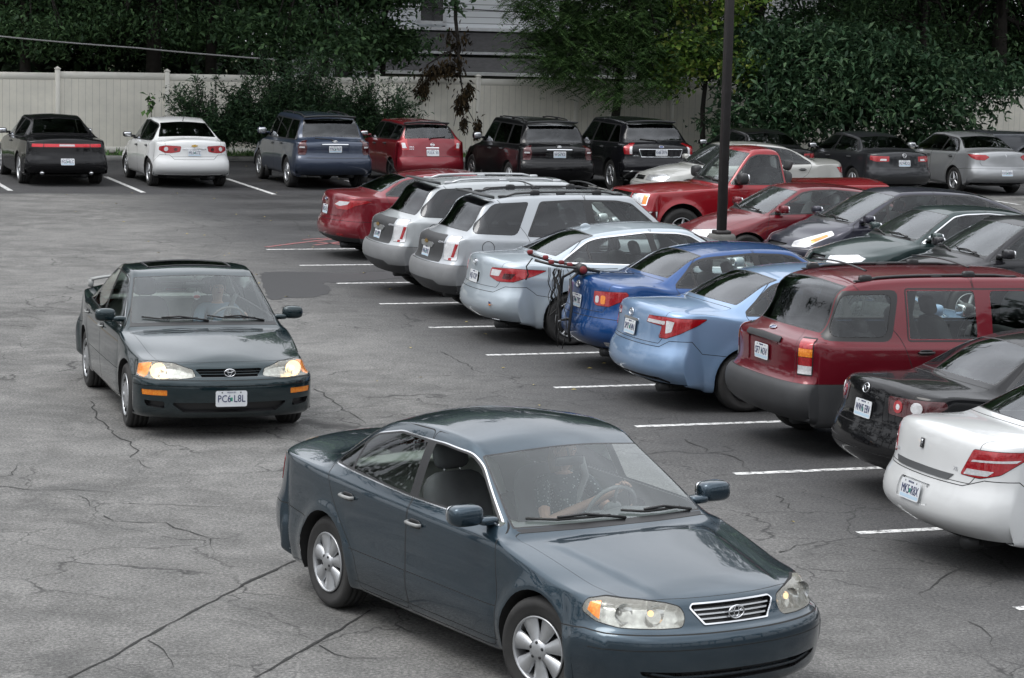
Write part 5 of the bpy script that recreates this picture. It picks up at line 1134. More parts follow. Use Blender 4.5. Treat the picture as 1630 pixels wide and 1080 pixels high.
# ------------------------------------------------------------ ground
M['sunroof'] = plain('sunroof_glass', (.004, .004, .005), .05, 0, 1)
def ground_mat():
    m, n, l, b = mk('asphalt')
    t = n.new('ShaderNodeTexCoord')
    def nz(scale, det, rough=.6, dist=0, vec=None):
        x = n.new('ShaderNodeTexNoise'); x.inputs['Scale'].default_value = scale; x.inputs['Detail'].default_value = det; x.inputs['Roughness'].default_value = rough; x.inputs['Distortion'].default_value = dist
        l.new(vec or t.outputs['Object'], x.inputs['Vector']); return x.outputs['Fac']
    def mth(op, a, b_=None, c=None, clamp=False):
        q = n.new('ShaderNodeMath'); q.operation = op; q.use_clamp = clamp
        for i, v in enumerate((a, b_, c)):
            if v is None: continue
            if isinstance(v, (int, float)): q.inputs[i].default_value = v
            else: l.new(v, q.inputs[i])
        return q.outputs[0]
    def mrg(v, a, b_, c=0, d=1):
        q = n.new('ShaderNodeMapRange'); q.inputs[1].default_value = a; q.inputs[2].default_value = b_; q.inputs[3].default_value = c; q.inputs[4].default_value = d; l.new(v, q.inputs[0]); return q.outputs[0]
    def mixc(f, a, b_, mode='MIX'):
        q = n.new('ShaderNodeMix'); q.data_type = 'RGBA'; q.blend_type = mode
        if isinstance(f, (int, float)): q.inputs['Factor'].default_value = f
        else: l.new(f, q.inputs['Factor'])
        for k, v in (('A', a), ('B', b_)):
            if isinstance(v, tuple): q.inputs[k].default_value = (*v, 1)
            else: l.new(v, q.inputs[k])
        return q.outputs['Result']
    sx = n.new('ShaderNodeSeparateXYZ'); l.new(t.outputs['Object'], sx.inputs[0]); X, Y = sx.outputs[0], sx.outputs[1]
    X0 = mth('SUBTRACT', X, ORG[0]); Y0 = mth('SUBTRACT', Y, ORG[1])
    U_ = mth('ADD', mth('MULTIPLY', X0, ROWDIR[0]), mth('MULTIPLY', Y0, ROWDIR[1])); V_ = mth('ADD', mth('MULTIPLY', X0, -ROWDIR[1]), mth('MULTIPLY', Y0, ROWDIR[0]))
    wob = mth('MULTIPLY', mth('SUBTRACT', nz(.35, 5, .6), .5), 2.4)
    Vw = mth('ADD', V_, wob); Uw = mth('ADD', U_, mth('MULTIPLY', wob, .35))
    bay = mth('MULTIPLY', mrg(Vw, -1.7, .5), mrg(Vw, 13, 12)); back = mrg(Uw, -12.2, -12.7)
    base = ramp(n, l, nz(.22, 7, .62), [(.3, (.064, .063, .061)), (.7, (.142, .140, .135))])
    base = mixc(mrg(nz(1.4, 7, .75, .4), .40, .66), base, (.170, .167, .161)); base = mixc(mth('MULTIPLY', mrg(nz(.8, 7, .75, .8), .50, .64), .5), base, (.07, .07, .069))
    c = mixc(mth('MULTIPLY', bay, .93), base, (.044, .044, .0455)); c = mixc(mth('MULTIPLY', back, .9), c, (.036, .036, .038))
    # streaks along the driving direction, oily stains plus painted contact shade under the parked cars
    mp = n.new('ShaderNodeMapping'); mp.inputs['Rotation'].default_value = (0, 0, 1.2672-math.pi/2); mp.inputs['Scale'].default_value = (1.6, .12, 1); l.new(t.outputs['Object'], mp.inputs[0])
    c = mixc(mth('MULTIPLY', mrg(nz(1.0, 6, .65, 0, mp.outputs[0]), .48, .7), .28), c, (.075, .074, .072))
    row = mth('MODULO', mth('ADD', U_, 100*2.6377-.1), 2.6377); oil_shade = mth('MULTIPLY', mrg(mth('ADD', mth('ABSOLUTE', mth('SUBTRACT', row, 1.25)), mth('MULTIPLY', wob, .3)), 1.15, .55), mth('MULTIPLY', mrg(Vw, .7, 1.7), mrg(V_, 13, 12)))
    oil_shade = mth('MULTIPLY', oil_shade, mrg(nz(1.1, 5, .7, .6), .30, .50)); c = mixc(mth('MULTIPLY', oil_shade, .86), c, (.017, .017, .018))
    blot = mrg(nz(.55, 5, .65, .8), .62, .72); c = mixc(mth('MULTIPLY', blot, .32), c, (.06, .06, .06))
    # aggregate
    sp = nz(38, 4, .8); c = mixc(1.0, c, ramp(n, l, sp, [(.3, (.32, .32, .32)), (.5, (1, 1, 1)), (.7, (2.0, 2.0, 1.95))]), 'MULTIPLY')
    sp2 = nz(150, 2, .8); c = mixc(.6, c, ramp(n, l, sp2, [(.35, (.55, .55, .55)), (.65, (1.5, 1.5, 1.5))]), 'MULTIPLY')
    # fine craze cracks
    v = n.new('ShaderNodeTexVoronoi'); v.feature = 'DISTANCE_TO_EDGE'; v.inputs['Scale'].default_value = .9
    wv = n.new('ShaderNodeTexNoise'); wv.inputs['Scale'].default_value = 2.5; wv.inputs['Detail'].default_value = 6; l.new(t.outputs['Object'], wv.inputs['Vector'])
    va = n.new('ShaderNodeVectorMath'); va.operation = 'MULTIPLY_ADD'; l.new(wv.outputs['Color'], va.inputs[0]); va.inputs[1].default_value = (.6, .6, 0); l.new(t.outputs['Object'], va.inputs[2]); l.new(va.outputs[0], v.inputs['Vector'])
    cr = mth('MULTIPLY', mrg(v.outputs['Distance'], .013, .003), mrg(nz(.28, 4, .6), .47, .55)); c = mixc(mth('MULTIPLY', cr, .75), c, (.018, .018, .018))
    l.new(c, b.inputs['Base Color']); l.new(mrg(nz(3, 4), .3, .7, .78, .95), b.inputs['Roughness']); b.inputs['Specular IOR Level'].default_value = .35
    bump(n, l, sp, .012, .55, b); return m
def flat(name, pts, z, mat, kind='structure'):
    me = bpy.data.meshes.new(name); me.from_pydata([(x, y, z) for x, y in pts], [], [tuple(range(len(pts)))]); me.materials.append(mat)
    o = bpy.data.objects.new(name, me); COL.objects.link(o)
    if kind: o['kind'] = kind
    return o
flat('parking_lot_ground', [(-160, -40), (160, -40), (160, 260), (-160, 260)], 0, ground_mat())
def worn(name, c, lo=.34, hi=.46, under=(.09, .09, .09)):
    m, n, l, b = mk(name); f = noise(n, l, 14, 7, rough=.75); l.new(ramp(n, l, f, [(lo, under), (hi, c)]), b.inputs['Base Color']); b.inputs['Roughness'].default_value = .7; return m
WP = worn('worn_white_paint', (.66, .66, .65), .40, .53); RP = worn('faded_red_paint', (.30, .06, .06), .40, .60, (.13, .11, .11))
def ribbon(b, pts, w, z, mat, jit=0, rnd=None, taper=False):
    rnd = rnd or random.Random(1); P = []
    for i in range(len(pts)-1):
        a, c = Vector(pts[i]), Vector(pts[i+1]); k = max(1, int((c-a).length/.12)) if jit else 1
        for j in range(k): P.append(a.lerp(c, j/k)+(Vector((rnd.gauss(0, jit), rnd.gauss(0, jit))) if jit and (j or i) else Vector((0, 0))))
    P.append(Vector(pts[-1])); vs = []
    for i, p in enumerate(P):
        d = (P[min(i+1, len(P)-1)]-P[max(0, i-1)]); d.normalize(); nn = Vector((-d.y, d.x)); ww = w*.5*(rnd.uniform(.35, 1.6) if jit else 1)
        if taper: ww *= max(.12, min(1, (len(P)-1-i)/8, ))
        vs += [(p.x+nn.x*ww, p.y+nn.y*ww, z), (p.x-nn.x*ww, p.y-nn.y*ww, z)]
    b.add(vs, [(2*i, 2*i+1, 2*i+3, 2*i+2) for i in range(len(P)-1)], mat)
def gp(px, py):
    """ground point seen at a pixel of the photograph (used to survey the cracks)"""
    U0, V0 = px-815, 540-py; cr, sr = math.cos(-.02478), math.sin(-.02478); X = U0*cr+V0*sr; Y = -U0*sr+V0*cr; cp, s_ = math.cos(.1299), math.sin(.1299)
    dx, dy, dz = X, 3976.2*cp+Y*s_, -3976.2*s_+Y*cp; t = -CAM_H/dz; return (dx*t, dy*t)
b = MB()
SLOPE = (math.cos(.345), math.sin(.345))
for k in range(0, 11):
    a = lot(k, 0); ribbon(b, [a, (a[0]+SLOPE[0]*5.1, a[1]+SLOPE[1]*5.1)], .105, .004, WP)
    if k: a2 = lot(k, 6.0); ribbon(b, [a2, (a2[0]+SLOPE[0]*5.1, a2[1]+SLOPE[1]*5.1)], .105, .004, WP)
BK = (math.cos(.328+math.pi/2), math.sin(.328+math.pi/2))
for k in range(-2, 9):
    x, y = -8.19+2.84*k, 54.91+.42*k; ribbon(b, [(x, y), (x+BK[0]*5.0, y+BK[1]*5.0)], .12, .004, WP)
tag(b.build('bay_lines'), kind='structure')
b = MB()
for p in [[gp(*q) for q in P_] for P_ in ([(424, 394), (470, 388), (530, 381), (560, 378)], [(482, 382), (520, 380), (560, 379)], [(505, 386), (545, 390), (582, 396)], [(500, 391), (540, 386), (575, 383)])]:
    ribbon(b, p, .10, .006, RP)
tag(b.build('red_hatching'), kind='structure')
CRK = plain('dark_crack', (.022, .022, .021), .95)  # flat dark tone of the cracks and seams
rc = random.Random(4); b = MB()
SEAMS = [[(110, 1080), (190, 1040), (225, 1018), (330, 962), (400, 925), (470, 893)], [(405, 1080), (470, 1042), (540, 1003), (590, 972)]]
CRACKS = [[(-10, 775), (60, 781), (110, 781), (180, 783), (225, 785)], [(205, 802), (280, 804), (340, 808), (430, 803)], [(125, 790), (142, 805), (190, 817)], [(165, 822), (185, 830), (250, 833), (265, 832), (270, 841), (300, 846), (335, 857), (332, 873), (345, 886), (362, 890)],
    [(145, 640), (155, 665), (170, 680), (180, 690), (188, 700), (205, 705), (218, 718), (207, 730), (222, 738), (237, 747), (205, 758)], [(500, 620), (530, 640), (560, 660), (592, 682)], [(-8, 762), (12, 757), (25, 745), (40, 735)],
    [(235, 1020), (262, 1035), (276, 1046), (272, 1062), (225, 1080)], [(276, 1046), (330, 1040), (352, 1048), (392, 1046)], [(272, 1058), (310, 1060), (345, 1070), (352, 1080)], [(150, 1060), (200, 1070), (225, 1080)],
    [(508, 1028), (524, 1042), (560, 1047), (612, 1049), (680, 1046), (728, 1047)], [(524, 1042), (500, 1035), (470, 1048)], [(470, 1046), (484, 1052), (492, 1060)], [(1462, 945), (1500, 922), (1532, 905), (1545, 885)], [(1462, 945), (1475, 962), (1500, 968)], [(1540, 990), (1570, 1010), (1580, 1040)],
    [(1235, 790), (1260, 812), (1290, 830)], [(1430, 800), (1455, 812), (1500, 818)], [(700, 560), (760, 590), (790, 600)], [(1090, 700), (1130, 720), (1170, 728), (1200, 760)], [(395, 345), (430, 352), (470, 350), (500, 356)], [(300, 338), (350, 345), (400, 343)], [(470, 352), (480, 368), (500, 372)],
    [(640, 735), (700, 700), (760, 690)], [(0, 620), (60, 612), (130, 618)], [(505, 600), (560, 590), (640, 596)], [(1310, 700), (1350, 712), (1400, 722)], [(20, 500), (80, 512), (128, 508)], [(1240, 880), (1300, 862), (1350, 866), (1420, 858)]]
for s in SEAMS: ribbon(b, [gp(*p) for p in s], .020, .005, CRK, .006, rc)
for s in CRACKS: ribbon(b, [gp(*p) for p in s], .012, .005, CRK, .018, rc, True)
tag(b.build('pavement_cracks'), kind='structure')
# damp dark patch beside the bays, filled joint stains
m_, n_, l_, b_ = mk('damp_asphalt'); f_ = noise(n_, l_, 40, 4); l_.new(ramp(n_, l_, f_, [(.3, (.016, .016, .017)), (.7, (.036, .036, .038))]), b_.inputs['Base Color']); b_.inputs['Roughness'].default_value = .6
rc = random.Random(9)
def blotch(name, pts, z=.003):
    P = [Vector(gp(*p)) for p in pts]; out = []
    for i in range(len(P)):
        a, c, d, e = P[i-1], P[i], P[(i+1) % len(P)], P[(i+2) % len(P)]
        for j in range(8):
            t = j/8; q = .5*((2*c)+(d-a)*t+(2*a-5*c+4*d-e)*t*t+(3*c-a-3*d+e)*t**3); out.append((q.x+rc.gauss(0, .02), q.y+rc.gauss(0, .03)))
    return flat(name, out, z, m_)
blotch('damp_patch', [(415, 437), (440, 433), (500, 434), (560, 436), (640, 432), (660, 440), (560, 449), (515, 451), (527, 464), (500, 473), (460, 475), (430, 477), (422, 460)])
# yellow leaves blown over the bays
b = MB(); rl = random.Random(5); LY = plain('fallen_leaf', (.30, .24, .07), .7, var=.3)
for i in range(90):
    x, y = lot(rl.uniform(-5, 9), rl.uniform(-2.5, 1.5)) if i % 2 else (rl.uniform(-12, 9), rl.uniform(53.5, 66)); a = rl.uniform(0, 6.3); s = rl.uniform(.02, .04)
    b.add([(x+s*math.cos(a), y+s*math.sin(a), .012), (x-s*.6*math.sin(a), y+s*.6*math.cos(a), .02), (x-s*math.cos(a), y-s*math.sin(a), .01), (x+s*.6*math.sin(a), y-s*.6*math.cos(a), .016)], [(0, 1, 2, 3)], LY)
tag(b.build('fallen_leaves'), kind='stuff')

# ------------------------------------------------------------ fence, verge, house, pole, wires
FX, FY_, FA = -11.08, 68.66, .328; FD = Vector((math.cos(FA), math.sin(FA))); FN = Vector((-FD.y, FD.x))
def fpt(s, off=0): return (FX+FD.x*s+FN.x*off, FY_+FD.y*s+FN.y*off)
m, n, l, bb = mk('verge_soil'); f = noise(n, l, 5, 7, rough=.7); l.new(ramp(n, l, f, [(.35, (.035, .028, .02)), (.55, (.05, .06, .02)), (.7, (.09, .085, .05))]), bb.inputs['Base Color']); bb.inputs['Roughness'].default_value = 1
flat('verge_ground', [fpt(-90, -2.6), fpt(120, -2.6), fpt(120, 120), fpt(-90, 120)], .02, m)
b = MB()
for q0, q1 in ((-90, 120),):
    a, c = fpt(q0, -2.75), fpt(q1, -2.75); ang = FA; T = Matrix.Translation(((a[0]+c[0])/2, (a[1]+c[1])/2, .06)) @ Matrix.Rotation(FA, 4, 'Z'); b.box((0, 0, 0), (q1-q0, .16, .14), plain('kerb_concrete', (.2, .2, .19), .9, var=.2), T, .015)
tag(b.build('kerb'), kind='structure')
m, n, l, bb = mk('cream_vinyl'); f = noise(n, l, .8, 6, rough=.7); l.new(ramp(n, l, f, [(.3, (.68, .66, .60)), (.7, (.78, .76, .70))]), bb.inputs['Base Color']); bb.inputs['Roughness'].default_value = .45; VIN = m
m, n, l, bb = mk('cream_vinyl_boards'); t = n.new('ShaderNodeTexCoord'); s = n.new('ShaderNodeSeparateXYZ'); l.new(t.outputs['Object'], s.inputs[0])
mo = n.new('ShaderNodeMath'); mo.operation = 'PINGPONG'; mo.inputs[1].default_value = .095; l.new(s.outputs['X'], mo.inputs[0]); l.new(ramp(n, l, mo.outputs[0], [(.0, (.22, .21, .19)), (.07, (.24, .23, .20)), (.10, (.54, .525, .48))]), bb.inputs['Base Color'])
f = noise(n, l, 1.2, 6, rough=.7); q = n.new('ShaderNodeMix'); q.data_type = 'RGBA'; q.blend_type = 'MULTIPLY'; q.inputs['Factor'].default_value = 1; l.new(ramp(n, l, mo.outputs[0], [(.0, (.36, .35, .32)), (.006, (.80, .775, .705))]), q.inputs['A']); l.new(ramp(n, l, f, [(.3, (.82, .82, .81)), (.7, (1.04, 1.03, 1.0))]), q.inputs['B']); l.new(q.outputs['Result'], bb.inputs['Base Color'])
bb.inputs['Roughness'].default_value = .5; bump(n, l, mo.outputs[0], .01, .4, bb); VINB = m
fence = empty('vinyl_fence', (FX, FY_, 0), FA, 'long tall cream vinyl fence of grooved boards with square capped posts behind the parked cars', 'fence')
pan = MB()
for i in range(9):            # boards with a real groove between them
    pass
pan.box((1.5, 0, 1.12), (2.88, .035, 1.92), VINB); pm_ = pan.mesh('fence_panel')
rl_ = MB(); rl_.box((1.5, 0, 2.15), (2.88, .06, .19), VIN, bev=.008); rm_ = rl_.mesh('top_rail'); rl_ = MB(); rl_.box((1.5, 0, .13), (2.88, .06, .16), VIN, bev=.008); rb_ = rl_.mesh('bottom_rail')
pp = MB(); pp.box((0, 0, 1.15), (.13, .13, 2.3), VIN, bev=.008); pp.box((0, 0, 2.315), (.165, .165, .03), VIN, bev=.008); pp.add([(-.075, -.075, 2.33), (.075, -.075, 2.33), (.075, .075, 2.33), (-.075, .075, 2.33), (0, 0, 2.385)], [(0, 1, 4), (1, 2, 4), (2, 3, 4), (3, 0, 4)], VIN); po_ = pp.mesh('fence_post')
for k in range(-4, 14):
    x = -1.52+3.0*k
    for nm, me in (('fence_post', po_), ('fence_panel', pm_), ('top_rail', rm_), ('bottom_rail', rb_)):
        o = bpy.data.objects.new(nm, me); COL.objects.link(o); o.parent = fence; o.location = (x, 0, -.02*(k % 3))
def siding():
    m, n, l, b = mk('white_clapboard'); t = n.new('ShaderNodeTexCoord'); s = n.new('ShaderNodeSeparateXYZ'); l.new(t.outputs['Object'], s.inputs[0])
    mo = n.new('ShaderNodeMath'); mo.operation = 'MODULO'; mo.inputs[1].default_value = .23; l.new(s.outputs['Z'], mo.inputs[0])
    l.new(ramp(n, l, mo.outputs[0], [(.0, (.16, .17, .18)), (.018, (.2, .21, .22)), (.03, (.74, .77, .80)), (1, (.78, .80, .83))]), b.inputs['Base Color']); b.inputs['Roughness'].default_value = .7; bump(n, l, mo.outputs[0], .02, .5, b); return m
SID = siding(); WT = plain('white_trim', (.64, .66, .68), .6, var=.08); ROOFD = plain('dark_shingle', (.022, .022, .024), .9, var=.4); BEI = plain('beige_wall', (.28, .27, .24), .8, var=.1)
house = empty('white_house', (0, 92, 0), .05, 'white clapboard house with a dark porch roof standing behind the fence, half hidden by trees', 'house')
b = MB(); b.box((1.6, 5, 6.0), (19, 8, 5.15), SID); b.box((1.6, 5, 1.7), (18.6, 7.8, 3.4), BEI); b.build('wall', house)
b = MB(); b.add([(-8.2, 1.0, 3.82), (11.4, 1.0, 3.82), (11.6, -1.1, 3.05), (-8.4, -1.1, 3.05), (-8.4, -1.1, 2.93), (11.6, -1.1, 2.93), (11.4, 1.0, 2.93), (-8.2, 1.0, 2.93)], [(0, 3, 2, 1), (3, 4, 5, 2), (4, 7, 6, 5), (0, 7, 4, 3), (1, 2, 5, 6)], ROOFD)
b.box((1.6, -1.16, 3.06), (20.1, .10, .09), WT); b.box((1.6, .92, 3.90), (19.3, .12, .12), WT)
r_ = b.build('porch_roof', house); r_.location.z = -.42
b = MB(); b.add([(-5.0, -2.2, 2.62), (11.8, -2.2, 2.62), (12.0, -4.4, 2.12), (-5.2, -4.4, 2.12), (-5.2, -4.4, 2.0), (12.0, -4.4, 2.0), (11.8, -2.2, 2.0), (-5.0, -2.2, 2.0)], [(0, 3, 2, 1), (3, 4, 5, 2), (0, 7, 4, 3), (1, 2, 5, 6)], ROOFD); b.box((3.4, -4.46, 2.10), (17.3, .12, .11), WT); b.build('lean_to_roof', house).location.z = -.12
b = MB(); b.box((3.4, -3.2, 1.0), (16.6, 2.0, 2.0), BEI)
for x in (-.9, 1.2, 4.2, 6.4): b.box((x, -4.22, 1.55), (1.1, .05, .6), M['dash_dark'])
b.box((-6.8, -3.0, 1.1), (2.6, 3.0, 2.2), SID); b.add([(-8.3, -4.6, 2.2), (-5.3, -4.6, 2.2), (-6.8, -4.6, 3.1), (-8.3, -1.4, 2.2), (-5.3, -1.4, 2.2), (-6.8, -1.4, 3.1)], [(0, 1, 2), (3, 5, 4), (0, 2, 5, 3), (1, 4, 5, 2)], WT); b.box((-6.3, -4.55, 1.9), (.6, .06, .7), M['dash_dark']); b.build('annex', house)
b = MB(); b.add([(-8.4, .6, 8.55), (11.6, .6, 8.55), (11.6, 5, 11), (-8.4, 5, 11), (11.6, 9.4, 8.55), (-8.4, 9.4, 8.55), (-8.4, .6, 8.4), (11.6, .6, 8.4)], [(0, 1, 2, 3), (3, 2, 4, 5), (0, 6, 7, 1), (0, 3, 5), (1, 4, 2)], ROOFD); b.build('roof', house)
for x in (-3.2, 1.9, 6.2):
    f = MB(); 
    for (dx, dz, w_, h_) in ((0, .93, 1.02, .12), (0, -.93, 1.1, .13), (-.47, 0, .12, 1.9), (.47, 0, .12, 1.9), (0, .02, .84, .06)): f.box((dx, -.03, dz), (w_, .09, h_), WT)
    fo_ = f.build('window', house, (x, 1.0, 4.62)); g = MB(); g.box((0, .0, 0), (.84, .03, 1.8), plain('dark_pane', (.012, .013, .015), .1, 0, .3)); g.build('pane', fo_)
DP = plain('bronze_pole_paint', (.030, .027, .027), .5, .2, var=.15)
pole = empty('light_pole', (3.27, 39.4, 0), .328, 'tall square dark bronze light pole standing between the two rows of cars', 'light pole')
b = MB(); b.box((0, 0, 5.2), (.13, .13, 8.9), DP, bev=.012, taper=(.85, .85)); b.box((0, 0, .77), (.24, .24, .06), DP, bev=.01); b.build('post', pole)
b = MB(); b.lathe([(.001, 0), (.22, 0), (.23, .02), (.23, .70), (.20, .74), (.001, .74)], plain('pole_base_concrete', (.10, .10, .095), .9, var=.25), 24, Matrix.Rotation(math.pi/2, 4, 'X')); b.build('base', pole)
b = MB(); b.box((.45, 0, 9.55), (.8, .34, .16), DP, bev=.03); b.box((.45, 0, 9.46), (.6, .26, .02), M['white_decal']); b.tube([(0, 0, 9.5), (.15, 0, 9.55)], .05, DP, 8); b.build('lamp_head', pole)
def cable(name, label, pts, r, mat, sag=.3):
    P = []
    for a, c in zip(pts[:-1], pts[1:]):
        for i in range(10): t = i/10; P.append((lerp(a[0], c[0], t), lerp(a[1], c[1], t), lerp(a[2], c[2], t)-sag*4*t*(1-t)))
    P.append(pts[-1]); b = MB(); b.tube(P, r, mat, 5); o = b.build(name); tag(o, label, 'cable'); return o
cable('overhead_cable', 'pale thick cable sloping down through the dark trees above the left end of the fence', [(-22, 67.0, 3.55), (-14.1, 68.2, 3.15), (-10.5, 68.8, 2.92), (-6.7, 69.4, 2.68)], .022, plain('pale_cable', (.30, .30, .30), .6), .015)
cable('thin_wire', 'thin dark wire crossing the white clapboard wall above the porch roof', [(-9, 80, 4.5), (9, 84, 4.0)], .018, M['rubber'], .1)

# ------------------------------------------------------------ leaves
def leafmat(name, c1, c2, c3, rough=.6, trans=.25):
    m, n, l, b = mk(name); g = n.new('ShaderNodeNewGeometry'); r = ramp(n, l, g.outputs['Random Per Island'], [(0, c1), (.55, c2), (1, c3)])
    l.new(r, b.inputs['Base Color']); b.inputs['Roughness'].default_value = rough; b.inputs['Specular IOR Level'].default_value = .4
    b.inputs['Specular IOR Level'].default_value = .25; tr = n.new('ShaderNodeBsdfTranslucent'); l.new(r, tr.inputs[0]); mx = n.new('ShaderNodeMixShader'); mx.inputs[0].default_value = trans
    o = n['Material Output']; l.new(b.outputs[0], mx.inputs[1]); l.new(tr.outputs[0], mx.inputs[2]); l.new(mx.outputs[0], o.inputs[0]); return m
LM = {'dark': leafmat('dark_leaf', (0.037, 0.075, 0.037), (0.068, 0.134, 0.060), (0.129, 0.230, 0.095)), 'mid': leafmat('mid_leaf', (0.039, 0.084, 0.029), (0.073, 0.151, 0.049), (0.147, 0.270, 0.078)), 'locust': leafmat('locust_leaf', (0.052, 0.100, 0.038), (0.088, 0.170, 0.058), (0.150, 0.255, 0.085), .5, .35),
      'lime': leafmat('lime_leaf', (0.083, 0.168, 0.034), (0.197, 0.336, 0.061), (0.392, 0.400, 0.112), .5, .4), 'shrub': leafmat('glossy_shrub_leaf', (0.030, 0.064, 0.034), (0.055, 0.114, 0.058), (0.125, 0.205, 0.103), .38), 'yew': leafmat('yew_needle', (0.023, 0.049, 0.027), (0.042, 0.082, 0.042), (0.073, 0.137, 0.058)), 'wood': leafmat('woodland_leaf', (.008, .016, .008), (.014, .028, .012), (.024, .046, .018)), 'dead': leafmat('dead_leaf', (.016, .012, .007), (.034, .024, .012), (.075, .05, .022), .8, .1)}
BARK = plain('bark', (.022, .019, .016), .95, var=.4)
def leaves(rng, C, size, droop=.3, asp=.42, fold=.15):
    """C: (n,3) leaf bases; pointed folded leaves, two quads each"""
    n = len(C); a = rng.uniform(0, 2*np.pi, n); el = rng.normal(-droop, .5, n); s = size*rng.uniform(.6, 1.35, n)
    d = np.stack([np.cos(a)*np.cos(el), np.sin(a)*np.cos(el), np.sin(el)], 1); up = rng.normal(0, .45, (n, 3)); up[:, 2] += 1
    w = np.cross(d, up); w /= np.linalg.norm(w, axis=1, keepdims=True)+1e-9; nn = np.cross(w, d); h = s[:, None]
    P = np.stack([C, C+d*h*.45+w*h*asp*.5+nn*h*fold, C+d*h, C+d*h*.45-w*h*asp*.5+nn*h*fold], 1).reshape(-1, 3)
    F = (np.arange(n)[:, None]*4+np.array([0, 1, 2, 3])).astype(int); return P, F
def fronds(rng, C, L, droop=.7, pairs=7, lw=.09):
    """feather-shaped compound leaves"""
    n = len(C); a = rng.uniform(0, 2*np.pi, n); P = []; s = L*rng.uniform(.65, 1.25, n); da = np.stack([np.cos(a), np.sin(a), 0*a], 1); dz = rng.normal(.15, .25, n); side = np.stack([-np.sin(a), np.cos(a), 0*a], 1)
    for k in range(pairs):
        t = (k+.8)/pairs; c = C+da*(s*t*.85)[:, None]; c[:, 2] += s*(dz*t-droop*t*t*.75); ll = s*.30*math.sin(math.pi*min(.92, t*.8+.14)); tang = da.copy(); tang[:, 2] = dz-droop*t*1.3
        for q in (1, -1):
            e = side*q*.9+tang*.45; e[:, 2] -= .28; e /= np.linalg.norm(e, axis=1, keepdims=True); w = np.cross(e, np.array([0, 0, 1.0]))+rng.normal(0, .12, (n, 3)); w /= np.linalg.norm(w, axis=1, keepdims=True)+1e-9
            h = ll[:, None]; P.append(np.stack([c, c+e*h*.5+w*h*.17, c+e*h, c+e*h*.5-w*h*.17], 1))
    P = np.concatenate(P, 0).reshape(-1, 3); F = (np.arange(len(P)//4)[:, None]*4+np.arange(4)).astype(int); return P, F
def leaf_object(name, P, F, mat, parent=None):
    me = bpy.data.meshes.new(name); me.vertices.add(len(P)); me.vertices.foreach_set('co', P.astype(np.float32).ravel()); me.loops.add(F.size); me.loops.foreach_set('vertex_index', F.ravel().astype(np.int32))
    me.polygons.add(len(F)); me.polygons.foreach_set('loop_start', (np.arange(len(F))*F.shape[1]).astype(np.int32)); me.polygons.foreach_set('loop_total', np.full(len(F), F.shape[1], np.int32)); me.update(calc_edges=True); me.validate()
    for m in (mat if isinstance(mat, list) else [mat]): me.materials.append(m)
    o = bpy.data.objects.new(name, me); COL.objects.link(o)
    if parent is not None: o.parent = parent
    return o
def crown_pts(rng, blobs, n, clump=.35, hollow=.35):
    """leaf bases gathered in twig clumps spread through the blobs' volume"""
    vol = np.array([b_[3]*b_[4]*b_[5] for b_ in blobs])**.75; vol = vol/vol.sum(); out = []
    for b_, v in zip(blobs, vol):
        k = max(6, int(n*v/26)); u = rng.normal(0, 1, (k, 3)); u /= np.linalg.norm(u, axis=1, keepdims=True); r = rng.uniform(hollow**3, 1, k)**(1/3)*(1+rng.normal(0, .08, k)); c = np.array(b_[:3])+u*r[:, None]*np.array(b_[3:6])
        c = np.repeat(c, 26, 0); out.append(c+rng.normal(0, clump, c.shape)*np.array([1, 1, .6]))
    return np.concatenate(out)
def trunk(name, parent, pts, r0, r1, limbs=(), rng=None):
    b = MB(); n = len(pts); b.tube(pts, [lerp(r0, r1, i/(n-1)) for i in range(n)], BARK, 10)
    for (a, c, r) in limbs:
        a, c = Vector(a), Vector(c); m_ = a.lerp(c, .5)+Vector((0, 0, .15*(c-a).length)); b.tube([a, m_, c], [r, r*.7, r*.25], BARK, 6)
    return b.build(name, parent)
def tree(label, x, y, H, r0, blobs, n, size, kind, lean=(0, 0), seed=0, group=None, mode='leaf', droop=.3, clump=.35, name='tree', cat='tree', asp=.42):
    rng = np.random.default_rng(seed); rd = random.Random(seed); root = empty(name, (x, y, 0), 0, label, cat, group)
    pts = [(lean[0]*t+rd.gauss(0, .03), lean[1]*t+rd.gauss(0, .03), H*t*.8) for t in (0, .15, .3, .5, .7, .85, 1)]; limbs = []
    for b_ in blobs:
        for j in range(3):
            t = rd.uniform(.35, .9); a = Vector(pts[0]).lerp(Vector(pts[-1]), t); limbs.append((a, (b_[0]+rd.uniform(-.6, .6)*b_[3], b_[1]+rd.uniform(-.6, .6)*b_[4], b_[2]+rd.uniform(-.5, .5)*b_[5]), r0*.28))
    trunk('trunk', root, pts, r0, r0*.3, limbs); C = crown_pts(rng, blobs, n, clump)
    C = C[C[:, 2] > .1]
    P, F = leaves(rng, C, size, droop, asp) if mode == 'leaf' else fronds(rng, C, size)
    leaf_object('crown', P, F, LM[kind], root); return root
def wx(px, d): return (px-815)/3976.2*d
BT = 'trees standing behind the fence'
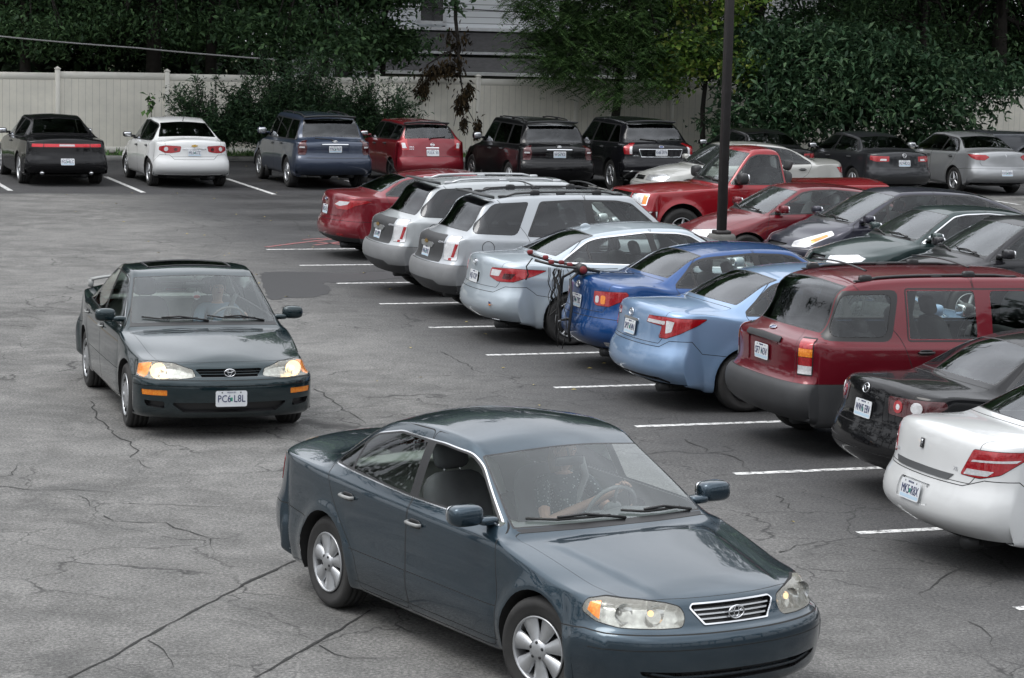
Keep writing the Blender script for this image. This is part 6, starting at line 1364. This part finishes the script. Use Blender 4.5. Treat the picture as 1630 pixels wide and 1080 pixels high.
def overhang(t_, r0, seed, kind='dark', fwd=True):
    """limbs and foliage reaching out high above the parked cars"""
    rg = np.random.default_rng(seed+300); C = crown_pts(rg, [(0, -5, 12, 4, 4.5, 3.0), (1, -10.5, 12, 3.5, 4.5, 2.4), (0, 0, 16.5, 4.6, 4, 4.5)][0 if fwd else 2:], 7600 if fwd else 3800, .55, .1); P, F = leaves(rg, C, .6, .3, .5); leaf_object('upper_crown', P, F, LM[kind], t_)
    b_ = MB()
    if seed not in (4, 6, 44): b_.tube([(0, 0, 6.5), (.2, -4, 10), (.6, -9, 11.4), (1, -13, 11.8)], [r0*.5, r0*.4, r0*.25, .03], BARK, 6)
    b_.tube([(0, 0, 5), (0, 0, 18)], [r0*.5, .04], BARK, 6); b_.build('limb', t_)
def bt(label, px, d, H, r0, n, size, kind, seed, lows, lean=(0, 0), droop=.35, **k):
    """lows: foliage lumps as (dx, dy, z, rx, ry, rz); a tall crown above is added"""
    bl = list(lows)+([] if k.pop('bare', False) else [(0, .3, H*.72, 2.6, 2.6, H*.26), (1.2, 0, H*.6, 1.9, 2, H*.18), (-1.3, .2, H*.62, 1.9, 2, H*.18)])
    over = k.pop('over', 1); t_ = tree(label, wx(px, d), d, H, r0, bl, n, size, kind, lean, seed, BT, droop=droop, **k)
    if over: overhang(t_, r0, seed)
    return t_
bt('dark tree with bluish leaves over the black coupe at the left end', 35, 73, 10, .20, 22000, .17, 'dark', 1, [(0, 0, 3.6, 1.9, 1.6, 1.1), (-1.6, .2, 3.9, 1.6, 1.4, 1.2), (1.5, .2, 4.2, 1.2, 1.2, .9), (-.6, -3.6, 3.7, 1.6, .9, .6), (1.4, -3.4, 3.4, .9, .7, .4)])
bt('tree with the thickest dark trunk, above the white saloon by the fence', 236, 74.5, 11, .29, 19000, .18, 'dark', 2, [(0, .8, 4.4, 1.7, 1.2, 1.0), (-1.5, .6, 3.2, 1.3, 1.2, .7), (1.3, 1.0, 3.4, 1.0, 1.0, .8), (-.8, -4.0, 3.9, 1.2, .8, .45), (1.0, -3.8, 3.6, 1.0, .8, .5)])
bt('dark trunk standing where the pale cable passes, right of the thickest trunk', 328, 75, 11, .22, 19000, .18, 'dark', 3, [(0, .8, 4.3, 1.7, 1.2, .9), (1.6, .3, 3.2, 1.3, 1.0, .8), (-.9, 1.2, 3.0, 1.0, 1.0, .6), (.6, -3.8, 3.7, 1.2, .8, .5)])
bt('leafy tree with hanging branches over the fence above the blue estate car', 505, 73.6, 10, .20, 21000, .20, 'dark', 4, [(0, .2, 3.9, 1.5, 1.2, 1.1), (.9, -.3, 3.1, 1.0, .8, .6), (-1.6, .4, 4.1, 1.3, 1.1, .9), (-.9, -.2, 3.0, .9, .8, .5), (.7, -3.6, 2.9, 1.1, .7, .55), (-1.4, -3.6, 3.4, 1.1, .7, .5), (.2, -3.2, 3.7, 1.4, .8, .5)], asp=.5)
bt('slender dark tree in front of the white house, left of its window', 600, 75.5, 9, .12, 6500, .19, 'dark', 5, [(.1, 0, 3.2, 1.2, .8, .55), (-.8, 0, 4.5, .9, .8, .5), (.5, 0, 4.7, .8, .7, .4), (-.7, -.2, 2.8, .5, .5, .5)], asp=.5, bare=True, over=0)
bt('dark tree behind the locust, right of the white house front', 1010, 78, 11, .25, 20000, .2, 'dark', 6, [(-.2, 0, 3.8, 1.9, 1.4, 1.3), (1.8, 0, 3.6, 1.7, 1.4, 1.5), (-1.9, .4, 4.8, 1.0, 1.0, .6)], over=0)
bt('dark tree rising behind the light pole above the big shrub', 1190, 79, 12, .28, 22000, .2, 'dark', 7, [(0, 0, 3.6, 2.2, 1.6, 1.6), (2.0, 0, 4.2, 1.8, 1.5, 1.4), (-1.7, 0, 4.4, 1.6, 1.4, 1.0)])
bt('bare dark trunk behind the shrub, second tree from the right edge', 1452, 80, 12, .16, 20000, .2, 'dark', 8, [(-.8, .6, 4.6, 2.2, 1.5, 1.1), (.8, 1.0, 3.0, 1.8, 1.4, 1.2), (-2.2, .8, 3.6, 1.5, 1.2, 1.2)])
bt('broad dark trunk at the right edge above the grey pickup', 1572, 82, 12, .34, 20000, .2, 'dark', 9, [(.6, .8, 4.4, 2.0, 1.4, 1.1), (1.6, 1.0, 3.2, 1.8, 1.4, 1.2), (-1.6, 1.0, 3.0, 1.4, 1.2, 1.1)])
# dense woodland beyond the fence and round the open sides of the lot: one far-off mass
rngw = np.random.default_rng(77); C = []; wt = MB()
spots = [(x, rngw.uniform(100, 112), 26, 42) for x in range(-64, 70, 5)]+[(x, rngw.uniform(80, 92), 15, 28) for x in (-44, -39, -34, -29, -24, -20, -16, 15, 19, 23, 27, 32, 37, 42)]+[(-12, 90, 16, 26), (13, 97, 18, 28)]
spots += [(-40+rngw.uniform(-3, 3), y, 13, 22) for y in range(-24, 84, 6)]+[(40+rngw.uniform(-3, 3), y, 13, 22) for y in range(-24, 84, 6)]+[(x, -30+rngw.uniform(-3, 3), 12, 16) for x in range(-36, 40, 6)]
for (x, y, h0, h1) in spots:
    h = rngw.uniform(h0, h1); near_ = y > 78; n_ = 2100 if near_ else 560; k = max(1, n_//26); u = rngw.normal(0, 1, (k, 3)); u /= np.linalg.norm(u, axis=1, keepdims=True); r = rngw.uniform(.12, 1, k)**(1/3)
    c = np.array([x, y, h*.52])+u*r[:, None]*np.array([3.9, 2.6, h*.52]); c = np.repeat(c, 26, 0); C.append(c+rngw.normal(0, .75, c.shape)); wt.tube([(x, y, 0), (x+.2, y, h*.5), (x, y+.3, h*.85)], [.3, .2, .06], BARK, 7)
C = np.concatenate(C); C = C[C[:, 2] > 6]; P, F = leaves(rngw, C, 1.0, .3, .55)
us_ = [(rngw.uniform(-60, -9.5), rngw.uniform(80, 98)) for _ in range(1500)]+[(rngw.uniform(11.5, 60), rngw.uniform(84, 100)) for _ in range(1400)]+[(rngw.uniform(-40, 40), rngw.uniform(101, 106)) for _ in range(1200)]
C2 = np.repeat(np.array([(x, y, rngw.uniform(.2, 7.5)) for x, y in us_]), 34, 0); C2 = C2+rngw.normal(0, .5, C2.shape); C2[:, 2] = np.abs(C2[:, 2]); P2, F2 = leaves(rngw, C2, .5, .3, .5); P, F = np.concatenate([P, P2]), np.concatenate([F, F2+len(P)]); o = leaf_object('woodland', P, F, LM['wood']); tag(o, kind='stuff'); tag(wt.build('woodland_trunks'), kind='stuff')
# the locust in front of the fence
rngL = np.random.default_rng(31)
tree('honey locust with bright green feathery fronds above the two black SUVs', 2.75, 71.4, 9, .15, [(-.9, -.4, 3.1, 1.3, 1.0, .8), (-1.3, -.6, 2.45, .8, .6, .5), (.75, -.5, 3.0, 1.0, .9, .6), (.2, -.3, 4.2, 1.8, 1.2, .8), (-1.9, -.2, 4.3, 1.1, 1.0, .7), (1.4, -.6, 2.35, .75, .6, .45), (-2.3, -.5, 3.0, .9, .8, .6), (2.2, -.6, 3.2, 1.0, .8, .7), (0, -.9, 2.2, .9, .6, .45), (-1.5, -.5, 3.7, 1.2, .9, .6), (-.4, 0, 6.2, 2.4, 2.2, 1.4), (.6, 0, 7.6, 2.0, 2.0, 1.0)], 13000, .46, 'locust', (.4, 0), 31, None, 'frond', clump=.28, name='locust_tree')
tree('small maple with yellow-green leaf tips reaching behind the light pole', 5.3, 71.2, 6.5, .09, [(-.3, -.6, 3.2, 1.2, .8, .7), (.9, -.8, 2.75, 1.0, .6, .35), (-.8, -.4, 2.5, .7, .6, .5), (.1, 0, 4.6, 1.5, 1.0, .8), (0, 0, 5.8, 1.2, 1.2, .8)], 5200, .15, 'lime', (0, 0), 32, None, clump=.2, name='maple_tree', asp=.75, droop=.2)
tree('huge glossy broadleaf shrub hiding the fence behind the silver coupe', 9.3, 70.8, 4.2, .12, [(-2.6, -.2, 1.5, 1.6, 1.3, 1.4), (-.9, -.5, 2.2, 1.9, 1.4, 1.7), (1.0, -.6, 2.4, 2.0, 1.4, 1.5), (2.6, -.3, 1.9, 1.6, 1.3, 1.4), (3.9, .3, 2.6, 1.1, 1.0, .6), (-2.6, .2, 3.2, 1.3, 1.2, .9), (-.4, 0, 3.5, 1.5, 1.1, .6)], 21000, .24, 'shrub', (0, 0), 33, None, clump=.26, name='large_shrub', cat='shrub', asp=.34, droop=.4)
# yews in front of the fence
def yew(label, x, y, blobs, n, seed):
    rng = np.random.default_rng(seed); root = empty('yew_bush', (x, y, 0), 0, label, 'bush', 'dark evergreen bushes before the fence'); rd = random.Random(seed); b = MB(); C = []
    for b_ in blobs:
        for j in range(n):
            a = rd.uniform(0, 2*math.pi); e = abs(rd.gauss(.5, .35)); L = rd.uniform(.55, 1.15); d = Vector((math.cos(a)*math.cos(e), math.sin(a)*math.cos(e), math.sin(e)+.15)); c = Vector((b_[0], b_[1], b_[2]*.35)); end = c+Vector((d.x*b_[3], d.y*b_[4], d.z*b_[5]))*L
            if end.z < .1: continue
            b.tube([c, c.lerp(end, .5)+Vector((0, 0, .05)), end], [.02, .012, .004], BARK, 4)
            for t in np.linspace(.25, 1, 26): p = c.lerp(end, t); C += [(p.x+rd.gauss(0, .08), p.y+rd.gauss(0, .08), p.z+rd.gauss(0, .07)-.06*(1-t)) for _ in range(6)]
    b.build('branches', root); P, F = leaves(rng, np.array(C), .15, -.1, .26); leaf_object('foliage', P, F, LM['yew'], root)
yew('spreading dark yew bush between the white saloon and the blue estate car', wx(375, 66.4), 66.4, [(-.7, 0, 1.2, 1.4, .9, 1.9), (.5, 0, 1.4, 1.4, .9, 2.1), (1.6, .3, 1.5, 1.2, .9, 2.4), (1.1, .2, 1.6, 1.0, .9, 2.3)], 75, 41)
yew('dark yew bush with arching sprays behind the red hatchback', wx(565, 67.6), 67.6, [(-.5, 0, 1.2, 1.3, .9, 2.0), (.7, 0, 1.0, 1.2, .8, 1.8), (-1.2, 0, 1.2, 1.1, .9, 2.0)], 70, 42)
# young vine shoot on the fence beside the white saloon
root = empty('sapling', (wx(232, 67.5), 67.5, 0), 0, 'thin sapling with a few broad leaves rising above the white saloon', 'sapling'); rng = np.random.default_rng(43); b = MB(); b.tube([(0, 0, 0), (.05, 0, .9), (-.02, 0, 1.75)], [.015, .012, .006], BARK, 5); b.build('stem', root)
C = np.stack([rng.normal(0, .07, 34), rng.normal(0, .07, 34), rng.uniform(1.1, 1.75, 34)], 1); P, F = leaves(rng, C, .16, .5, .75); leaf_object('foliage', P, F, LM['mid'], root)
# storm-broken branch with brown hanging leaves
root = empty('broken_branch', (wx(712, 71.3), 71.3, 0), 0, 'broken branch with brown withered leaves hanging over the fence', 'branch'); rng = np.random.default_rng(44)
b = MB(); b.tube([(0, .3, 5.0), (.02, .2, 3.9), (.12, 0, 3.2), (.15, -.2, 2.5), (.28, -.3, 1.9), (.45, -.35, 1.35), (.7, -.3, .9)], [.06, .055, .05, .035, .02, .015, .008], BARK, 7); b.tube([(.12, 0, 3.1), (-.3, -.3, 2.9), (-.75, -.4, 2.6), (-.85, -.4, 2.2)], [.04, .03, .02, .01], BARK, 6); b.tube([(.28, -.3, 1.7), (.1, -.35, 1.2), (.05, -.35, .9)], [.015, .01, .006], BARK, 5); b.build('branch_wood', root)
C = []
for (cx_, cy_, cz_, rx_, ry_, rz_, k) in ((-.85, -.42, 1.95, .20, .16, .32, 260), (-.5, -.4, 2.45, .35, .2, .22, 260), (-.05, -.3, 2.55, .35, .2, .3, 280), (.25, -.36, 1.62, .17, .13, .32, 240), (.45, -.38, 1.95, .14, .1, .22, 120), (.33, -.36, 1.0, .09, .07, .2, 90), (.72, -.32, .85, .11, .08, .3, 120), (.05, 0, 3.3, .4, .3, .35, 160)):
    u = rng.normal(0, .5, (k, 3)); C.append(u*np.array([rx_, ry_, rz_])+np.array([cx_, cy_, cz_]))
P, F = leaves(rng, np.concatenate(C), .15, 1.2, .4); leaf_object('withered_leaves', P, F, LM['dead'], root)
C = np.stack([rng.normal(-.02, .22, 110), rng.normal(.2, .15, 110), rng.normal(4.5, .25, 110)], 1); P, F = leaves(rng, C, .2, .5, .55); leaf_object('foliage', P, F, LM['dark'], root); overhang(root, .12, 44, fwd=False)
# weeds along the verge
rng = np.random.default_rng(50); k = 9000; s_ = rng.uniform(-8, 36, k); o_ = rng.uniform(-2.5, -.15, k); C = np.stack([FX+FD.x*s_+FN.x*o_, FY_+FD.y*s_+FN.y*o_, np.full(k, .02)], 1); P, F = leaves(rng, C, .16, -1.1, .25); o = leaf_object('verge_grass', P, F, LM['mid']); tag(o, kind='stuff')

# ------------------------------------------------------------ drivers
SKIN = plain('skin', (.58, .36, .27), .55); HAIRB = plain('light_brown_hair', (.16, .10, .055), .6, var=.3); HAIRD = plain('dark_hair', (.03, .02, .015), .6, var=.3)
def cloth_dots():
    m, n, l, b = mk('dark_spotted_cloth'); t = n.new('ShaderNodeTexCoord'); v = n.new('ShaderNodeTexVoronoi'); v.inputs['Scale'].default_value = 38; l.new(t.outputs['Object'], v.inputs['Vector'])
    l.new(ramp(n, l, v.outputs['Distance'], [(.22, (.42, .48, .46)), (.30, (.025, .045, .05))]), b.inputs['Base Color']); b.inputs['Roughness'].default_value = .85; return m
def skin_obj(name, verts, edges, radii, mat, parent, sub=1):
    import bmesh
    bm = bmesh.new(); ly = bm.verts.layers.skin.verify(); vs = [bm.verts.new(v) for v in verts]
    for a, c in edges: bm.edges.new((vs[a], vs[c]))
    for i, v in enumerate(vs): r = radii[i]; v[ly].radius = (r, r) if not isinstance(r, tuple) else r; v[ly].use_root = (i == 0)
    me = bpy.data.meshes.new(name); bm.to_mesh(me); bm.free(); me.materials.append(mat); o = bpy.data.objects.new(name, me); COL.objects.link(o)
    if parent is not None: o.parent = parent
    s = o.modifiers.new('skin', 'SKIN'); s.use_smooth_shade = True; s.branch_smoothing = .6; q = o.modifiers.new('sub', 'SUBSURF'); q.levels = sub; q.render_levels = sub; return o
def driver(carx, cary, yaw, label, sx, cowl, zc, shirt, hair, up=0, right_hand_t=100, left_hand_t=20, longh=True):
    ca, sa = math.cos(yaw), math.sin(yaw); px, py = carx+ca*sx-sa*.36, cary+sa*sx+ca*.36
    root = None
    wc = Vector((cowl-.70-sx, 0, zc-.06)); T = Matrix.Translation(wc) @ Matrix.Rotation(R(-66), 4, 'Y')
    def rim(t, r=.185): return T @ Vector((r*math.cos(R(t)), r*math.sin(R(t)), 0))
    HL_, HR_ = rim(right_hand_t), rim(left_hand_t)
    pel = (-.13, 0, .60); ch = (-.24, 0, .90); nk = (-.26, 0, 1.06); hb = (-.245, 0, 1.12); hc = (-.225, 0, 1.20)
    V = [pel, (-.18, 0, .74), ch, (-.26, 0, 1.0), nk, hb, hc, (-.21, 0, 1.265)]
    Rr = [(.15, .17), (.12, .15), (.12, .16), (.09, .12), .05, (.062, .06), (.088, .075), (.07, .06)]
    E = [(i, i+1) for i in range(7)]
    for s, H in ((1, HL_ if HL_.y > HR_.y else HR_), (-1, HR_ if HL_.y > HR_.y else HL_)):
        k = len(V); el = Vector((-.02, s*.27, .76)); wr = H+(el-H).normalized()*.07
        V += [(-.25, s*.13, 1.0), (-.23, s*.185, .98), tuple(el), tuple(el.lerp(wr, .5)), tuple(wr), tuple(H+Vector((-.02, 0, .0)))]; Rr += [.06, .052, .042, .036, .025, (.028, .018)]
        E += [(3, k), (k, k+1), (k+1, k+2), (k+2, k+3), (k+3, k+4), (k+4, k+5)]
        k = len(V); V += [(-.10, s*.10, .57), (.30, s*.12, .60), (.50, s*.11, .42), (.58, s*.11, .26)]; Rr += [.09, .065, .045, .04]; E += [(0, k), (k, k+1), (k+1, k+2), (k+2, k+3)]
    body = skin_obj('person', V, E, Rr, SKIN, None); body.location = (px, py, up); body.rotation_euler = (0, 0, yaw); tag(body, label, 'person'); root = body
    # fingers curled round the rim
    fb = []
    for H, t0 in ((HL_, right_hand_t), (HR_, left_hand_t)):
        for j, (dt, ln) in enumerate(((-9, .9), (-3, 1.0), (3, .95), (9, .78))):
            c = rim(t0+dt); n_ = (T.to_3x3() @ Vector((0, 0, 1))); o_ = (c-wc).normalized(); pts = [c-n_*.012-o_*.02+n_*.03, c+n_*.03+o_*.005, c+n_*.018+o_*.026*ln, c-n_*.012+o_*.026*ln]
            mb = MB(); mb.tube(pts, [.0095, .009, .0085, .007], SKIN, 6); fb.append(mb)
        c = rim(t0-16); mb = MB(); mb.tube([rim(t0-9)-o_*.01+n_*.02, c+n_*.022-o_*.006, rim(t0-22)+n_*.018], [.011, .010, .008], SKIN, 6); fb.append(mb)
    m = MB()
    for q in fb: m.add(q.v, q.f, SKIN, True)
    m.build('fingers', root)
    # face, hair
    h = MB(); h.ball((-.145, 0, 1.195), (.016, .012, .02), SKIN, 8, 6)
    for s in (1, -1): h.ball((-.155, s*.030, 1.215), (.008, .012, .006), M['white_decal'], 8, 6); h.ball((-.149, s*.030, 1.215), (.004, .006, .005), M['rubber'], 8, 6); h.ball((-.225, s*.078, 1.20), (.018, .008, .028), SKIN, 8, 6)
    h.ball((-.158, 0, 1.16), (.008, .022, .006), plain('lips', (.35, .12, .1), .5), 8, 6); h.build('face', root)
    h = MB(); h.ball((-.262, 0, 1.24), (.088, .09, .092), hair, 16, 10)
    if longh: h.ball((-.275, 0, 1.14), (.07, .098, .15), hair, 14, 8)
    h.build('hair', root)
    skin_obj('shirt', V[:4]+[V[8], V[9], tuple(Vector(V[9]).lerp(Vector(V[10]), .75))]+[V[18], V[19], tuple(Vector(V[19]).lerp(Vector(V[20]), .75))], [(0, 1), (1, 2), (2, 3), (3, 4), (4, 5), (5, 6), (3, 7), (7, 8), (8, 9)], [(.165, .185), (.135, .165), (.135, .175), (.10, .135), .072, .064, .056, .072, .064, .056], shirt, root)
    skin_obj('trousers', [V[0], V[14], V[15], V[16], V[17], V[24], V[25], V[26], V[27]], [(0, 1), (1, 2), (2, 3), (3, 4), (0, 5), (5, 6), (6, 7), (7, 8)], [.16, .10, .075, .055, .05, .10, .075, .055, .05], M['seat_dark'], root)
    bl = MB(); bl.tube([(-.36, .22, 1.12), (-.16, .13, 1.03), (-.085, 0, .86), (-.04, -.16, .66), (-.1, -.22, .5)], .026, M['belt'], 6, None, True, True, .12); bl.build('seat_belt', root)
M['belt'] = plain('seat_belt_webbing', (.22, .23, .23), .7)

# ------------------------------------------------------------ the cars in place
build_camry00((0.193, 16.29), -1.007, 'blue-green saloon turning in the foreground with chrome grille and open front window')
driver(0.193, 16.29, -1.007, 'woman in a dark spotted top with seat belt steering the foreground saloon', .0, 1.04, .955, cloth_dots(), HAIRB, .0, 20, 110)
mk_camry95((-3.371, 25.768), 'dark green saloon with lit headlights and sunroof, driving toward the camera at the left')
driver(-3.371, 25.768, -1.2556, 'driver in a pale blue shirt at the wheel of the dark green saloon', -.02, 1.02, .945, plain('pale_blue_shirt', (.22, .30, .38), .85), HAIRD, -.02, 60, 150, False)
R_focus(lot(.42, 3.0), 'dark red saloon with pointed tail lamps, farthest in its row beside the red hatching')
R_equinox(lot(2.4, 2.68), 'silver SUV with silver roof rails, grey tailgate and stickers, next to the dark red saloon', 'alloy', False, '2K9 7PR', 'silver_grey_a')
R_equinox(lot(3.4, 2.70), 'silver SUV with black roof rails and crossbars beside the pale silver saloon', 'black_trim', True, '4H6 2ND', 'silver_grey_b')
R_sonata(lot(4.4, 2.70), 'pale silver saloon with shark-fin antenna, long red tail lamps and a bumper sticker')
R_corolla(lot(5.42, 3.0), 'deep blue saloon carrying a folded bicycle rack on its boot')
R_camry12(lot(6.42, 2.86), 'sky blue saloon with plain black steel wheels beside the maroon SUV')
R_escape(lot(7.45, 3.0), 'maroon SUV with grey plastic bumper and black roof crossbars')
R_mazda(lot(8.46, 3.05), 'black saloon with round tail lamps between the maroon SUV and the white saloon')
R_aura(lot(9.4, 2.40), 'white saloon at the right edge with triangular tail lamps and chrome boot strip')
B_challenger((-10.94, 58.53), 'black coupe with one full-width red tail lamp bar at the left edge')
B_cruze((-8.03, 58.61), 'white saloon with gold badge and twin red tail lamps parked by the fence')
suv_high((-4.92, 59.35), 'slate blue SUV with rear wiper between the white saloon and the red hatchback', (.034, .046, .075), 'YN2 P67', 'slate_blue_paint')
B_versa((-2.62, 60.83), 'crimson hatchback with tall curved tail lamps by the fence')
suv_high((.21, 59.45), 'black SUV with roof rails and dark red lamps, right of the crimson hatchback', (.007, .007, .008), 'W2 7K0', 'black_paint_d')
B_edge((2.64, 60.95), 'glossy black SUV with chrome-edged plate panel, right of the black SUV with rails')
small_sedan('black_paint_e', 'black saloon mostly hidden behind the champagne saloon, below the big shrub', (5.75, 61.9), YB, (.006, .006, .007), .1, PL_B)
small_sedan('dark_grey_paint', 'dark grey saloon with wide red tail lamps, left of the silver coupe', (8.45, 61.67), YB, (.022, .023, .026), .3, PL_B, plt=('FL9 82Q', .80, .98), bd='ring_v', lamp='vw')
small_sedan('silver_paint_c', 'silver coupe with slanted red tail lamps and a low plate, below the big shrub', (11.13, 63.04), YB, (.30, .31, .32), .5, PL_B, 'coupe_car', plt=('KH2 0BN', .55, .97), bd='arrow', lamp='g6', pillars=[(-.60, -.66, .07)])
pickup('grey_truck_paint', 'grey pickup truck at the far right edge behind the silver coupe', (15.2, 70.2), YP, (.085, .09, .10), 'pickup trucks', face=False)
small_sedan('champagne_paint', 'pale champagne saloon behind the red pickup, facing left', (4.75, 54.8), YF, (.36, .36, .34), .3, PL_F, L=4.85, wb=2.75, rx=-1.05, bx=-1.72)
pickup('bright_red_paint', 'bright red pickup truck with chrome-framed headlamps facing left behind the light pole', (4.1, 45.7), YF, (.24, .006, .012), 'pickup trucks')
small_sedan('dull_red_paint', 'dull red coupe facing left directly behind the light pole', (4.76, 41.75), YF, (.12, .006, .012), .2, PL_F, 'coupe_car', L=4.58, wb=2.62, H=1.43, hz=.70, seats='seat_grey', pillars=[(-.62, -.68, .08)])
def prius_front():
    return [HL(rpoly([(.62, .60), (1.0, .60), (1.52, .80), (1.42, .86), (1.0, .76), (.66, .68)], .03), 'white'), HL(rpoly([(1.10, .66), (1.40, .775), (1.34, .80), (1.06, .71)], .02), 'amber', 'ha', .006), GR(rpoly([(-.2, .60), (.4, .60), (.5, .64), (-.2, .65)], .01)), ('air_intake', 'ai', 'black_trim', -.03, -.03, 'F', 'F', rpoly([(-.1, .27), (.6, .27), (.7, .42), (-.1, .43)], .02))]
small_sedan('deep_violet_grey_paint', 'violet-black wedge-shaped hatchback with big clear headlamps facing left', (6.2, 40.2), YF, (.028, .028, .042), .4, PL_F, 'hatchback_car', H=1.50, hz=.74, cx=1.42, cz=.98, hx=.42, rx=-1.15, bx=-2.0, bz=1.16, dz=1.14, L=4.46, wb=2.70, belt=(.92, 1.03), fr=prius_front(), pillars=[(.62, .56, .05), (-.30, -.34, .08), (-1.2, -1.2, .05)], dlo=rpoly([(1.12, .95), (.35, 1.40), (.1, 1.425), (-1.0, 1.41), (-1.75, 1.12), (-1.75, 1.08)], .05, 3))
small_sedan('green_grey_paint', 'dark green-grey saloon with chrome window surround facing left', (6.50, 37.36), YF+.02, (.022, .038, .038), .4, PL_F, L=4.95, wb=2.75, H=1.43, belt=(.90, .93), trim='chrome')
small_sedan('charcoal_paint', 'charcoal saloon facing left at the right edge, nearest of the facing row', (7.10, 34.75), YF+.02, (.018, .018, .021), .3, PL_F, H=1.50, cx=1.2, cz=1.0)

# folded boot-mounted bicycle rack
ca_, sa_ = math.cos(YP), math.sin(YP); lx_, ly_ = lot(5.42, 3.0)
rk = empty('bicycle_rack', (lx_, ly_, 0), YP, 'folded black bicycle rack with red cradles and dangling straps on the deep blue saloon', 'bike rack')
RRD = plain('red_rubber_cradle', (.17, .018, .02), .55, var=.2)
b = MB(); b.tube([(-1.98, .0, 1.13), (-2.2, .03, 1.19), (-2.55, .10, 1.25), (-2.80, .16, 1.33)], .016, M['black_trim'], 8); b.tube([(-1.98, -.06, 1.13), (-2.2, -.04, 1.17), (-2.50, .03, 1.20), (-2.74, .10, 1.26)], .016, M['black_trim'], 8); b.build('arm', rk)
for (x, y, z) in ((-2.78, .155, 1.33), (-2.60, .115, 1.27), (-2.55, .05, 1.22), (-2.42, .06, 1.215), (-2.33, .02, 1.19)):
    q = MB(); sell(q, (x, y, z+.02), (.036, .022, .026), RRD, .6, 10, 8); q.build('cradle', rk)
b = MB()
for y0, y1 in ((.16, .24), (-.10, -.20)): b.tube([(-2.2, y0*.5, 1.16), (-2.36, y0, 1.05), (-2.37, y1, .75), (-2.40, y1, .45), (-2.38, y1, .33)], .017, M['black_trim'], 8)
b.tube([(-2.38, .24, .60), (-2.42, 0, .56), (-2.38, -.20, .60)], .015, M['black_trim'], 8); b.build('leg_frame', rk)
b = MB(); b.lathe([(.001, -.09), (.06, -.09), (.07, -.05), (.07, .05), (.06, .09), (.001, .09)], M['black_trim'], 16, Matrix.Translation((-2.20, 0, 1.16))); b.lathe([(.001, -.1), (.045, -.1), (.045, -.088), (.001, -.088)], RRD, 12, Matrix.Translation((-2.20, 0, 1.16))); b.build('hub', rk)
b = MB(); rs = random.Random(3)
for k in range(14):
    y = rs.uniform(-.18, .22); x = -2.42-rs.uniform(0, .1); z = 1.16; L_ = rs.uniform(.35, .95); pts = [(x+rs.gauss(0, .012), y+rs.gauss(0, .02)+.03*math.sin(t*7), z-L_*t) for t in np.linspace(0, 1, 8)]; b.tube(pts, .013, M['rubber'], 4, None, True, True, .3)
b.tube([(-2.75, .15, 1.28), (-2.82, .16, 1.18), (-2.79, .17, 1.08), (-2.82, .17, 1.02)], .008, M['rubber'], 4); b.tube([(-2.15, .05, 1.17), (-1.85, .22, 1.135), (-1.62, .30, 1.13)], .010, M['rubber'], 4, None, True, True, .4); b.tube([(-2.15, -.05, 1.17), (-1.85, -.2, 1.135), (-1.62, -.25, 1.13)], .010, M['rubber'], 4, None, True, True, .4); b.build('straps', rk)
